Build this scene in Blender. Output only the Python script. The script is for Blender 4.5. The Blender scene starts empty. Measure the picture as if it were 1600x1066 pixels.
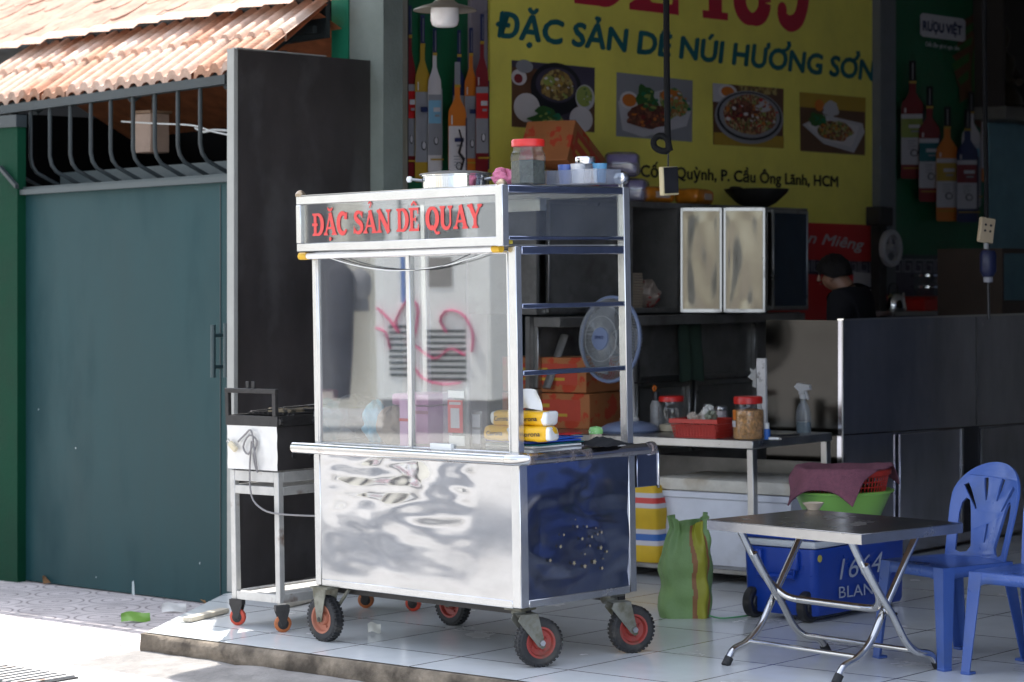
import bpy, bmesh, math, random
from mathutils import Matrix, Vector, noise
random.seed(7)
sc = bpy.context.scene
col = sc.collection
R = math.radians
# ------------------------------------------------------------------ camera
F, HZ, CH, SL = 3778.0, 440.0, 1.604, 0.016     # focal length in photo pixels, eye line row, eye height, ground slope
cam = bpy.data.cameras.new('camera'); co = bpy.data.objects.new('camera', cam); col.objects.link(co)
co.location = (0, 0, CH); co.rotation_euler = (R(90), 0, 0)
cam.sensor_width = 36.0; cam.lens = 36.0 * F / 1600.0
cam.shift_y = -(533.0 - HZ) / 1600.0
cam.clip_end = 500
cam.dof.use_dof = True; cam.dof.focus_distance = 10.3; cam.dof.aperture_fstop = 3.5
sc.camera = co
# ------------------------------------------------------------------ light
SUNV = Vector((-0.03, 0.45, 0.89)).normalized()
w = bpy.data.worlds.new('World'); sc.world = w; w.use_nodes = True
wn = w.node_tree.nodes; bg = wn['Background']
sky = wn.new('ShaderNodeTexSky'); sky.sky_type = 'NISHITA'; sky.sun_disc = False
sky.sun_elevation = math.asin(SUNV.z); sky.sun_rotation = math.atan2(SUNV.x, SUNV.y)
sky.air_density = 1.0; sky.dust_density = 1.5
hs = wn.new('ShaderNodeHueSaturation'); hs.inputs['Saturation'].default_value = .5; w.node_tree.links.new(sky.outputs[0], hs.inputs['Color']); w.node_tree.links.new(hs.outputs[0], bg.inputs[0]); bg.inputs[1].default_value = 0.15
sl = bpy.data.lights.new('sun', 'SUN'); sl.energy = 2.2; sl.angle = R(0.5); sl.color = (1, .965, .91)
so = bpy.data.objects.new('sun', sl); col.objects.link(so)
so.rotation_euler = (-SUNV).to_track_quat('-Z', 'Y').to_euler()
so.location = (0, 5, 12)
sc.view_settings.view_transform = 'Standard'; sc.view_settings.look = 'None'
sc.view_settings.gamma = 1.0; sc.view_settings.exposure = 2.05
sc.cycles.max_bounces = 10; sc.cycles.glossy_bounces = 5; sc.cycles.transparent_max_bounces = 16
sc.cycles.sample_clamp_indirect = 6

# ------------------------------------------------------------------ geometry helpers
CAM = Vector((0, 0, CH))
def ray(px, py): return Vector(((px - 800) / F, 1.0, (HZ - py) / F))
def at(px, py, d): return CAM + ray(px, py) * d
def flr(px, py, h=0.0):
    r = ray(px, py); return CAM + r * ((CH - h) / (SL * r.x - r.z))
def gz(x): return SL * x
TILT = Matrix.Rotation(-SL, 4, 'Y')
def mat_at(x, y, yaw, h=0.0, tilt=True):
    return Matrix.Translation((x, y, gz(x) + h)) @ (TILT if tilt else Matrix()) @ Matrix.Rotation(R(yaw), 4, 'Z')
def loc(M, px, py, ax, val):
    """point, in the frame M, where the line of sight meets a plane of that frame"""
    I = M.inverted(); q = I @ CAM; d = I.to_3x3() @ ray(px, py)
    return q + d * ((val - q[ax]) / d[ax])

class MB:
    def __init__(s): s.bm = bmesh.new(); s.k = 0
    def _m(s, vs, m, M):
        if M is not None:
            for v in vs: v.co = M @ v.co
        for f in {f for v in vs for f in v.link_faces}: f.material_index = m
    def box(s, x0, x1, y0, y1, z0, z1, m=0, bv=0.0, M=None, seg=1):
        g = bmesh.ops.create_cube(s.bm, size=1, matrix=Matrix.Translation(((x0+x1)/2, (y0+y1)/2, (z0+z1)/2)) @ Matrix.Diagonal((abs(x1-x0), abs(y1-y0), abs(z1-z0), 1)))
        vs = g['verts']
        if bv:
            es = list({e for v in vs for e in v.link_edges})
            r = bmesh.ops.bevel(s.bm, geom=es, offset=bv, segments=seg, affect='EDGES', profile=.5)
            vs = list({v for f in r['faces'] for v in f.verts} | {v for v in vs if v.is_valid})
            # all verts of this piece
            seen = set(vs); st = list(vs)
            while st:
                v = st.pop()
                for e in v.link_edges:
                    o = e.other_vert(v)
                    if o not in seen: seen.add(o); st.append(o)
            vs = list(seen)
        s._m(vs, m, M); return s
    def grid(s, nu, nv, fn, m=0, cu=False, cv=False):
        V = [[s.bm.verts.new(fn(i, j)) for j in range(nv)] for i in range(nu)]
        for i in range(nu if cu else nu-1):
            for j in range(nv if cv else nv-1):
                try:
                    f = s.bm.faces.new((V[i][j], V[(i+1) % nu][j], V[(i+1) % nu][(j+1) % nv], V[i][(j+1) % nv])); f.material_index = m
                except ValueError: pass
        return V
    def tube(s, pts, r, m=0, seg=8, closed=False, cap=True, flat=1.0):
        pts = [Vector(p) for p in pts]; n = len(pts)
        rs = r if isinstance(r, (list, tuple)) else [r] * n
        rings = []; nrm = None
        for i, p in enumerate(pts):
            a = pts[i-1] if (i > 0 or closed) else p
            b = pts[(i+1) % n] if (i < n-1 or closed) else p
            t = (b - a)
            t = t.normalized() if t.length > 1e-9 else Vector((0, 0, 1))
            if nrm is None:
                nrm = t.orthogonal().normalized()
                if abs(t.z) < .9: nrm = t.cross(Vector((0, 0, 1))).normalized()
            nrm = (nrm - t * nrm.dot(t)).normalized(); bi = t.cross(nrm)
            rings.append([s.bm.verts.new(p + (nrm * math.cos(2*math.pi*k/seg) + bi * math.sin(2*math.pi*k/seg) * flat) * rs[i]) for k in range(seg)])
        for i in range(n if closed else n-1):
            A, B = rings[i], rings[(i+1) % n]
            for k in range(seg):
                f = s.bm.faces.new((A[k], A[(k+1) % seg], B[(k+1) % seg], B[k])); f.material_index = m
        if cap and not closed:
            for q in (list(reversed(rings[0])), rings[-1]):
                f = s.bm.faces.new(q); f.material_index = m
        return s
    def lathe(s, prof, m=0, M=None, seg=24, sx=1.0, sy=1.0):
        M = M or Matrix()
        rings = []
        for (r, z) in prof:
            if r < 1e-6: rings.append([s.bm.verts.new(M @ Vector((0, 0, z)))])
            else: rings.append([s.bm.verts.new(M @ Vector((r*sx*math.cos(2*math.pi*k/seg), r*sy*math.sin(2*math.pi*k/seg), z))) for k in range(seg)])
        for A, B in zip(rings, rings[1:]):
            for k in range(seg):
                k2 = (k+1) % seg
                if len(A) == 1 and len(B) == 1: continue
                if len(A) == 1: f = s.bm.faces.new((A[0], B[k2], B[k]))
                elif len(B) == 1: f = s.bm.faces.new((A[k], A[k2], B[0]))
                else: f = s.bm.faces.new((A[k], A[k2], B[k2], B[k]))
                f.material_index = m
        return s
    def poly(s, pts, m=0):
        f = s.bm.faces.new([s.bm.verts.new(Vector(p)) for p in pts]); f.material_index = m; return s
    def flat(s, pts, y, m=0):                       # a 2-D outline (x, z) laid on the plane y
        return s.poly([(p[0], y, p[1]) for p in pts], m)
    def prism(s, pts, y0, y1, m=0, M=None):
        a = [s.bm.verts.new(Vector((p[0], y0, p[1]))) for p in pts]; b = [s.bm.verts.new(Vector((p[0], y1, p[1]))) for p in pts]
        fs = [s.bm.faces.new(a), s.bm.faces.new(list(reversed(b)))]
        for i in range(len(pts)):
            j = (i+1) % len(pts); fs.append(s.bm.faces.new((a[j], a[i], b[i], b[j])))
        for f in fs: f.material_index = m
        if M is not None:
            for v in a + b: v.co = M @ v.co
        return s
    def mesh(s, me, M, m=0):
        n0 = len(s.bm.verts); f0 = len(s.bm.faces)
        s.bm.from_mesh(me); s.bm.verts.ensure_lookup_table(); s.bm.faces.ensure_lookup_table()
        for i in range(n0, len(s.bm.verts)): s.bm.verts[i].co = M @ s.bm.verts[i].co
        for i in range(f0, len(s.bm.faces)): s.bm.faces[i].material_index = m
        return s
    def build(s, name, mats, parent=None, M=None, smooth=40, fixn=True):
        if fixn: bmesh.ops.recalc_face_normals(s.bm, faces=s.bm.faces[:])
        me = bpy.data.meshes.new(name); s.bm.to_mesh(me); s.bm.free()
        for x in (mats if isinstance(mats, (list, tuple)) else [mats]): me.materials.append(x)
        if smooth:
            for p in me.polygons: p.use_smooth = True
            me.set_sharp_from_angle(angle=R(smooth))
        o = bpy.data.objects.new(name, me); col.objects.link(o)
        if parent is not None: o.parent = parent
        if M is not None: o.matrix_world = M if parent is None else o.matrix_world
        return o

def tag(o, label, cat, group=None):
    o['label'] = label; o['category'] = cat
    if group: o['group'] = group
    return o
def thing(name, label, cat, M=None, group=None):
    o = bpy.data.objects.new(name, None); col.objects.link(o); o.empty_display_size = .1
    if M is not None: o.matrix_world = M
    return tag(o, label, cat, group)
def struct(o, kind='structure'): o['kind'] = kind; return o
def copy_tree(o, parent=None):
    c = o.copy(); col.objects.link(c)
    if parent is not None: c.parent = parent
    for ch in [x for x in bpy.data.objects if x.parent == o]: copy_tree(ch, c)
    return c
def curve_mesh(cu):
    o = bpy.data.objects.new('tmp', cu); col.objects.link(o)
    me = bpy.data.meshes.new_from_object(o.evaluated_get(bpy.context.evaluated_depsgraph_get()))
    bpy.data.objects.remove(o); return me
_txt = {}
def text_mesh(s, bold=0.0, shear=0.0):
    k = (s, bold, shear)
    if k not in _txt:
        cu = bpy.data.curves.new('t', 'FONT'); cu.body = s; cu.offset = bold; cu.shear = shear; cu.resolution_u = 3
        me = curve_mesh(cu)
        xs = [v.co.x for v in me.vertices]; _txt[k] = (me, min(xs), max(xs))
    return _txt[k]
def text(mb, s, p0, p1, cap, y, m=0, bold=0.012, shear=0.0):
    """flat lettering on the plane y from baseline start p0 to end p1 (x, z), capital height cap"""
    me, a, b = text_mesh(s, bold, shear)
    ex = (Vector((p1[0], 0, p1[1])) - Vector((p0[0], 0, p0[1]))) / (b - a)
    ez = Vector((0, 0, cap / 0.73))
    M = Matrix(((ex.x, ez.x, 0, p0[0] - ex.x*a), (0, 0, -1, y), (ex.z, ez.z, 0, p0[1] - ex.z*a), (0, 0, 0, 1)))
    mb.mesh(me, M, m)
def outline_mesh(loops, ext=0.0, bevel=0.0):
    cu = bpy.data.curves.new('c', 'CURVE'); cu.dimensions = '2D'; cu.fill_mode = 'BOTH'; cu.extrude = ext; cu.bevel_depth = bevel; cu.bevel_resolution = 1
    for lp in loops:
        sp = cu.splines.new('POLY'); sp.points.add(len(lp)-1); sp.use_cyclic_u = True
        for i, p in enumerate(lp): sp.points[i].co = (p[0], p[1], 0, 1)
    return curve_mesh(cu)
def ell(cx, cz, rx, rz=None, n=20, a0=0, a1=360):
    rz = rx if rz is None else rz
    full = abs(a1-a0) >= 359
    return [(cx + rx*math.cos(R(a0+(a1-a0)*i/(n if full else n-1))), cz + rz*math.sin(R(a0+(a1-a0)*i/(n if full else n-1)))) for i in range(n)]
def ring(r0, r1, n=24, cx=0, cz=0): return [ell(cx, cz, r0, n=n), ell(cx, cz, r1, n=n)]
def bez(pts, n=24):
    """smooth curve through points"""
    P = [Vector(p) for p in pts]; out = []
    for i in range(len(P)-1):
        p0 = P[max(i-1, 0)]; p1 = P[i]; p2 = P[i+1]; p3 = P[min(i+2, len(P)-1)]
        k = max(2, n // (len(P)-1))
        for j in range(k):
            t = j/k
            out.append(0.5*((2*p1) + (p2-p0)*t + (2*p0-5*p1+4*p2-p3)*t*t + (3*p1-p0-3*p2+p3)*t**3))
    out.append(P[-1]); return out

# ------------------------------------------------------------------ materials
def mat(name, c, rough=.5, metal=0.0, var=.12, sc_=6.0, bump=0.0, bsc=60.0, stretch=(1, 1, 1), dirt=None, dsc=3.0, dth=(.5, .7), rv=.1, spec=.5, sss=0, coat=0.0, emit=0):
    m = bpy.data.materials.new(name); m.use_nodes = True
    nt = m.node_tree; n = nt.nodes; L = nt.links; b = n['Principled BSDF']
    tc = n.new('ShaderNodeTexCoord'); mp = n.new('ShaderNodeMapping'); mp.inputs['Scale'].default_value = stretch
    L.new(tc.outputs['Object'], mp.inputs[0])
    nz = n.new('ShaderNodeTexNoise'); nz.inputs['Scale'].default_value = sc_; nz.inputs['Detail'].default_value = 6; nz.inputs['Roughness'].default_value = .62
    L.new(mp.outputs[0], nz.inputs['Vector'])
    rp = n.new('ShaderNodeValToRGB'); rp.color_ramp.elements[0].position = .3; rp.color_ramp.elements[1].position = .7
    rp.color_ramp.elements[0].color = (*[max(0, x*(1-var)) for x in c], 1); rp.color_ramp.elements[1].color = (*[min(1, x*(1+var)) for x in c], 1)
    L.new(nz.outputs[0], rp.inputs[0]); out = rp.outputs[0]
    rr = n.new('ShaderNodeMapRange'); rr.inputs[3].default_value = max(.02, rough-rv); rr.inputs[4].default_value = min(1, rough+rv)
    L.new(nz.outputs[0], rr.inputs[0]); rout = rr.outputs[0]
    if dirt:
        n2 = n.new('ShaderNodeTexNoise'); n2.inputs['Scale'].default_value = dsc; n2.inputs['Detail'].default_value = 5; n2.inputs['Roughness'].default_value = .6
        L.new(mp.outputs[0], n2.inputs['Vector'])
        r2 = n.new('ShaderNodeMapRange'); r2.inputs[1].default_value = dth[0]; r2.inputs[2].default_value = dth[1]
        L.new(n2.outputs[0], r2.inputs[0])
        mx = n.new('ShaderNodeMix'); mx.data_type = 'RGBA'; L.new(r2.outputs[0], mx.inputs[0]); L.new(out, mx.inputs[6]); mx.inputs[7].default_value = (*dirt, 1)
        out = mx.outputs[2]
        m2 = n.new('ShaderNodeMix'); L.new(r2.outputs[0], m2.inputs[0]); L.new(rout, m2.inputs[2]); m2.inputs[3].default_value = min(1, rough+.3); rout = m2.outputs[0]
        if metal > .5:
            m3 = n.new('ShaderNodeMix'); L.new(r2.outputs[0], m3.inputs[0]); m3.inputs[2].default_value = metal; m3.inputs[3].default_value = metal*.4; L.new(m3.outputs[0], b.inputs['Metallic'])
    L.new(out, b.inputs['Base Color']); L.new(rout, b.inputs['Roughness'])
    if not (dirt and metal > .5): b.inputs['Metallic'].default_value = metal
    b.inputs['Specular IOR Level'].default_value = spec; b.inputs['Coat Weight'].default_value = coat
    if sss: b.inputs['Subsurface Weight'].default_value = sss; b.inputs['Subsurface Radius'].default_value = (.02, .01, .01)
    if bump:
        nb = n.new('ShaderNodeTexNoise'); nb.inputs['Scale'].default_value = bsc; nb.inputs['Detail'].default_value = 5
        L.new(mp.outputs[0], nb.inputs['Vector'])
        bp = n.new('ShaderNodeBump'); bp.inputs['Strength'].default_value = bump; bp.inputs['Distance'].default_value = .01
        L.new(nb.outputs[0], bp.inputs['Height']); L.new(bp.outputs[0], b.inputs['Normal'])
    return m
def nodes_of(m): return m.node_tree.nodes, m.node_tree.links, m.node_tree.nodes['Principled BSDF']
def glass(name, tint=(1, 1, 1), refl=.12, rough=.02, haze=0.0, hazec=(.7, .7, .7)):
    m = bpy.data.materials.new(name); m.use_nodes = True; nt = m.node_tree; n = nt.nodes; L = nt.links
    n.remove(n['Principled BSDF']); o = n['Material Output']
    t = n.new('ShaderNodeBsdfTransparent'); t.inputs[0].default_value = (*tint, 1)
    g = n.new('ShaderNodeBsdfGlossy'); g.inputs['Roughness'].default_value = rough
    lw = n.new('ShaderNodeLayerWeight'); lw.inputs[0].default_value = .5
    pw_ = n.new('ShaderNodeMath'); pw_.operation = 'POWER'; pw_.inputs[1].default_value = 4; L.new(lw.outputs['Facing'], pw_.inputs[0])
    ma = n.new('ShaderNodeMath'); ma.operation = 'MULTIPLY_ADD'; ma.inputs[1].default_value = .8; ma.inputs[2].default_value = refl; ma.use_clamp = True
    L.new(pw_.outputs[0], ma.inputs[0])
    mx = n.new('ShaderNodeMixShader'); L.new(ma.outputs[0], mx.inputs[0]); L.new(t.outputs[0], mx.inputs[1]); L.new(g.outputs[0], mx.inputs[2])
    fin = mx.outputs[0]
    if haze:
        d = n.new('ShaderNodeBsdfDiffuse'); d.inputs[0].default_value = (*hazec, 1)
        tc = n.new('ShaderNodeTexCoord'); nz = n.new('ShaderNodeTexNoise'); nz.inputs['Scale'].default_value = 7; nz.inputs['Detail'].default_value = 8
        L.new(tc.outputs['Object'], nz.inputs['Vector'])
        mr = n.new('ShaderNodeMapRange'); mr.inputs[1].default_value = .35; mr.inputs[2].default_value = .75; mr.inputs[3].default_value = haze*.4; mr.inputs[4].default_value = haze*1.6
        L.new(nz.outputs[0], mr.inputs[0])
        m2 = n.new('ShaderNodeMixShader'); L.new(mr.outputs[0], m2.inputs[0]); L.new(fin, m2.inputs[1]); L.new(d.outputs[0], m2.inputs[2]); fin = m2.outputs[0]
    L.new(fin, o.inputs[0]); return m
def vor(name, cols, scale=60, rough=.5, bump=.4):
    """mottled food colours"""
    m = mat(name, cols[0], rough); n, L, b = nodes_of(m)
    tc = n.new('ShaderNodeTexCoord'); v = n.new('ShaderNodeTexVoronoi'); v.inputs['Scale'].default_value = scale
    L.new(tc.outputs['Object'], v.inputs['Vector'])
    sep = n.new('ShaderNodeSeparateColor'); L.new(v.outputs['Color'], sep.inputs[0])
    rp = n.new('ShaderNodeValToRGB'); rp.color_ramp.interpolation = 'CONSTANT'
    e = rp.color_ramp.elements
    while len(e) < len(cols): e.new(.5)
    for i, c in enumerate(cols): e[i].position = i/len(cols); e[i].color = (*c, 1)
    L.new(sep.outputs[0], rp.inputs[0]); L.new(rp.outputs[0], b.inputs['Base Color'])
    return m

STEEL = mat('stainless_bright', (.78, .78, .76), .13, 1.0, var=.05, sc_=9, rv=.05)
STEELW = mat('stainless_wavy_sheet', (.52, .52, .525), .07, 1.0, var=.10, sc_=5, rv=.04, bump=.0, bsc=30, stretch=(1, 1, 2.5))
STEELB = mat('stainless_blue_reflection', (.30, .33, .43), .15, 1.0, var=.2, sc_=4, rv=.07)  # blue of the mirrored surroundings is put into the base colour
STEELD = mat('stainless_dull', (.40, .40, .395), .3, 1.0, var=.15, sc_=7, rv=.1, dirt=(.12, .10, .08), dsc=4, dth=(.58, .8))
STEELK = mat('stainless_greasy', (.23, .225, .215), .36, .6, var=.25, sc_=4, rv=.1, dirt=(.06, .05, .04), dsc=3, dth=(.5, .75))
ALU = mat('aluminium_frame', (.62, .62, .615), .24, .9, var=.06, sc_=12, rv=.08, dirt=(.50, .45, .38), dsc=3, dth=(.68, .9))
CHROME = mat('chrome_tube', (.62, .61, .59), .14, 1.0, var=.06, dirt=(.25, .2, .16), dsc=12, dth=(.62, .8))
IRON = mat('black_iron', (.035, .033, .032), .55, .4, var=.3, bump=.2, bsc=90)
RUST = mat('rusty_grey_frame', (.50, .49, .465), .5, .4, var=.2, dirt=(.16, .08, .04), dsc=6, dth=(.56, .72))
RUBBER = mat('black_rubber', (.022, .022, .023), .75, 0, var=.3, dirt=(.10, .09, .075), dsc=9, dth=(.55, .8))
REDRIM = mat('red_painted_rim', (.30, .04, .03), .5, 0, var=.25, dirt=(.12, .07, .05), dsc=9, dth=(.55, .75))
ORRIM = mat('faded_orange_rim', (.34, .12, .07), .6, 0, var=.25, dirt=(.15, .10, .07), dsc=9, dth=(.55, .75))
BLACKP = mat('black_plastic', (.02, .02, .022), .4, 0, var=.2)
WHITEP = mat('white_plastic', (.75, .75, .73), .4, 0, var=.05)
REDP = mat('red_plastic', (.55, .02, .015), .35, 0, var=.1)
DKRED = mat('deep_red_plastic', (.45, .03, .02), .4, 0, var=.12)
PANE = glass('display_pane', (.97, .98, .97), .20, .012, haze=.012)
PANES = glass('sign_pane', (.95, .97, .96), .2, .02, haze=.015)
CLEARP = glass('clear_plastic', (.95, .96, .96), .06, .05, haze=.03)
TEAL = mat('teal_gate_paint', (.009, .044, .049), .5, 0, spec=.25, var=.16, sc_=1.3, stretch=(1, 1, .35), rv=.12, bump=.05, bsc=120, dirt=(.006, .031, .036), dsc=1.6, dth=(.5, .8))
TEALD = mat('dark_teal_paint', (.022, .03, .033), .5, 0, var=.25)
GREENW = mat('green_wall_paint', (.001, .036, .017), .7, 0, spec=.15, var=.15, sc_=3, bump=.15, bsc=40)
GREYW = mat('grey_plaster', (.17, .20, .18), .8, 0, var=.18, sc_=3, bump=.3, bsc=50)
CREAM = mat('cream_wall', (.70, .67, .58), .8, 0, var=.08, sc_=1, bump=.15, bsc=40)
DARKP = mat('dark_shutter_sheet', (.056, .049, .047), .40, .2, var=.4, sc_=1.8, rv=.12, bump=.06, bsc=9, stretch=(1, 1, .6), dirt=(.125, .12, .118), dsc=2.2, dth=(.52, .80))
PALEE = mat('pale_strip', (.34, .34, .315), .5, 0, var=.08)  # tone of the edge strips, paler than the shutter sheet
CONC = mat('stained_concrete', (.24, .195, .145), .9, 0, var=.35, sc_=9, bump=.8, bsc=35, dirt=(.075, .06, .045), dsc=5, dth=(.42, .65))
SHOPW = mat('shop_wall_paint', (.06, .08, .085), .6, 0, var=.1)
DARKC = mat('dark_ceiling', (.45, .45, .44), .8, 0, var=.1)
WOOD = mat('brown_wood', (.22, .13, .075), .6, 0, var=.3, sc_=10, stretch=(1, 1, .2))

# ------------------------------------------------------------------ the setting: ground
BY = -41.5                                               # direction of the street in degrees
def tiles_material():
    m = mat('white_floor_tiles', (.74, .76, .76), .14, 0, var=.06, sc_=2, rv=.06, dirt=(.44, .42, .38), dsc=1.7, dth=(.48, .8)); n, L, b = nodes_of(m)
    src = b.inputs['Base Color'].links[0].from_socket
    tc = n.new('ShaderNodeTexCoord'); br = n.new('ShaderNodeTexBrick')
    br.offset = 0; br.inputs['Scale'].default_value = 1.0; br.inputs['Mortar Size'].default_value = .0048; br.inputs['Mortar Smooth'].default_value = .1
    br.inputs['Brick Width'].default_value = .6; br.inputs['Row Height'].default_value = .6
    mp = n.new('ShaderNodeMapping'); mp.inputs['Location'].default_value = (.1, .28, 0); L.new(tc.outputs['Object'], mp.inputs[0]); L.new(mp.outputs[0], br.inputs['Vector'])
    mx = n.new('ShaderNodeMix'); mx.data_type = 'RGBA'; L.new(br.outputs['Fac'], mx.inputs[0]); L.new(src, mx.inputs[6]); mx.inputs[7].default_value = (.10, .09, .08, 1)
    L.new(mx.outputs[2], b.inputs['Base Color'])
    return m
def fan_pavers():
    m = mat('fan_pattern_pavers', (.54, .485, .475), .75, 0, var=.18, sc_=5, bump=.25, bsc=50, dirt=(.40, .36, .35), dsc=3, dth=(.5, .75)); n, L, b = nodes_of(m)
    src = b.inputs['Base Color'].links[0].from_socket
    tc = n.new('ShaderNodeTexCoord')
    def cell(off):
        mp = n.new('ShaderNodeMapping'); mp.inputs['Scale'].default_value = (2.1, 2.1, 0); mp.inputs['Location'].default_value = (off, off, 0)
        L.new(tc.outputs['Object'], mp.inputs[0])
        fr = n.new('ShaderNodeVectorMath'); fr.operation = 'FRACTION'; L.new(mp.outputs[0], fr.inputs[0])
        sb = n.new('ShaderNodeVectorMath'); sb.operation = 'SUBTRACT'; L.new(fr.outputs[0], sb.inputs[0]); sb.inputs[1].default_value = (.5, .5, 0)
        ln = n.new('ShaderNodeVectorMath'); ln.operation = 'LENGTH'; L.new(sb.outputs[0], ln.inputs[0]); return ln.outputs['Value']
    mn = n.new('ShaderNodeMath'); mn.operation = 'MINIMUM'; L.new(cell(0), mn.inputs[0]); L.new(cell(.5), mn.inputs[1])
    mu = n.new('ShaderNodeMath'); mu.operation = 'MULTIPLY'; mu.inputs[1].default_value = 44; L.new(mn.outputs[0], mu.inputs[0])
    sn = n.new('ShaderNodeMath'); sn.operation = 'SINE'; L.new(mu.outputs[0], sn.inputs[0])
    mr = n.new('ShaderNodeMapRange'); mr.inputs[1].default_value = .72; mr.inputs[2].default_value = .98; mr.inputs[4].default_value = .75; L.new(sn.outputs[0], mr.inputs[0])
    mx = n.new('ShaderNodeMix'); mx.data_type = 'RGBA'; L.new(mr.outputs[0], mx.inputs[0]); L.new(src, mx.inputs[6]); mx.inputs[7].default_value = (.15, .12, .12, 1)
    L.new(mx.outputs[2], b.inputs['Base Color']); return m
pe0 = flr(228, 988); pe1 = flr(830, 1066)                # street edge of the tiled platform
dv = (pe1 - pe0); PY = math.degrees(math.atan2(dv.y, dv.x))
MP = mat_at(pe0.x, pe0.y, PY)
mb = MB()
# platform: rough outer edge, tiled top (local x along the street edge, y into the shop)
LP = lambda x, y: (MP.inverted() @ Vector((x, y, 0))).to_2d()
cA = LP(-1.50, 12.60); cB = LP(-.80, 13.60)
mb.poly([(0, 0, 0), (9, 0, 0), (9, 13, 0), (cB.x, 13, 0), (cB.x, cB.y, 0), (cA.x, cA.y, 0)])
struct(mb.build('shop_floor', tiles_material(), M=MP))
mb = MB()
nx = 120
def edge(i, j):
    x = -.02 + 9.0*i/(nx-1); prof = [(.02, -.003), (-.012, -.006), (-.022, -.03), (-.024, -.075), (-.012, -.115), (.0, -.16)]
    y, z = prof[j]; k = noise.noise(Vector((x*6, j*.7, 2)))*.012 + noise.noise(Vector((x*25, j*1.7, 5)))*.006
    return (x, y + (k if 0 < j < 5 else 0), z + (k*.6 if 1 < j < 5 else 0))
mb.grid(nx, 6, edge, 0)
def edge2(i, j):
    y = i/59; prof = [(.02, -.003), (-.012, -.006), (-.022, -.03), (-.024, -.075), (-.012, -.115), (.0, -.16)]
    x, z = prof[j]; k = noise.noise(Vector((y*6, j*.7, 9)))*.012
    return (cA.x*y + x + (k if 0 < j < 5 else 0), cA.y*y, z)
mb.grid(60, 6, edge2, 0)
struct(mb.build('platform_edge', CONC, M=MP, smooth=60))
PAVE_H = -.105
mb = MB(); mb.box(-40, 40, -2.05, 20, -.3, PAVE_H, 0)
struct(mb.build('pavement', fan_pavers(), M=mat_at(pe0.x, pe0.y, BY)))
mb = MB(); mb.box(-70, 70, -80, -.6, -.5, PAVE_H + .004, 0)
ROADM = mat('pale_sunny_concrete', (.34, .335, .325), .85, 0, var=.2, sc_=4, bump=.4, bsc=40, dirt=(.25, .235, .22), dsc=2, dth=(.5, .8))
struct(mb.build('road', ROADM, M=mat_at(pe0.x, pe0.y, BY)))
# low cement ramp below the platform edge
mb = MB()
def ramp(i, j):
    x = -.05 + 3.4*i/39; t = j/7; y = -.03 - .42*t + .02*noise.noise(Vector((x*5, 0, 1)))*t
    return (x, y, -.082 - .020*t**.7 + .012*noise.noise(Vector((x*7, y*9, 3))) - (.02 if j == 7 else 0))
mb.grid(40, 8, ramp, 0)
struct(mb.build('cement_step', mat('rough_cement', (.23, .215, .20), .9, 0, var=.25, sc_=8, bump=.7, bsc=45), M=MP, smooth=60))
mb = MB(); mb.box(-300, 300, -300, 300, -1.2, -.75, 0)
struct(mb.build('ground', mat('far_ground', (.3, .28, .26), .9), M=Matrix()))

# ------------------------------------------------------------------ the setting: shop shell
WY = 51.0
MW = mat_at(-.75, 13.57, WY, tilt=False); MW.translation.z = 0      # side wall frame: x runs into the shop, y into the wall
WP = lambda px, py, y=0.0: loc(MW, px, py, 1, y)
t = thing('shop_building', 'dark open-fronted shop room behind the food cart', 'shop', MW)
mb = MB(); mb.box(-.02, 9.5, .06, .3, -.2, 4.1); mb.build('side_wall', SHOPW, t)
mb = MB(); mb.box(-2.9, 9.5, -6.4, -6.2, -.2, 4.1); mb.build('far_side_wall', mat('added_blue_wall', (.34, .40, .58), .6), t)  # unseen wall run out past the front to darken this side; blue serves reflections
mb = MB(); mb.box(9.5, 9.7, -6.4, .3, -.2, 4.1); mb.build('back_wall', DARKC, t)
mb = MB(); mb.box(-.02, 9.7, -6.4, .3, 4.1, 4.3); mb.build('ceiling', DARKC, t)
mb = MB(); up = [(-.02, -7.2, 4.02), (-2.02, -7.2, 2.98), (-2.02, -.72, 2.98), (-1.55, -.14, 3.22), (-.02, .06, 4.02)]
A_ = [mb.bm.verts.new(p) for p in up]; B_ = [mb.bm.verts.new((p[0], p[1], p[2]+.05)) for p in up]; mb.bm.faces.new(A_); mb.bm.faces.new(B_[::-1])
for i in range(5): mb.bm.faces.new((A_[i], B_[i], B_[(i+1) % 5], A_[(i+1) % 5]))
mb.build('canopy', mat('canopy_sheet', (.45, .45, .45), .6), t)

# ------------------------------------------------------------------ left neighbour: gate, roof, walls
MD = mat_at(-1.557, 12.93, -43.2, tilt=False); MD.translation.z = 0
DP = lambda px, py, y=0.0: loc(MD, px, py, 1, y)
gl = DP(27, 600).x; gr_ = DP(364, 600).x
bl, br_ = DP(27, 905), DP(345, 945)
tl, tr = DP(30, 303), DP(355, 282)
def zlin(a, b, x): return a.z + (b.z-a.z)*(x-a.x)/(b.x-a.x)
rg0 = random.Random(9)
zt_gate = lambda x: zlin(tl, tr, x)
t = thing('metal_gate', 'tall teal painted sheet metal gate with dark pull handles under the tiled roof', 'gate', MD)
mb = MB()
mb.prism([(gl, zlin(bl, br_, gl)), (gr_+.12, zlin(bl, br_, gr_+.12)), (gr_+.12, zlin(tl, tr, gr_+.12)), (gl, zlin(tl, tr, gl))], 0, .04)
mb.build('door_leaf', TEAL, t)
mb = MB()
hx0, hx1 = DP(35, 290).x, gr_+.03
zt = lambda x: zlin(tl, tr, x)
mb.prism([(hx0, zt(hx0)-.01), (hx1, zt(hx1)-.01), (hx1, zt(hx1)+.02), (hx0, zt(hx0)+.02)], -.045, .05)
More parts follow.
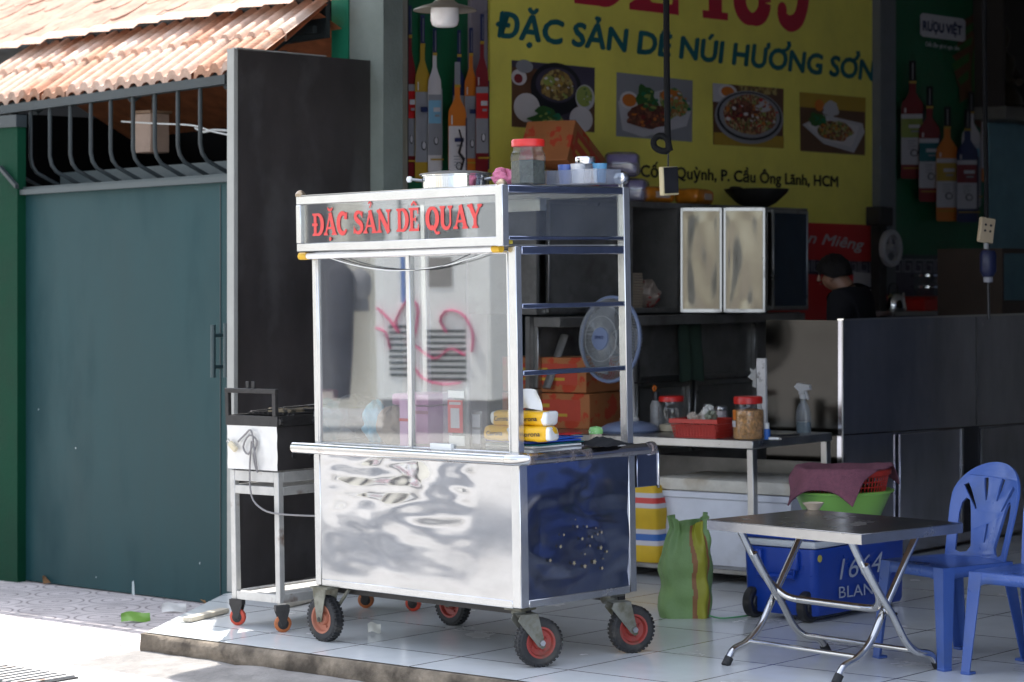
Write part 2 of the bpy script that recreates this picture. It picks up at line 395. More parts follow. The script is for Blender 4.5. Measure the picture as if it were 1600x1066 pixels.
mb.prism([(hx0, zt(hx0)+.02), (hx1, zt(hx1)+.02), (hx1, zt(hx1)+.13), (hx0, zt(hx0)+.13)], .27, .30, 0)
mb.prism([(hx0, zt(hx0)+.021), (hx1, zt(hx1)+.021), (hx1, zt(hx1)+.035), (hx0, zt(hx0)+.035)], -.02, .27, 0)
mb.build('lintel', mat('header_paint', (.055, .07, .072), .55), t)
mb = MB(); p = DP(208, 921, -.002); mb.flat([(p.x-.012, p.z-.05), (p.x+.014, p.z-.045), (p.x+.010, p.z+.02), (p.x+.004, p.z+.05), (p.x-.010, p.z+.04)], -.0015)
for (qx, qy, e) in ((60, 640, .004), (118, 700, .005), (312, 880, .006), (150, 902, .004)):
    c_ = DP(qx, qy, -.002); mb.flat([(c_.x + e*rg0.uniform(.5, 1.2)*math.cos(k*1.05), c_.z + e*rg0.uniform(.7, 1.8)*math.sin(k*1.05)) for k in range(6)], -.0015)
mb.build('paint_chip', mat('bare_primer', (.40, .45, .45), .7), t)
mb = MB(); p = DP(345, 600); mb.box(p.x-.004, p.x+.002, -.0035, .002, zlin(bl, br_, p.x)+.02, zt_gate(p.x)-.02); mb.build('leaf_joint', TEALD, t)
for (a, b, sx) in (((333, 508), (333, 590), 0), ((353, 505), (353, 590), 0)):
    p, q = DP(*a, -.07), DP(*b, -.07)
    mb = MB(); mb.tube([(p.x, -.07, p.z), (p.x, -.07, q.z)], .014, seg=10)
    for f in (.2, .8):
        z = p.z + (q.z-p.z)*f; mb.tube([(p.x, -.07, z), (p.x, .01, z)], .01, seg=8)
    mb.build('pull_handle', mat('handle_paint', (.03, .055, .06), .4), t)
# bent bars above the gate
t = thing('window_grille', 'row of dark bent iron bars between the gate header and the roof eave', 'grille', MD)
xs = [18, 48, 78, 110, 142, 173, 208, 242, 278, 313]
bb0, bb1 = DP(0, 172, .08), DP(364, 122, .08)
mb = MB(); x0, x1 = bb0.x-.4, -.03
zb = lambda x: zlin(bb0, bb1, x)
mb.prism([(x0, zb(x0)-.03), (x1, zb(x1)-.03), (x1, zb(x1)+.02), (x0, zb(x0)+.02)], .05, .11)
mb.build('top_rail', TEALD, t)
for px in xs:
    p = DP(px, 200, .08); zk = zt(p.x) + .185
    mb = MB(); q = [Vector((p.x, .08, zb(p.x)-.02)), Vector((p.x, .08, zk+.03)), Vector((p.x+.004, .09, zk-.02)), Vector((p.x+.015, .115, zk-.06)), Vector((p.x+.05, .26, zt(p.x)+.05))]
    mb.tube(q, .012, seg=8); mb.build('bar', TEALD, t)
# tiled lean-to roof
EY = .22
ep0, ep1 = DP(0, 163, EY), DP(365, 112, EY)
def ez(x): return zlin(ep0, ep1, x)
RX0, RX1 = ep0.x - .7, -.035
TILE = mat('clay_roof_tile', (.48, .27, .18), .8, 0, var=.3, sc_=14, bump=.4, bsc=60, dirt=(.68, .52, .42), dsc=4, dth=(.42, .66))
TILES = [mat('clay_tile_b', (.40, .19, .11), .8, 0, var=.3, sc_=10, bump=.4, bsc=60, dirt=(.60, .46, .37), dsc=6, dth=(.5, .72)), mat('clay_tile_c', (.52, .34, .25), .85, 0, var=.3, sc_=10, bump=.4, bsc=60), mat('clay_tile_d', (.44, .23, .14), .8, 0, var=.3, sc_=10, bump=.4, bsc=60, dirt=(.20, .14, .10), dsc=7, dth=(.55, .7))]
TILEU = mat('clay_tile_underside', (.42, .13, .05), .85, 0, var=.3, sc_=9)
SLP = math.tan(R(35)); PER = .118
t = thing('tiled_roof', 'orange interlocking clay tile roof over the teal gate', 'roof', MD)
rng = random.Random(3)
for r in range(2):
    mb = MB()
    ya = EY + r*.275; yb = ya + .315
    xe = RX1 + 0.0 + r*.0
    nt_ = int((xe - RX0) / (2*PER))
    for k in range(nt_):
        xa = xe - (k+1)*2*PER; jy = rng.uniform(-.008, .008); jz = rng.uniform(-.007, .007); tm_ = rng.choice((0, 0, 2, 3, 4))
        N = 16
        def prof(u):
            v = (u*2) % 1.0
            return .026*max(0, min(1, (.5-abs(v-.5))*5.5-.7))
        top = []; low = []
        for i in range(N+1):
            u = i/N; x = xa + .003 + (2*PER-.006)*u; h = prof(min(u, .9999))*1.35
            za = ez(x) + (ya-EY)*SLP + .030 + h + jz + r*.004; zbk = ez(x) + (yb-EY)*SLP + .012 + h*.9
            top.append((Vector((x, ya+jy, za-.002)), Vector((x, yb+jy, zbk)), Vector((x, ya+jy, za-.046-h*.2)), Vector((x, yb, zbk-.02))))
        V = [[mb.bm.verts.new(p) for p in q] for q in top]
        for i in range(N):
            a, b = V[i], V[i+1]
            for (m_, q) in ((tm_, (a[0], b[0], b[1], a[1])), (tm_, (a[2], b[2], b[0], a[0])), (1, (a[3], b[3], b[2], a[2]))):
                f = mb.bm.faces.new(q); f.material_index = m_
    mb.build('tile_course', [TILE, TILEU] + TILES, t, smooth=50)
mb = MB(); yr = EY + .55
for k in range(22):                                     # flat ridge caps
    x = RX1 + .1 - k*.235; z = ez(x) + .55*SLP + .035
    a = rng.uniform(-.01, .01)
    mb.grid(2, 7, lambda i, j: (x - (.25 if i else 0), yr + (j-3)*.042, z + .055*(1-((j-3)/3)**2) + (.012 if i else .0) + a), 0)
mb.build('ridge_caps', TILE, t, smooth=60)
mb = MB()
mb.prism([(RX0, ez(RX0)-.05), (RX1-.02, ez(RX1)-.05), (RX1-.02, ez(RX1)+.03), (RX0, ez(RX0)+.03)], EY+.05, EY+.09)
mb.build('fascia', TEALD, t)
for fx in (-2.1, -1.15, -.30):
    mb = MB(); M_ = Matrix.Translation((fx, EY+.05, ez(fx)-.03)) @ Matrix.Rotation(R(35), 4, 'X'); mb.box(-.03, .03, 0, .62, -.06, 0, M=M_); mb.build('rafter', TEALD, t)
for fy in (EY+.27, EY+.49):
    mb = MB(); mb.prism([(RX0, ez(RX0)+(fy-EY-.05)*SLP-.07), (RX1-.02, ez(RX1)+(fy-EY-.05)*SLP-.07), (RX1-.02, ez(RX1)+(fy-EY-.05)*SLP-.03), (RX0, ez(RX0)+(fy-EY-.05)*SLP-.03)], fy, fy+.03); mb.build('purlin', TEALD, t)
mb = MB(); mb.prism([(RX0-.6, ez(RX0-.6)+.22), (RX1-.03, ez(RX1)+.22), (RX1-.03, ez(RX1)+.47), (RX0-.6, ez(RX0-.6)+.47)], EY+.60, EY+.63); mb.build('gap_board', TEALD, t)  # added dark board closes the gap where sky showed behind the ridge
# inner slope seen from beneath
mb = MB()
mb.grid(2, 2, lambda i, j: (RX0 if i == 0 else RX1-.03, EY+.53 + j*1.0, ez(RX0 if i == 0 else RX1) + .55*SLP - .02 - j*.46), 0); mb.build('inner_slope', TILEU, t)
# higher roof of fish-scale tiles
FSC = mat('fish_scale_tile', (.36, .20, .135), .85, 0, var=.3, sc_=9, bump=.4, bsc=60, dirt=(.22, .13, .09), dsc=5, dth=(.5, .7))
t = thing('fish_scale_roof', 'higher roof of pale rounded fish-scale tiles behind the ridge caps', 'roof', MD)
for r in range(14):
    mb = MB(); y = EY+.80 + r*.17; 
    for k in range(40):
        x = DP(2, 30, 1.02).x - .75 - r*.13 + (k + (.5 if r % 2 else 0))*.185
        z = ez(x) + .55*SLP + .10 + r*.105
        if x > RX1 + .3: break
        ju = rng.uniform(-.006, .008)
        pts = [(-.088, .2), (-.088, .03), (-.07, -.02), (-.035, -.055), (0, -.065), (.035, -.055), (.07, -.02), (.088, .03), (.088, .2)]
        T_ = [mb.bm.verts.new((x+a, y+b, z + b*.60 + .040 + ju)) for a, b in pts]; B_ = [mb.bm.verts.new((x+a, y+b, z + b*.60)) for a, b in pts]
        mb.bm.faces.new(T_)
        for i in range(len(pts)-1): mb.bm.faces.new((T_[i], B_[i], B_[i+1], T_[i+1]))
    mb.build('tile_course', FSC, t, smooth=30)
# dark passage behind the gate
t = thing('gate_passage', 'dark covered passage seen through the bars above the gate', 'building', MD)
mb = MB()
DKIN = mat('passage_shade_black', (.008, .009, .010), .9, spec=.1)  # near-black wall colour stands in for the shade of the passage
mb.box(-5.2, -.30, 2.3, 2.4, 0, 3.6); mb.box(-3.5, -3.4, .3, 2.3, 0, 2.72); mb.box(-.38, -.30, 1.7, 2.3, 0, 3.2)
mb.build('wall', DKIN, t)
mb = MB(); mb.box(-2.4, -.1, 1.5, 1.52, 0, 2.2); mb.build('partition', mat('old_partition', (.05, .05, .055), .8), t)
p0, p1 = DP(218, 178, .42), DP(243, 238, .42)
t = thing('wooden_lantern_box', 'small brown wooden box hanging behind the bars above the gate', 'box', MD)
mb = MB(); mb.box(p0.x-.03, p1.x-.02, -.2+.6, -.06+.6, p1.z, p0.z, bv=.006); mb.build('box_body', mat('lantern_wood', (.36, .25, .19), .6, var=.2), t)
mb = MB(); mb.box(p0.x-.04, p1.x-.01, -.21+.6, -.05+.6, p0.z, p0.z+.015); mb.build('lid', WOOD, t)
mb = MB(); mb.tube([((p0.x+p1.x)/2-.02, -.13+.6, p0.z+.01), ((p0.x+p1.x)/2-.02, -.13+.6, p0.z+.30)], .004); mb.build('hanger', IRON, t)
a = [DP(*q, .4) for q in ((190, 190), (240, 193), (300, 196), (330, 205), (362, 212))]
mb = MB(); mb.tube(bez([(v.x, .4, v.z) for v in a], 20), .005)
tag(mb.build('white_cable', WHITEP, M=MD), 'thin white cable strung behind the bars above the gate', 'cable')
a = [DP(*q, .45) for q in ((305, 200), (318, 206), (335, 203), (362, 205))]
mb = MB(); mb.tube(bez([(v.x, .45, v.z) for v in a], 20), .007)
tag(mb.build('twisted_cable', WHITEP, M=MD), 'short twisted white cable near the top of the dark shutter leaf', 'cable')
# green neighbour wall at the far left
p = DP(27, 500, -.06); q = DP(0, 195, -.06)
t = thing('green_wall', 'bright green painted wall at the left end of the teal gate', 'wall', MD)
mb = MB(); mb.box(p.x-3, p.x, -.06, .0, -.4, q.z-.02); mb.build('wall_face', GREENW, t)
mb = MB(); mb.box(p.x-3, p.x+.01, -.075, .0, q.z-.02, q.z+.05); mb.build('coping', TEALD, t)
mb = MB(); a, b = DP(0, 262, -.08), DP(26, 292, -.08); mb.prism([(a.x, a.z-.012), (b.x, b.z-.012), (b.x, b.z+.012), (a.x, a.z+.012)], -.09, -.065); mb.build('brace', TEALD, t)
# party wall end: green strip and grey plaster
pw = lambda px, y=0.0: loc(MD, px, 50, 1, y + 1.0)
a, b, c = pw(520, -.05), pw(546, -.05), pw(599, -.05)
t = thing('party_wall', 'plastered wall end with green edge beside the steel shutter post', 'wall', MD)
mb = MB(); mb.box(a.x, b.x, .94, 1.5, -.3, 4.0); mb.build('green_edge', mat('green_edge_paint', (.01, .16, .09), .6, spec=.2, bump=.2, bsc=30), t)
mb = MB(); mb.box(b.x, c.x, .95, 1.1, -.3, 4.0); mb.build('grey_face', GREYW, t)
# dark folding shutter leaf, standing out from the shop
s0 = at(366, 500, 12.68); ztop = at(366, 76, 12.68).z; zbot = flr(362, 926).z
s1 = at(592, 500, 13.57); d = (s1-s0); d.z = 0
t = thing('shutter_leaf', 'tall dark sheet-metal shutter leaf standing open beside the gate', 'shutter', Matrix.Translation((s0.x, s0.y, 0)) @ Matrix.Rotation(math.atan2(d.y, d.x), 4, 'Z'))
Ls = d.length; zt1 = at(592, 96, 13.57).z
mb = MB(); mb.prism([(.02, zbot+.01), (Ls, zbot+.03), (Ls, zt1), (.02, ztop-.004)], 0, .035); mb.build('sheet', DARKP, t)
mb = MB(); mb.prism([(-.008, zbot), (.02, zbot), (.02, ztop), (-.008, ztop)], -.006, .045); mb.build('pale_edge', PALEE, t)
mb = MB(); mb.prism([(.02, ztop-.0), (Ls*.62, zt1+(ztop-zt1)*.38+.0), (Ls*.62, zt1+(ztop-zt1)*.38+.006), (.02, ztop+.008)], -.002, .037); mb.build('top_edge', PALEE, t)
mb = MB(); mb.lathe([(0, -.004), (.012, -.003), (.012, .0)], M=Matrix.Translation((.06, -.001, ztop-.14)) @ Matrix.Rotation(R(90), 4, 'X'), seg=12); mb.build('hole_rim', BLACKP, t)
# shutter guide post
t = thing('shutter_post', 'olive-tinted steel shutter guide post left of the bottle banner', 'post', MW)
BRASS = mat('aged_steel_post', (.40, .38, .30), .35, .35, var=.15, stretch=(1, 1, .2), dirt=(.2, .18, .13), dsc=5)
xa, xb, xc, xd = (WP(q, 200).x for q in (597, 614, 622, 632))
mb = MB(); mb.tube([(xa+.04, -.045, -.05), (xa+.04, -.045, 3.98)], .05, seg=20); mb.build('round_pipe', BRASS, t)
mb = MB(); mb.box(xb-.02, xc, -.055, .05, -.05, 3.98, bv=.006); mb.box(xc+.004, xd-.015, -.04, .05, -.05, 3.98, bv=.004); mb.build('channel', BRASS, t)
mb = MB(); mb.box(xd-.013, xd+.012, -.02, .05, -.05, 3.98); mb.build('dark_gap', BLACKP, t)

# ------------------------------------------------------------------ side wall: printed banners
def C(n, c, r=.45): return mat('print_' + n, c, r, 0, var=.06, sc_=3)
YEL = mat('print_yellow', (.86, .76, .13), .33, 0, var=.10, sc_=2, rv=.05); GRN = C('green', (.010, .11, .045), .4); BLU = C('blue', (.012, .13, .15)); PINK = C('magenta', (.55, .03, .16)); RED = C('red', (.55, .02, .02)); LGRN = C('leaf_green', (.02, .19, .09))
WHI = C('white', (.52, .50, .52)); BLK = C('black', (.012, .012, .015)); ORA = C('orange', (.60, .17, .02)); NAVY = C('navy', (.02, .03, .10)); SKYB = C('sky_blue', (.20, .42, .58)); MAR = C('maroon', (.20, .015, .02)); GOLD = C('gold', (.45, .28, .03)); BRN = C('brown', (.13, .06, .03)); PALE = C('pale_rice', (.62, .58, .58)); DGR = C('herb', (.04, .13, .03)); LIME = C('lime', (.30, .36, .08)); GREY = C('grey', (.28, .28, .30)); PUR = C('dark_slate', (.06, .05, .08))
STEW = vor('print_stew', [(.22, .13, .04), (.35, .22, .06), (.14, .09, .03), (.45, .34, .12)], 40)
MEAT = vor('print_meat', [(.16, .05, .03), (.09, .03, .02), (.26, .09, .05), (.12, .04, .03)], 45)
SALAD = vor('print_salad', [(.10, .22, .05), (.25, .32, .08), (.40, .16, .05), (.45, .40, .20)], 45)
MIXD = vor('print_mixed', [(.30, .07, .04), (.42, .25, .10), (.10, .15, .04), (.5, .38, .2), (.22, .05, .03)], 60)
PRM = [YEL, GRN, BLU, PINK, RED, LGRN, WHI, BLK, ORA, NAVY, SKYB, MAR, GOLD, BRN, PALE, DGR, LIME, GREY, PUR, STEW, MEAT, SALAD, MIXD]
I = {m.name.replace('print_', ''): i for i, m in enumerate(PRM)}
def wq(pts, y): return [(WP(a, b, y).x, WP(a, b, y).z) for a, b in pts]
def banner(name, label, corners, base, y, yb=.058):
    t = thing(name, label, 'banner', MW)
    q = wq(corners, y); mb = MB(); mb.prism(q, y, yb, I[base]); mb.build('sheet', PRM, t); return t
def Quad(pts, y):
    P = [WP(a, b, y) for a, b in pts]                       # tl, tr, br, bl
    def f(u, v):
        a = P[0].lerp(P[1], u); b = P[3].lerp(P[2], u); p = a.lerp(b, v); return (p.x, p.z)
    return f
DY = .0012
class Print:
    def __init__(s, f, y): s.f = f; s.y = y; s.mb = MB(); s.n = 0
    def shape(s, uv, m): s.n += 1; s.mb.flat([s.f(u, v) for u, v in uv], s.y - DY*s.n, I[m]); return s
    def rect(s, u0, v0, u1, v1, m): return s.shape([(u0, v0), (u1, v0), (u1, v1), (u0, v1)], m)
    def ell(s, u, v, ru, rv, m, n=28, rot=0):
        return s.shape([(u + ru*math.cos(a)*math.cos(rot) - rv*math.sin(a)*math.sin(rot), v + ru*math.cos(a)*math.sin(rot) + rv*math.sin(a)*math.cos(rot)) for a in [2*math.pi*k/n for k in range(n)]], m)
    def blob(s, u, v, ru, rv, m, seed=1, amp=.3, n=30):
        return s.shape([(u + ru*math.cos(a)*(1+amp*noise.noise(Vector((math.cos(a)*1.7, math.sin(a)*1.7, seed)))), v + rv*math.sin(a)*(1+amp*noise.noise(Vector((math.cos(a)*1.7, math.sin(a)*1.7, seed+9))))) for a in [2*math.pi*k/n for k in range(n)]], m)
    def done(s, name, t): return s.mb.build(name, PRM, t, smooth=0, fixn=False)
def wtext(t, name, s, a, b, cap_px, m, y, bold=.012, shear=0.0, fat=0):
    p, q = WP(*a, y), WP(*b, y); up = WP(a[0], a[1]-cap_px, y)
    mb = MB()
    for k, (dx, dz) in enumerate(((0, 0), (.022, .0), (-.022, 0), (.045, 0), (-.045, 0), (0, .028), (0, -.028), (.03, .022), (-.03, -.022)) if fat else ((0, 0),)):
        h_ = up.z - p.z; text(mb, s, (p.x + dx*fat*h_, p.z + dz*fat*h_), (q.x + dx*fat*h_, q.z + dz*fat*h_), h_, y - .0004*k, m, bold, shear)
    return mb.build(name, PRM, t, smooth=0, fixn=False)
def bottle(pr, u, v0, v1, wd, body, label, lab2, cap='black', top=.52, labc='white'):
    """printed bottle: v0 cap, v1 base, wd half width; label between top and 1"""
    wd = wd*1.22; H = v1-v0; V = lambda k: v0 + H*k
    pr.shape([(u-wd*.28, V(0)), (u+wd*.28, V(0)), (u+wd*.30, V(.27)), (u+wd*.55, V(.31)), (u+wd*.93, V(.36)), (u+wd, V(.41)), (u+wd, V(.985)), (u+wd*.9, V(1)), (u-wd*.9, V(1)), (u-wd, V(.985)), (u-wd, V(.41)), (u-wd*.93, V(.36)), (u-wd*.55, V(.31)), (u-wd*.30, V(.27))], body)
    pr.rect(u-wd*.30, V(0), u+wd*.30, V(.17), cap); pr.rect(u-wd*.32, V(.17), u+wd*.32, V(.19), 'gold')
    pr.rect(u-wd, V(top), u+wd, V(.88), labc)
    if lab2: pr.rect(u-wd, V(top+.04), u+wd, V(top+.20), lab2)
    pr.ell(u+wd*.1, V(.78), wd*.35, H*.03, 'black'); pr.ell(u+wd*.1, V(.78), wd*.25, H*.022, 'white')
    pr.rect(u-wd*.78, V(.40), u-wd*.62, V(top-.01), 'pale_rice'); pr.rect(u+wd*.80, V(.42), u+wd*.97, V(.98), 'dark_slate' if body != 'pale_rice' else 'grey'); pr.rect(u-wd*.12, V(.02), u-wd*.04, V(.16), 'grey')
    for q in range(4): pr.rect(u-wd*.55, V(top+.225+.022*q), u+wd*(.2 - .12*(q % 2)), V(top+.232+.022*q), 'grey')
    pr.rect(u-wd*.5, V(top+.09), u+wd*.5, V(top+.12), 'navy' if not lab2 else 'white'); pr.rect(u-wd*.3, V(top+.14), u+wd*.4, V(top+.155), 'grey')
    pr.rect(u-wd, V(.905), u+wd, V(.915), 'gold')

YB = .045
t = banner('bottle_banner', 'narrow dim green banner with upright bottles left of the yellow menu board', [(634, -60), (740, -60), (740, 320), (634, 320)], 'green', YB)
f = Quad([(634, 0), (740, 0), (740, 300), (634, 300)], YB); pr = Print(f, YB)
for (u, v0, v1, wd, bo, l2, cp) in ((.06, .03, .92, .07, 'maroon', 'red', 'navy'), (.20, .08, .95, .10, 'gold', None, 'navy'), (.34, .15, .9, .09, 'pale_rice', 'sky_blue', 'navy'), (.66, .16, .9, .09, 'navy', None, 'navy'), (.80, .15, .92, .09, 'orange', None, 'navy'), (.93, .08, .90, .09, 'maroon', 'red', 'navy')):
    bottle(pr, u, v0, v1, wd*.88, bo, 'white', l2, cp, .46, 'grey')
bottle(pr, .52, .33, 1.02, .11, 'orange', 'white', None, 'grey', .48, 'pale_rice')
pr.shape([(.50, .68), (.54, .74), (.49, .80), (.56, .84), (.50, .92), (.53, .92), (.60, .83), (.53, .80), (.57, .74), (.52, .68)], 'black')
pr.done('bottle_print', t)
mb = MB(); a = [(WP(740, 0).x), WP(766, 0).x]
t = thing('banner_batten', 'mauve-grey vertical batten between the bottle banner and the yellow board', 'batten', MW)
mb.box(a[0], a[1], .02, .058, .2, 3.9, bv=.004); mb.build('batten_face', mat('mauve_batten', (.24, .21, .24), .5), t)
t = banner('menu_board', 'large yellow menu board with teal lettering and four dish pictures', [(766, -90), (1367, -40), (1366, 352), (1366-600, 352)], 'yellow', .04)
YM = .04
HEADLINE = (t, YM)
wtext(t, 'slogan', 'ĐẶC SẢN DÊ NÚI HƯONG SON', (776, 57), (1366, 126), 39, I['blue'], YM-.002, 0, .12, 1.7)
for hxy in ((1228, 74), (1336, 89)):                     # the horns of the two Ơ
    pts = [WP(hxy[0]+a, hxy[1]+b, YM-.004) for a, b in ((-7, 3), (-1, 2), (2, -3), (1, -9), (7, -9), (8, -2), (4, 5), (-4, 9))]
    mb = MB(); mb.flat([(p.x, p.z) for p in pts], YM-.0068, I['blue']); mb.build('slogan_horn', PRM, t, smooth=0, fixn=False)
wtext(t, 'address', 'Cống Quỳnh, P. Cầu Ông Lãnh, HCM', (1001, 276), (1309, 292), 19, I['black'], YM-.002, 0, 0, 1.2)
# four dish pictures
def scat(pr, u, v, ru, rv, cols, n, sz, seed):
    g = random.Random(seed)
    for k in range(n):
        a = g.uniform(0, 6.283); q = math.sqrt(g.random()); e = sz*g.uniform(.5, 1.3)
        pr.n -= .8; pr.ell(u + ru*q*math.cos(a), v + rv*q*math.sin(a), e, e*g.uniform(.4, .9), cols[k % len(cols)], 7, g.uniform(0, 3))
f = Quad([(799, 94), (929, 106), (928, 207), (799, 198)], YM); pr = Print(f, YM-.001); pr.rect(0, 0, 1, 1, 'dark_slate')
pr.rect(0, .1, .3, 1, 'brown'); pr.rect(.7, .55, 1, 1, 'brown'); pr.ell(.08, .25, .09, .12, 'pale_rice'); pr.ell(.07, .27, .05, .07, 'maroon'); pr.ell(.14, .08, .1, .1, 'grey')
pr.ell(.52, .38, .31, .40, 'black'); pr.ell(.52, .32, .25, .27, 'dark_slate'); pr.blob(.52, .33, .20, .22, 'stew', 3); pr.blob(.42, .27, .07, .08, 'lime', 4)
pr.ell(.16, .70, .155, .22, 'pale_rice'); pr.ell(.86, .48, .12, .20, 'white'); pr.ell(.85, .46, .1, .16, 'lime'); pr.ell(.81, .82, .145, .2, 'pale_rice'); pr.blob(.38, .85, .2, .14, 'herb', 6, .7)
scat(pr, .52, .33, .19, .2, ('stew', 'gold', 'lime', 'pale_rice', 'brown'), 40, .022, 1); scat(pr, .38, .85, .17, .11, ('lime', 'herb', 'leaf_green'), 24, .04, 2); scat(pr, .85, .46, .08, .12, ('herb', 'white'), 14, .012, 3)
pr.done('dish_picture', t)
f = Quad([(963, 113), (1082, 126), (1081, 222), (962, 213)], YM); pr = Print(f, YM-.001); pr.rect(0, 0, 1, 1, 'grey')
pr.shape([(.02, .45), (.6, .2), (.98, .5), (.92, .75), (.35, .98), (.08, .9)], 'white'); pr.ell(.16, .42, .12, .14, 'pale_rice'); pr.ell(.16, .42, .09, .1, 'orange')
pr.blob(.38, .38, .13, .22, 'herb', 2, .6); pr.blob(.72, .42, .2, .24, 'salad', 5, .5); pr.blob(.70, .28, .15, .09, 'orange', 8); pr.blob(.38, .66, .26, .18, 'meat', 3, .5); pr.blob(.58, .56, .12, .1, 'meat', 7, .5)
scat(pr, .40, .66, .24, .15, ('meat', 'brown', 'maroon', 'orange'), 50, .03, 4); scat(pr, .38, .40, .11, .16, ('leaf_green', 'lime', 'herb'), 20, .035, 5); scat(pr, .73, .42, .17, .2, ('lime', 'orange', 'salad', 'white', 'leaf_green'), 40, .03, 6)
pr.done('dish_picture', t)
f = Quad([(1113, 130), (1224, 139), (1223, 232), (1114, 226)], YM); pr = Print(f, YM-.001); pr.rect(0, 0, 1, 1, 'brown')
pr.rect(0, 0, .2, .3, 'white'); pr.ell(.2, .12, .13, .12, 'pale_rice'); pr.ell(.2, .12, .09, .08, 'orange'); pr.rect(.35, 0, .9, .12, 'stew'); pr.rect(0, .8, 1, 1, 'gold')
pr.ell(.5, .52, .49, .44, 'grey'); pr.ell(.5, .5, .46, .40, 'black'); pr.ell(.5, .49, .43, .37, 'grey'); pr.blob(.5, .48, .38, .32, 'mixed', 3, .15); pr.blob(.4, .42, .2, .14, 'meat', 5, .5); pr.blob(.7, .32, .12, .08, 'white', 6, .6)
scat(pr, .5, .48, .36, .28, ('meat', 'maroon', 'pale_rice', 'brown', 'orange', 'lime', 'red'), 90, .028, 7)
pr.done('dish_picture', t)
f = Quad([(1249, 144), (1352, 153), (1351, 243), (1250, 236)], YM); pr = Print(f, YM-.001); pr.rect(0, 0, 1, 1, 'brown'); pr.rect(0, 0, 1, .25, 'gold')
pr.shape([(.03, .55), (.35, .35), (.95, .45), (.99, .6), (.82, .97), (.35, .85)], 'white'); pr.shape([(.1, .55), (.38, .42), (.9, .5), (.78, .88), (.36, .78)], 'pale_rice')
pr.blob(.26, .45, .13, .12, 'herb', 2, .6); pr.ell(.28, .2, .07, .1, 'orange'); pr.blob(.45, .25, .12, .12, 'white', 3, .6); pr.blob(.5, .62, .27, .17, 'mixed', 4, .3); pr.blob(.55, .55, .14, .1, 'salad', 5, .5)
scat(pr, .5, .62, .25, .14, ('meat', 'orange', 'lime', 'brown', 'gold'), 60, .025, 8); scat(pr, .26, .45, .1, .1, ('leaf_green', 'herb'), 16, .03, 9)
pr.done('dish_picture', t)
t = banner('red_board', 'red board with white handwriting below the yellow menu board', [(1200, 346), (1366, 352), (1366, 409), (1200, 404)], 'red', .038)
wtext(t, 'handwriting', 'n Miêng', (1262, 379), (1350, 391), 18, I['white'], .036, 0, .35, .8)
t = thing('greek_key_tiles', 'tile border with a pale greek key pattern under the red board', 'tile border', MW)
q = wq([(1200, 404), (1600, 414), (1600, 500), (1200, 500)], .05); mb = MB(); mb.prism(q, .05, .058, I['dark_slate']); mb.build('tile_face', PRM, t)
mb = MB(); x = WP(1262, 415).x; zz = WP(1300, 415).z
while x < WP(1480, 415).x:
    for a in ((0, .045, .13, .055), (0, -.045, .01, .055), (0, -.045, .10, -.035), (.09, -.045, .10, .02), (.04, .012, .10, .02), (.13, -.045, .14, .055)):
        mb.box(x+a[0], x+a[2], .047, .0495, zz+a[1], zz+a[3], I['grey'])
    x += .16
mb.build('key_pattern', PRM, t)
mb = MB(); q = wq([(1200, 428), (1362, 430), (1362, 500), (1200, 500)], .045); mb.prism(q, .044, .0495, I['red']); mb.build('red_strip', PRM, t)
mb = MB(); q = wq([(1333, 425), (1362, 427), (1362, 500), (1333, 500)], .045); mb.prism(q, .040, .0435, I['white']); mb.build('white_tile', PRM, t)
xa, xb = WP(1368, 200).x, WP(1397, 200).x
t = thing('wall_post', 'narrow grey post between the yellow board and the dark green banner', 'post', MW)
mb = MB(); mb.box(xa+.02, xb-.02, -.03, .058, 1.0, 4.08, bv=.005); mb.build('post_face', mat('grey_post', (.14, .15, .16), .5), t)
mb = MB(); z = WP(1372, 232).z; mb.lathe([(0, -.02), (.03, -.015), (.03, .0)], M=Matrix.Translation((xa+.05, -.03, z)) @ Matrix.Rotation(R(90), 4, 'X'), seg=14); mb.build('blue_bolt', C('bolt_blue', (.1, .3, .45)), t)
t = banner('drinks_banner', 'dark green drinks banner with six bottles at the right of the wall', [(1397, -70), (1546, -50), (1546, 400), (1397, 398)], 'green', YB)
f = Quad([(1397, 0), (1545, 0), (1545, 400), (1397, 400)], YB); pr = Print(f, YB)
for k in range(9):
    pr.shape([(.62+.04*math.sin(k), .10+k*.03), (.9, .04+k*.028), (.94, .10+k*.03), (.68+.05*math.sin(k*2), .15+k*.032)], 'herb' if k % 2 else 'brown')
pr.ell(.88, .3, .12, .2, 'brown'); pr.ell(.88, .3, .09, .16, 'herb')
for (u, v0, v1, wd, bo, l2) in ((.98, .27, .71, .07, 'orange', None), (.76, .36, .81, .085, 'pale_rice', 'sky_blue'), (.12, .24, .70, .095, 'maroon', 'lime'), (.27, .34, .79, .09, 'maroon', 'blue'), (.43, .42, .865, .095, 'orange', 'gold'), (.62, .43, .87, .095, 'navy', 'maroon')):
    bottle(pr, u, v0, v1, wd, bo, 'white', l2, 'black', .45)
pr.done('bottle_print', t)
f = Quad([(1436, 20), (1507, 30), (1507, 66), (1436, 57)], YB-.004); pr = Print(f, YB-.012)
pr.shape([(.06, 0), (.94, 0), (1, .1), (1, .9), (.94, 1), (.06, 1), (0, .9), (0, .1)], 'white'); pr.done('logo_plate', t)
wtext(t, 'logo_text', 'RƯỌU VIỆT', (1442, 47), (1503, 55), 15, I['navy'], YB-.02, .03)
wtext(t, 'tagline', 'Chất đậm giá trị ngàn năm', (1446, 72), (1499, 79), 7, I['white'], YB-.02, .01)
t = thing('blue_partition', 'pale blue wall panel below the altar shelf at the right edge', 'wall panel', MW)
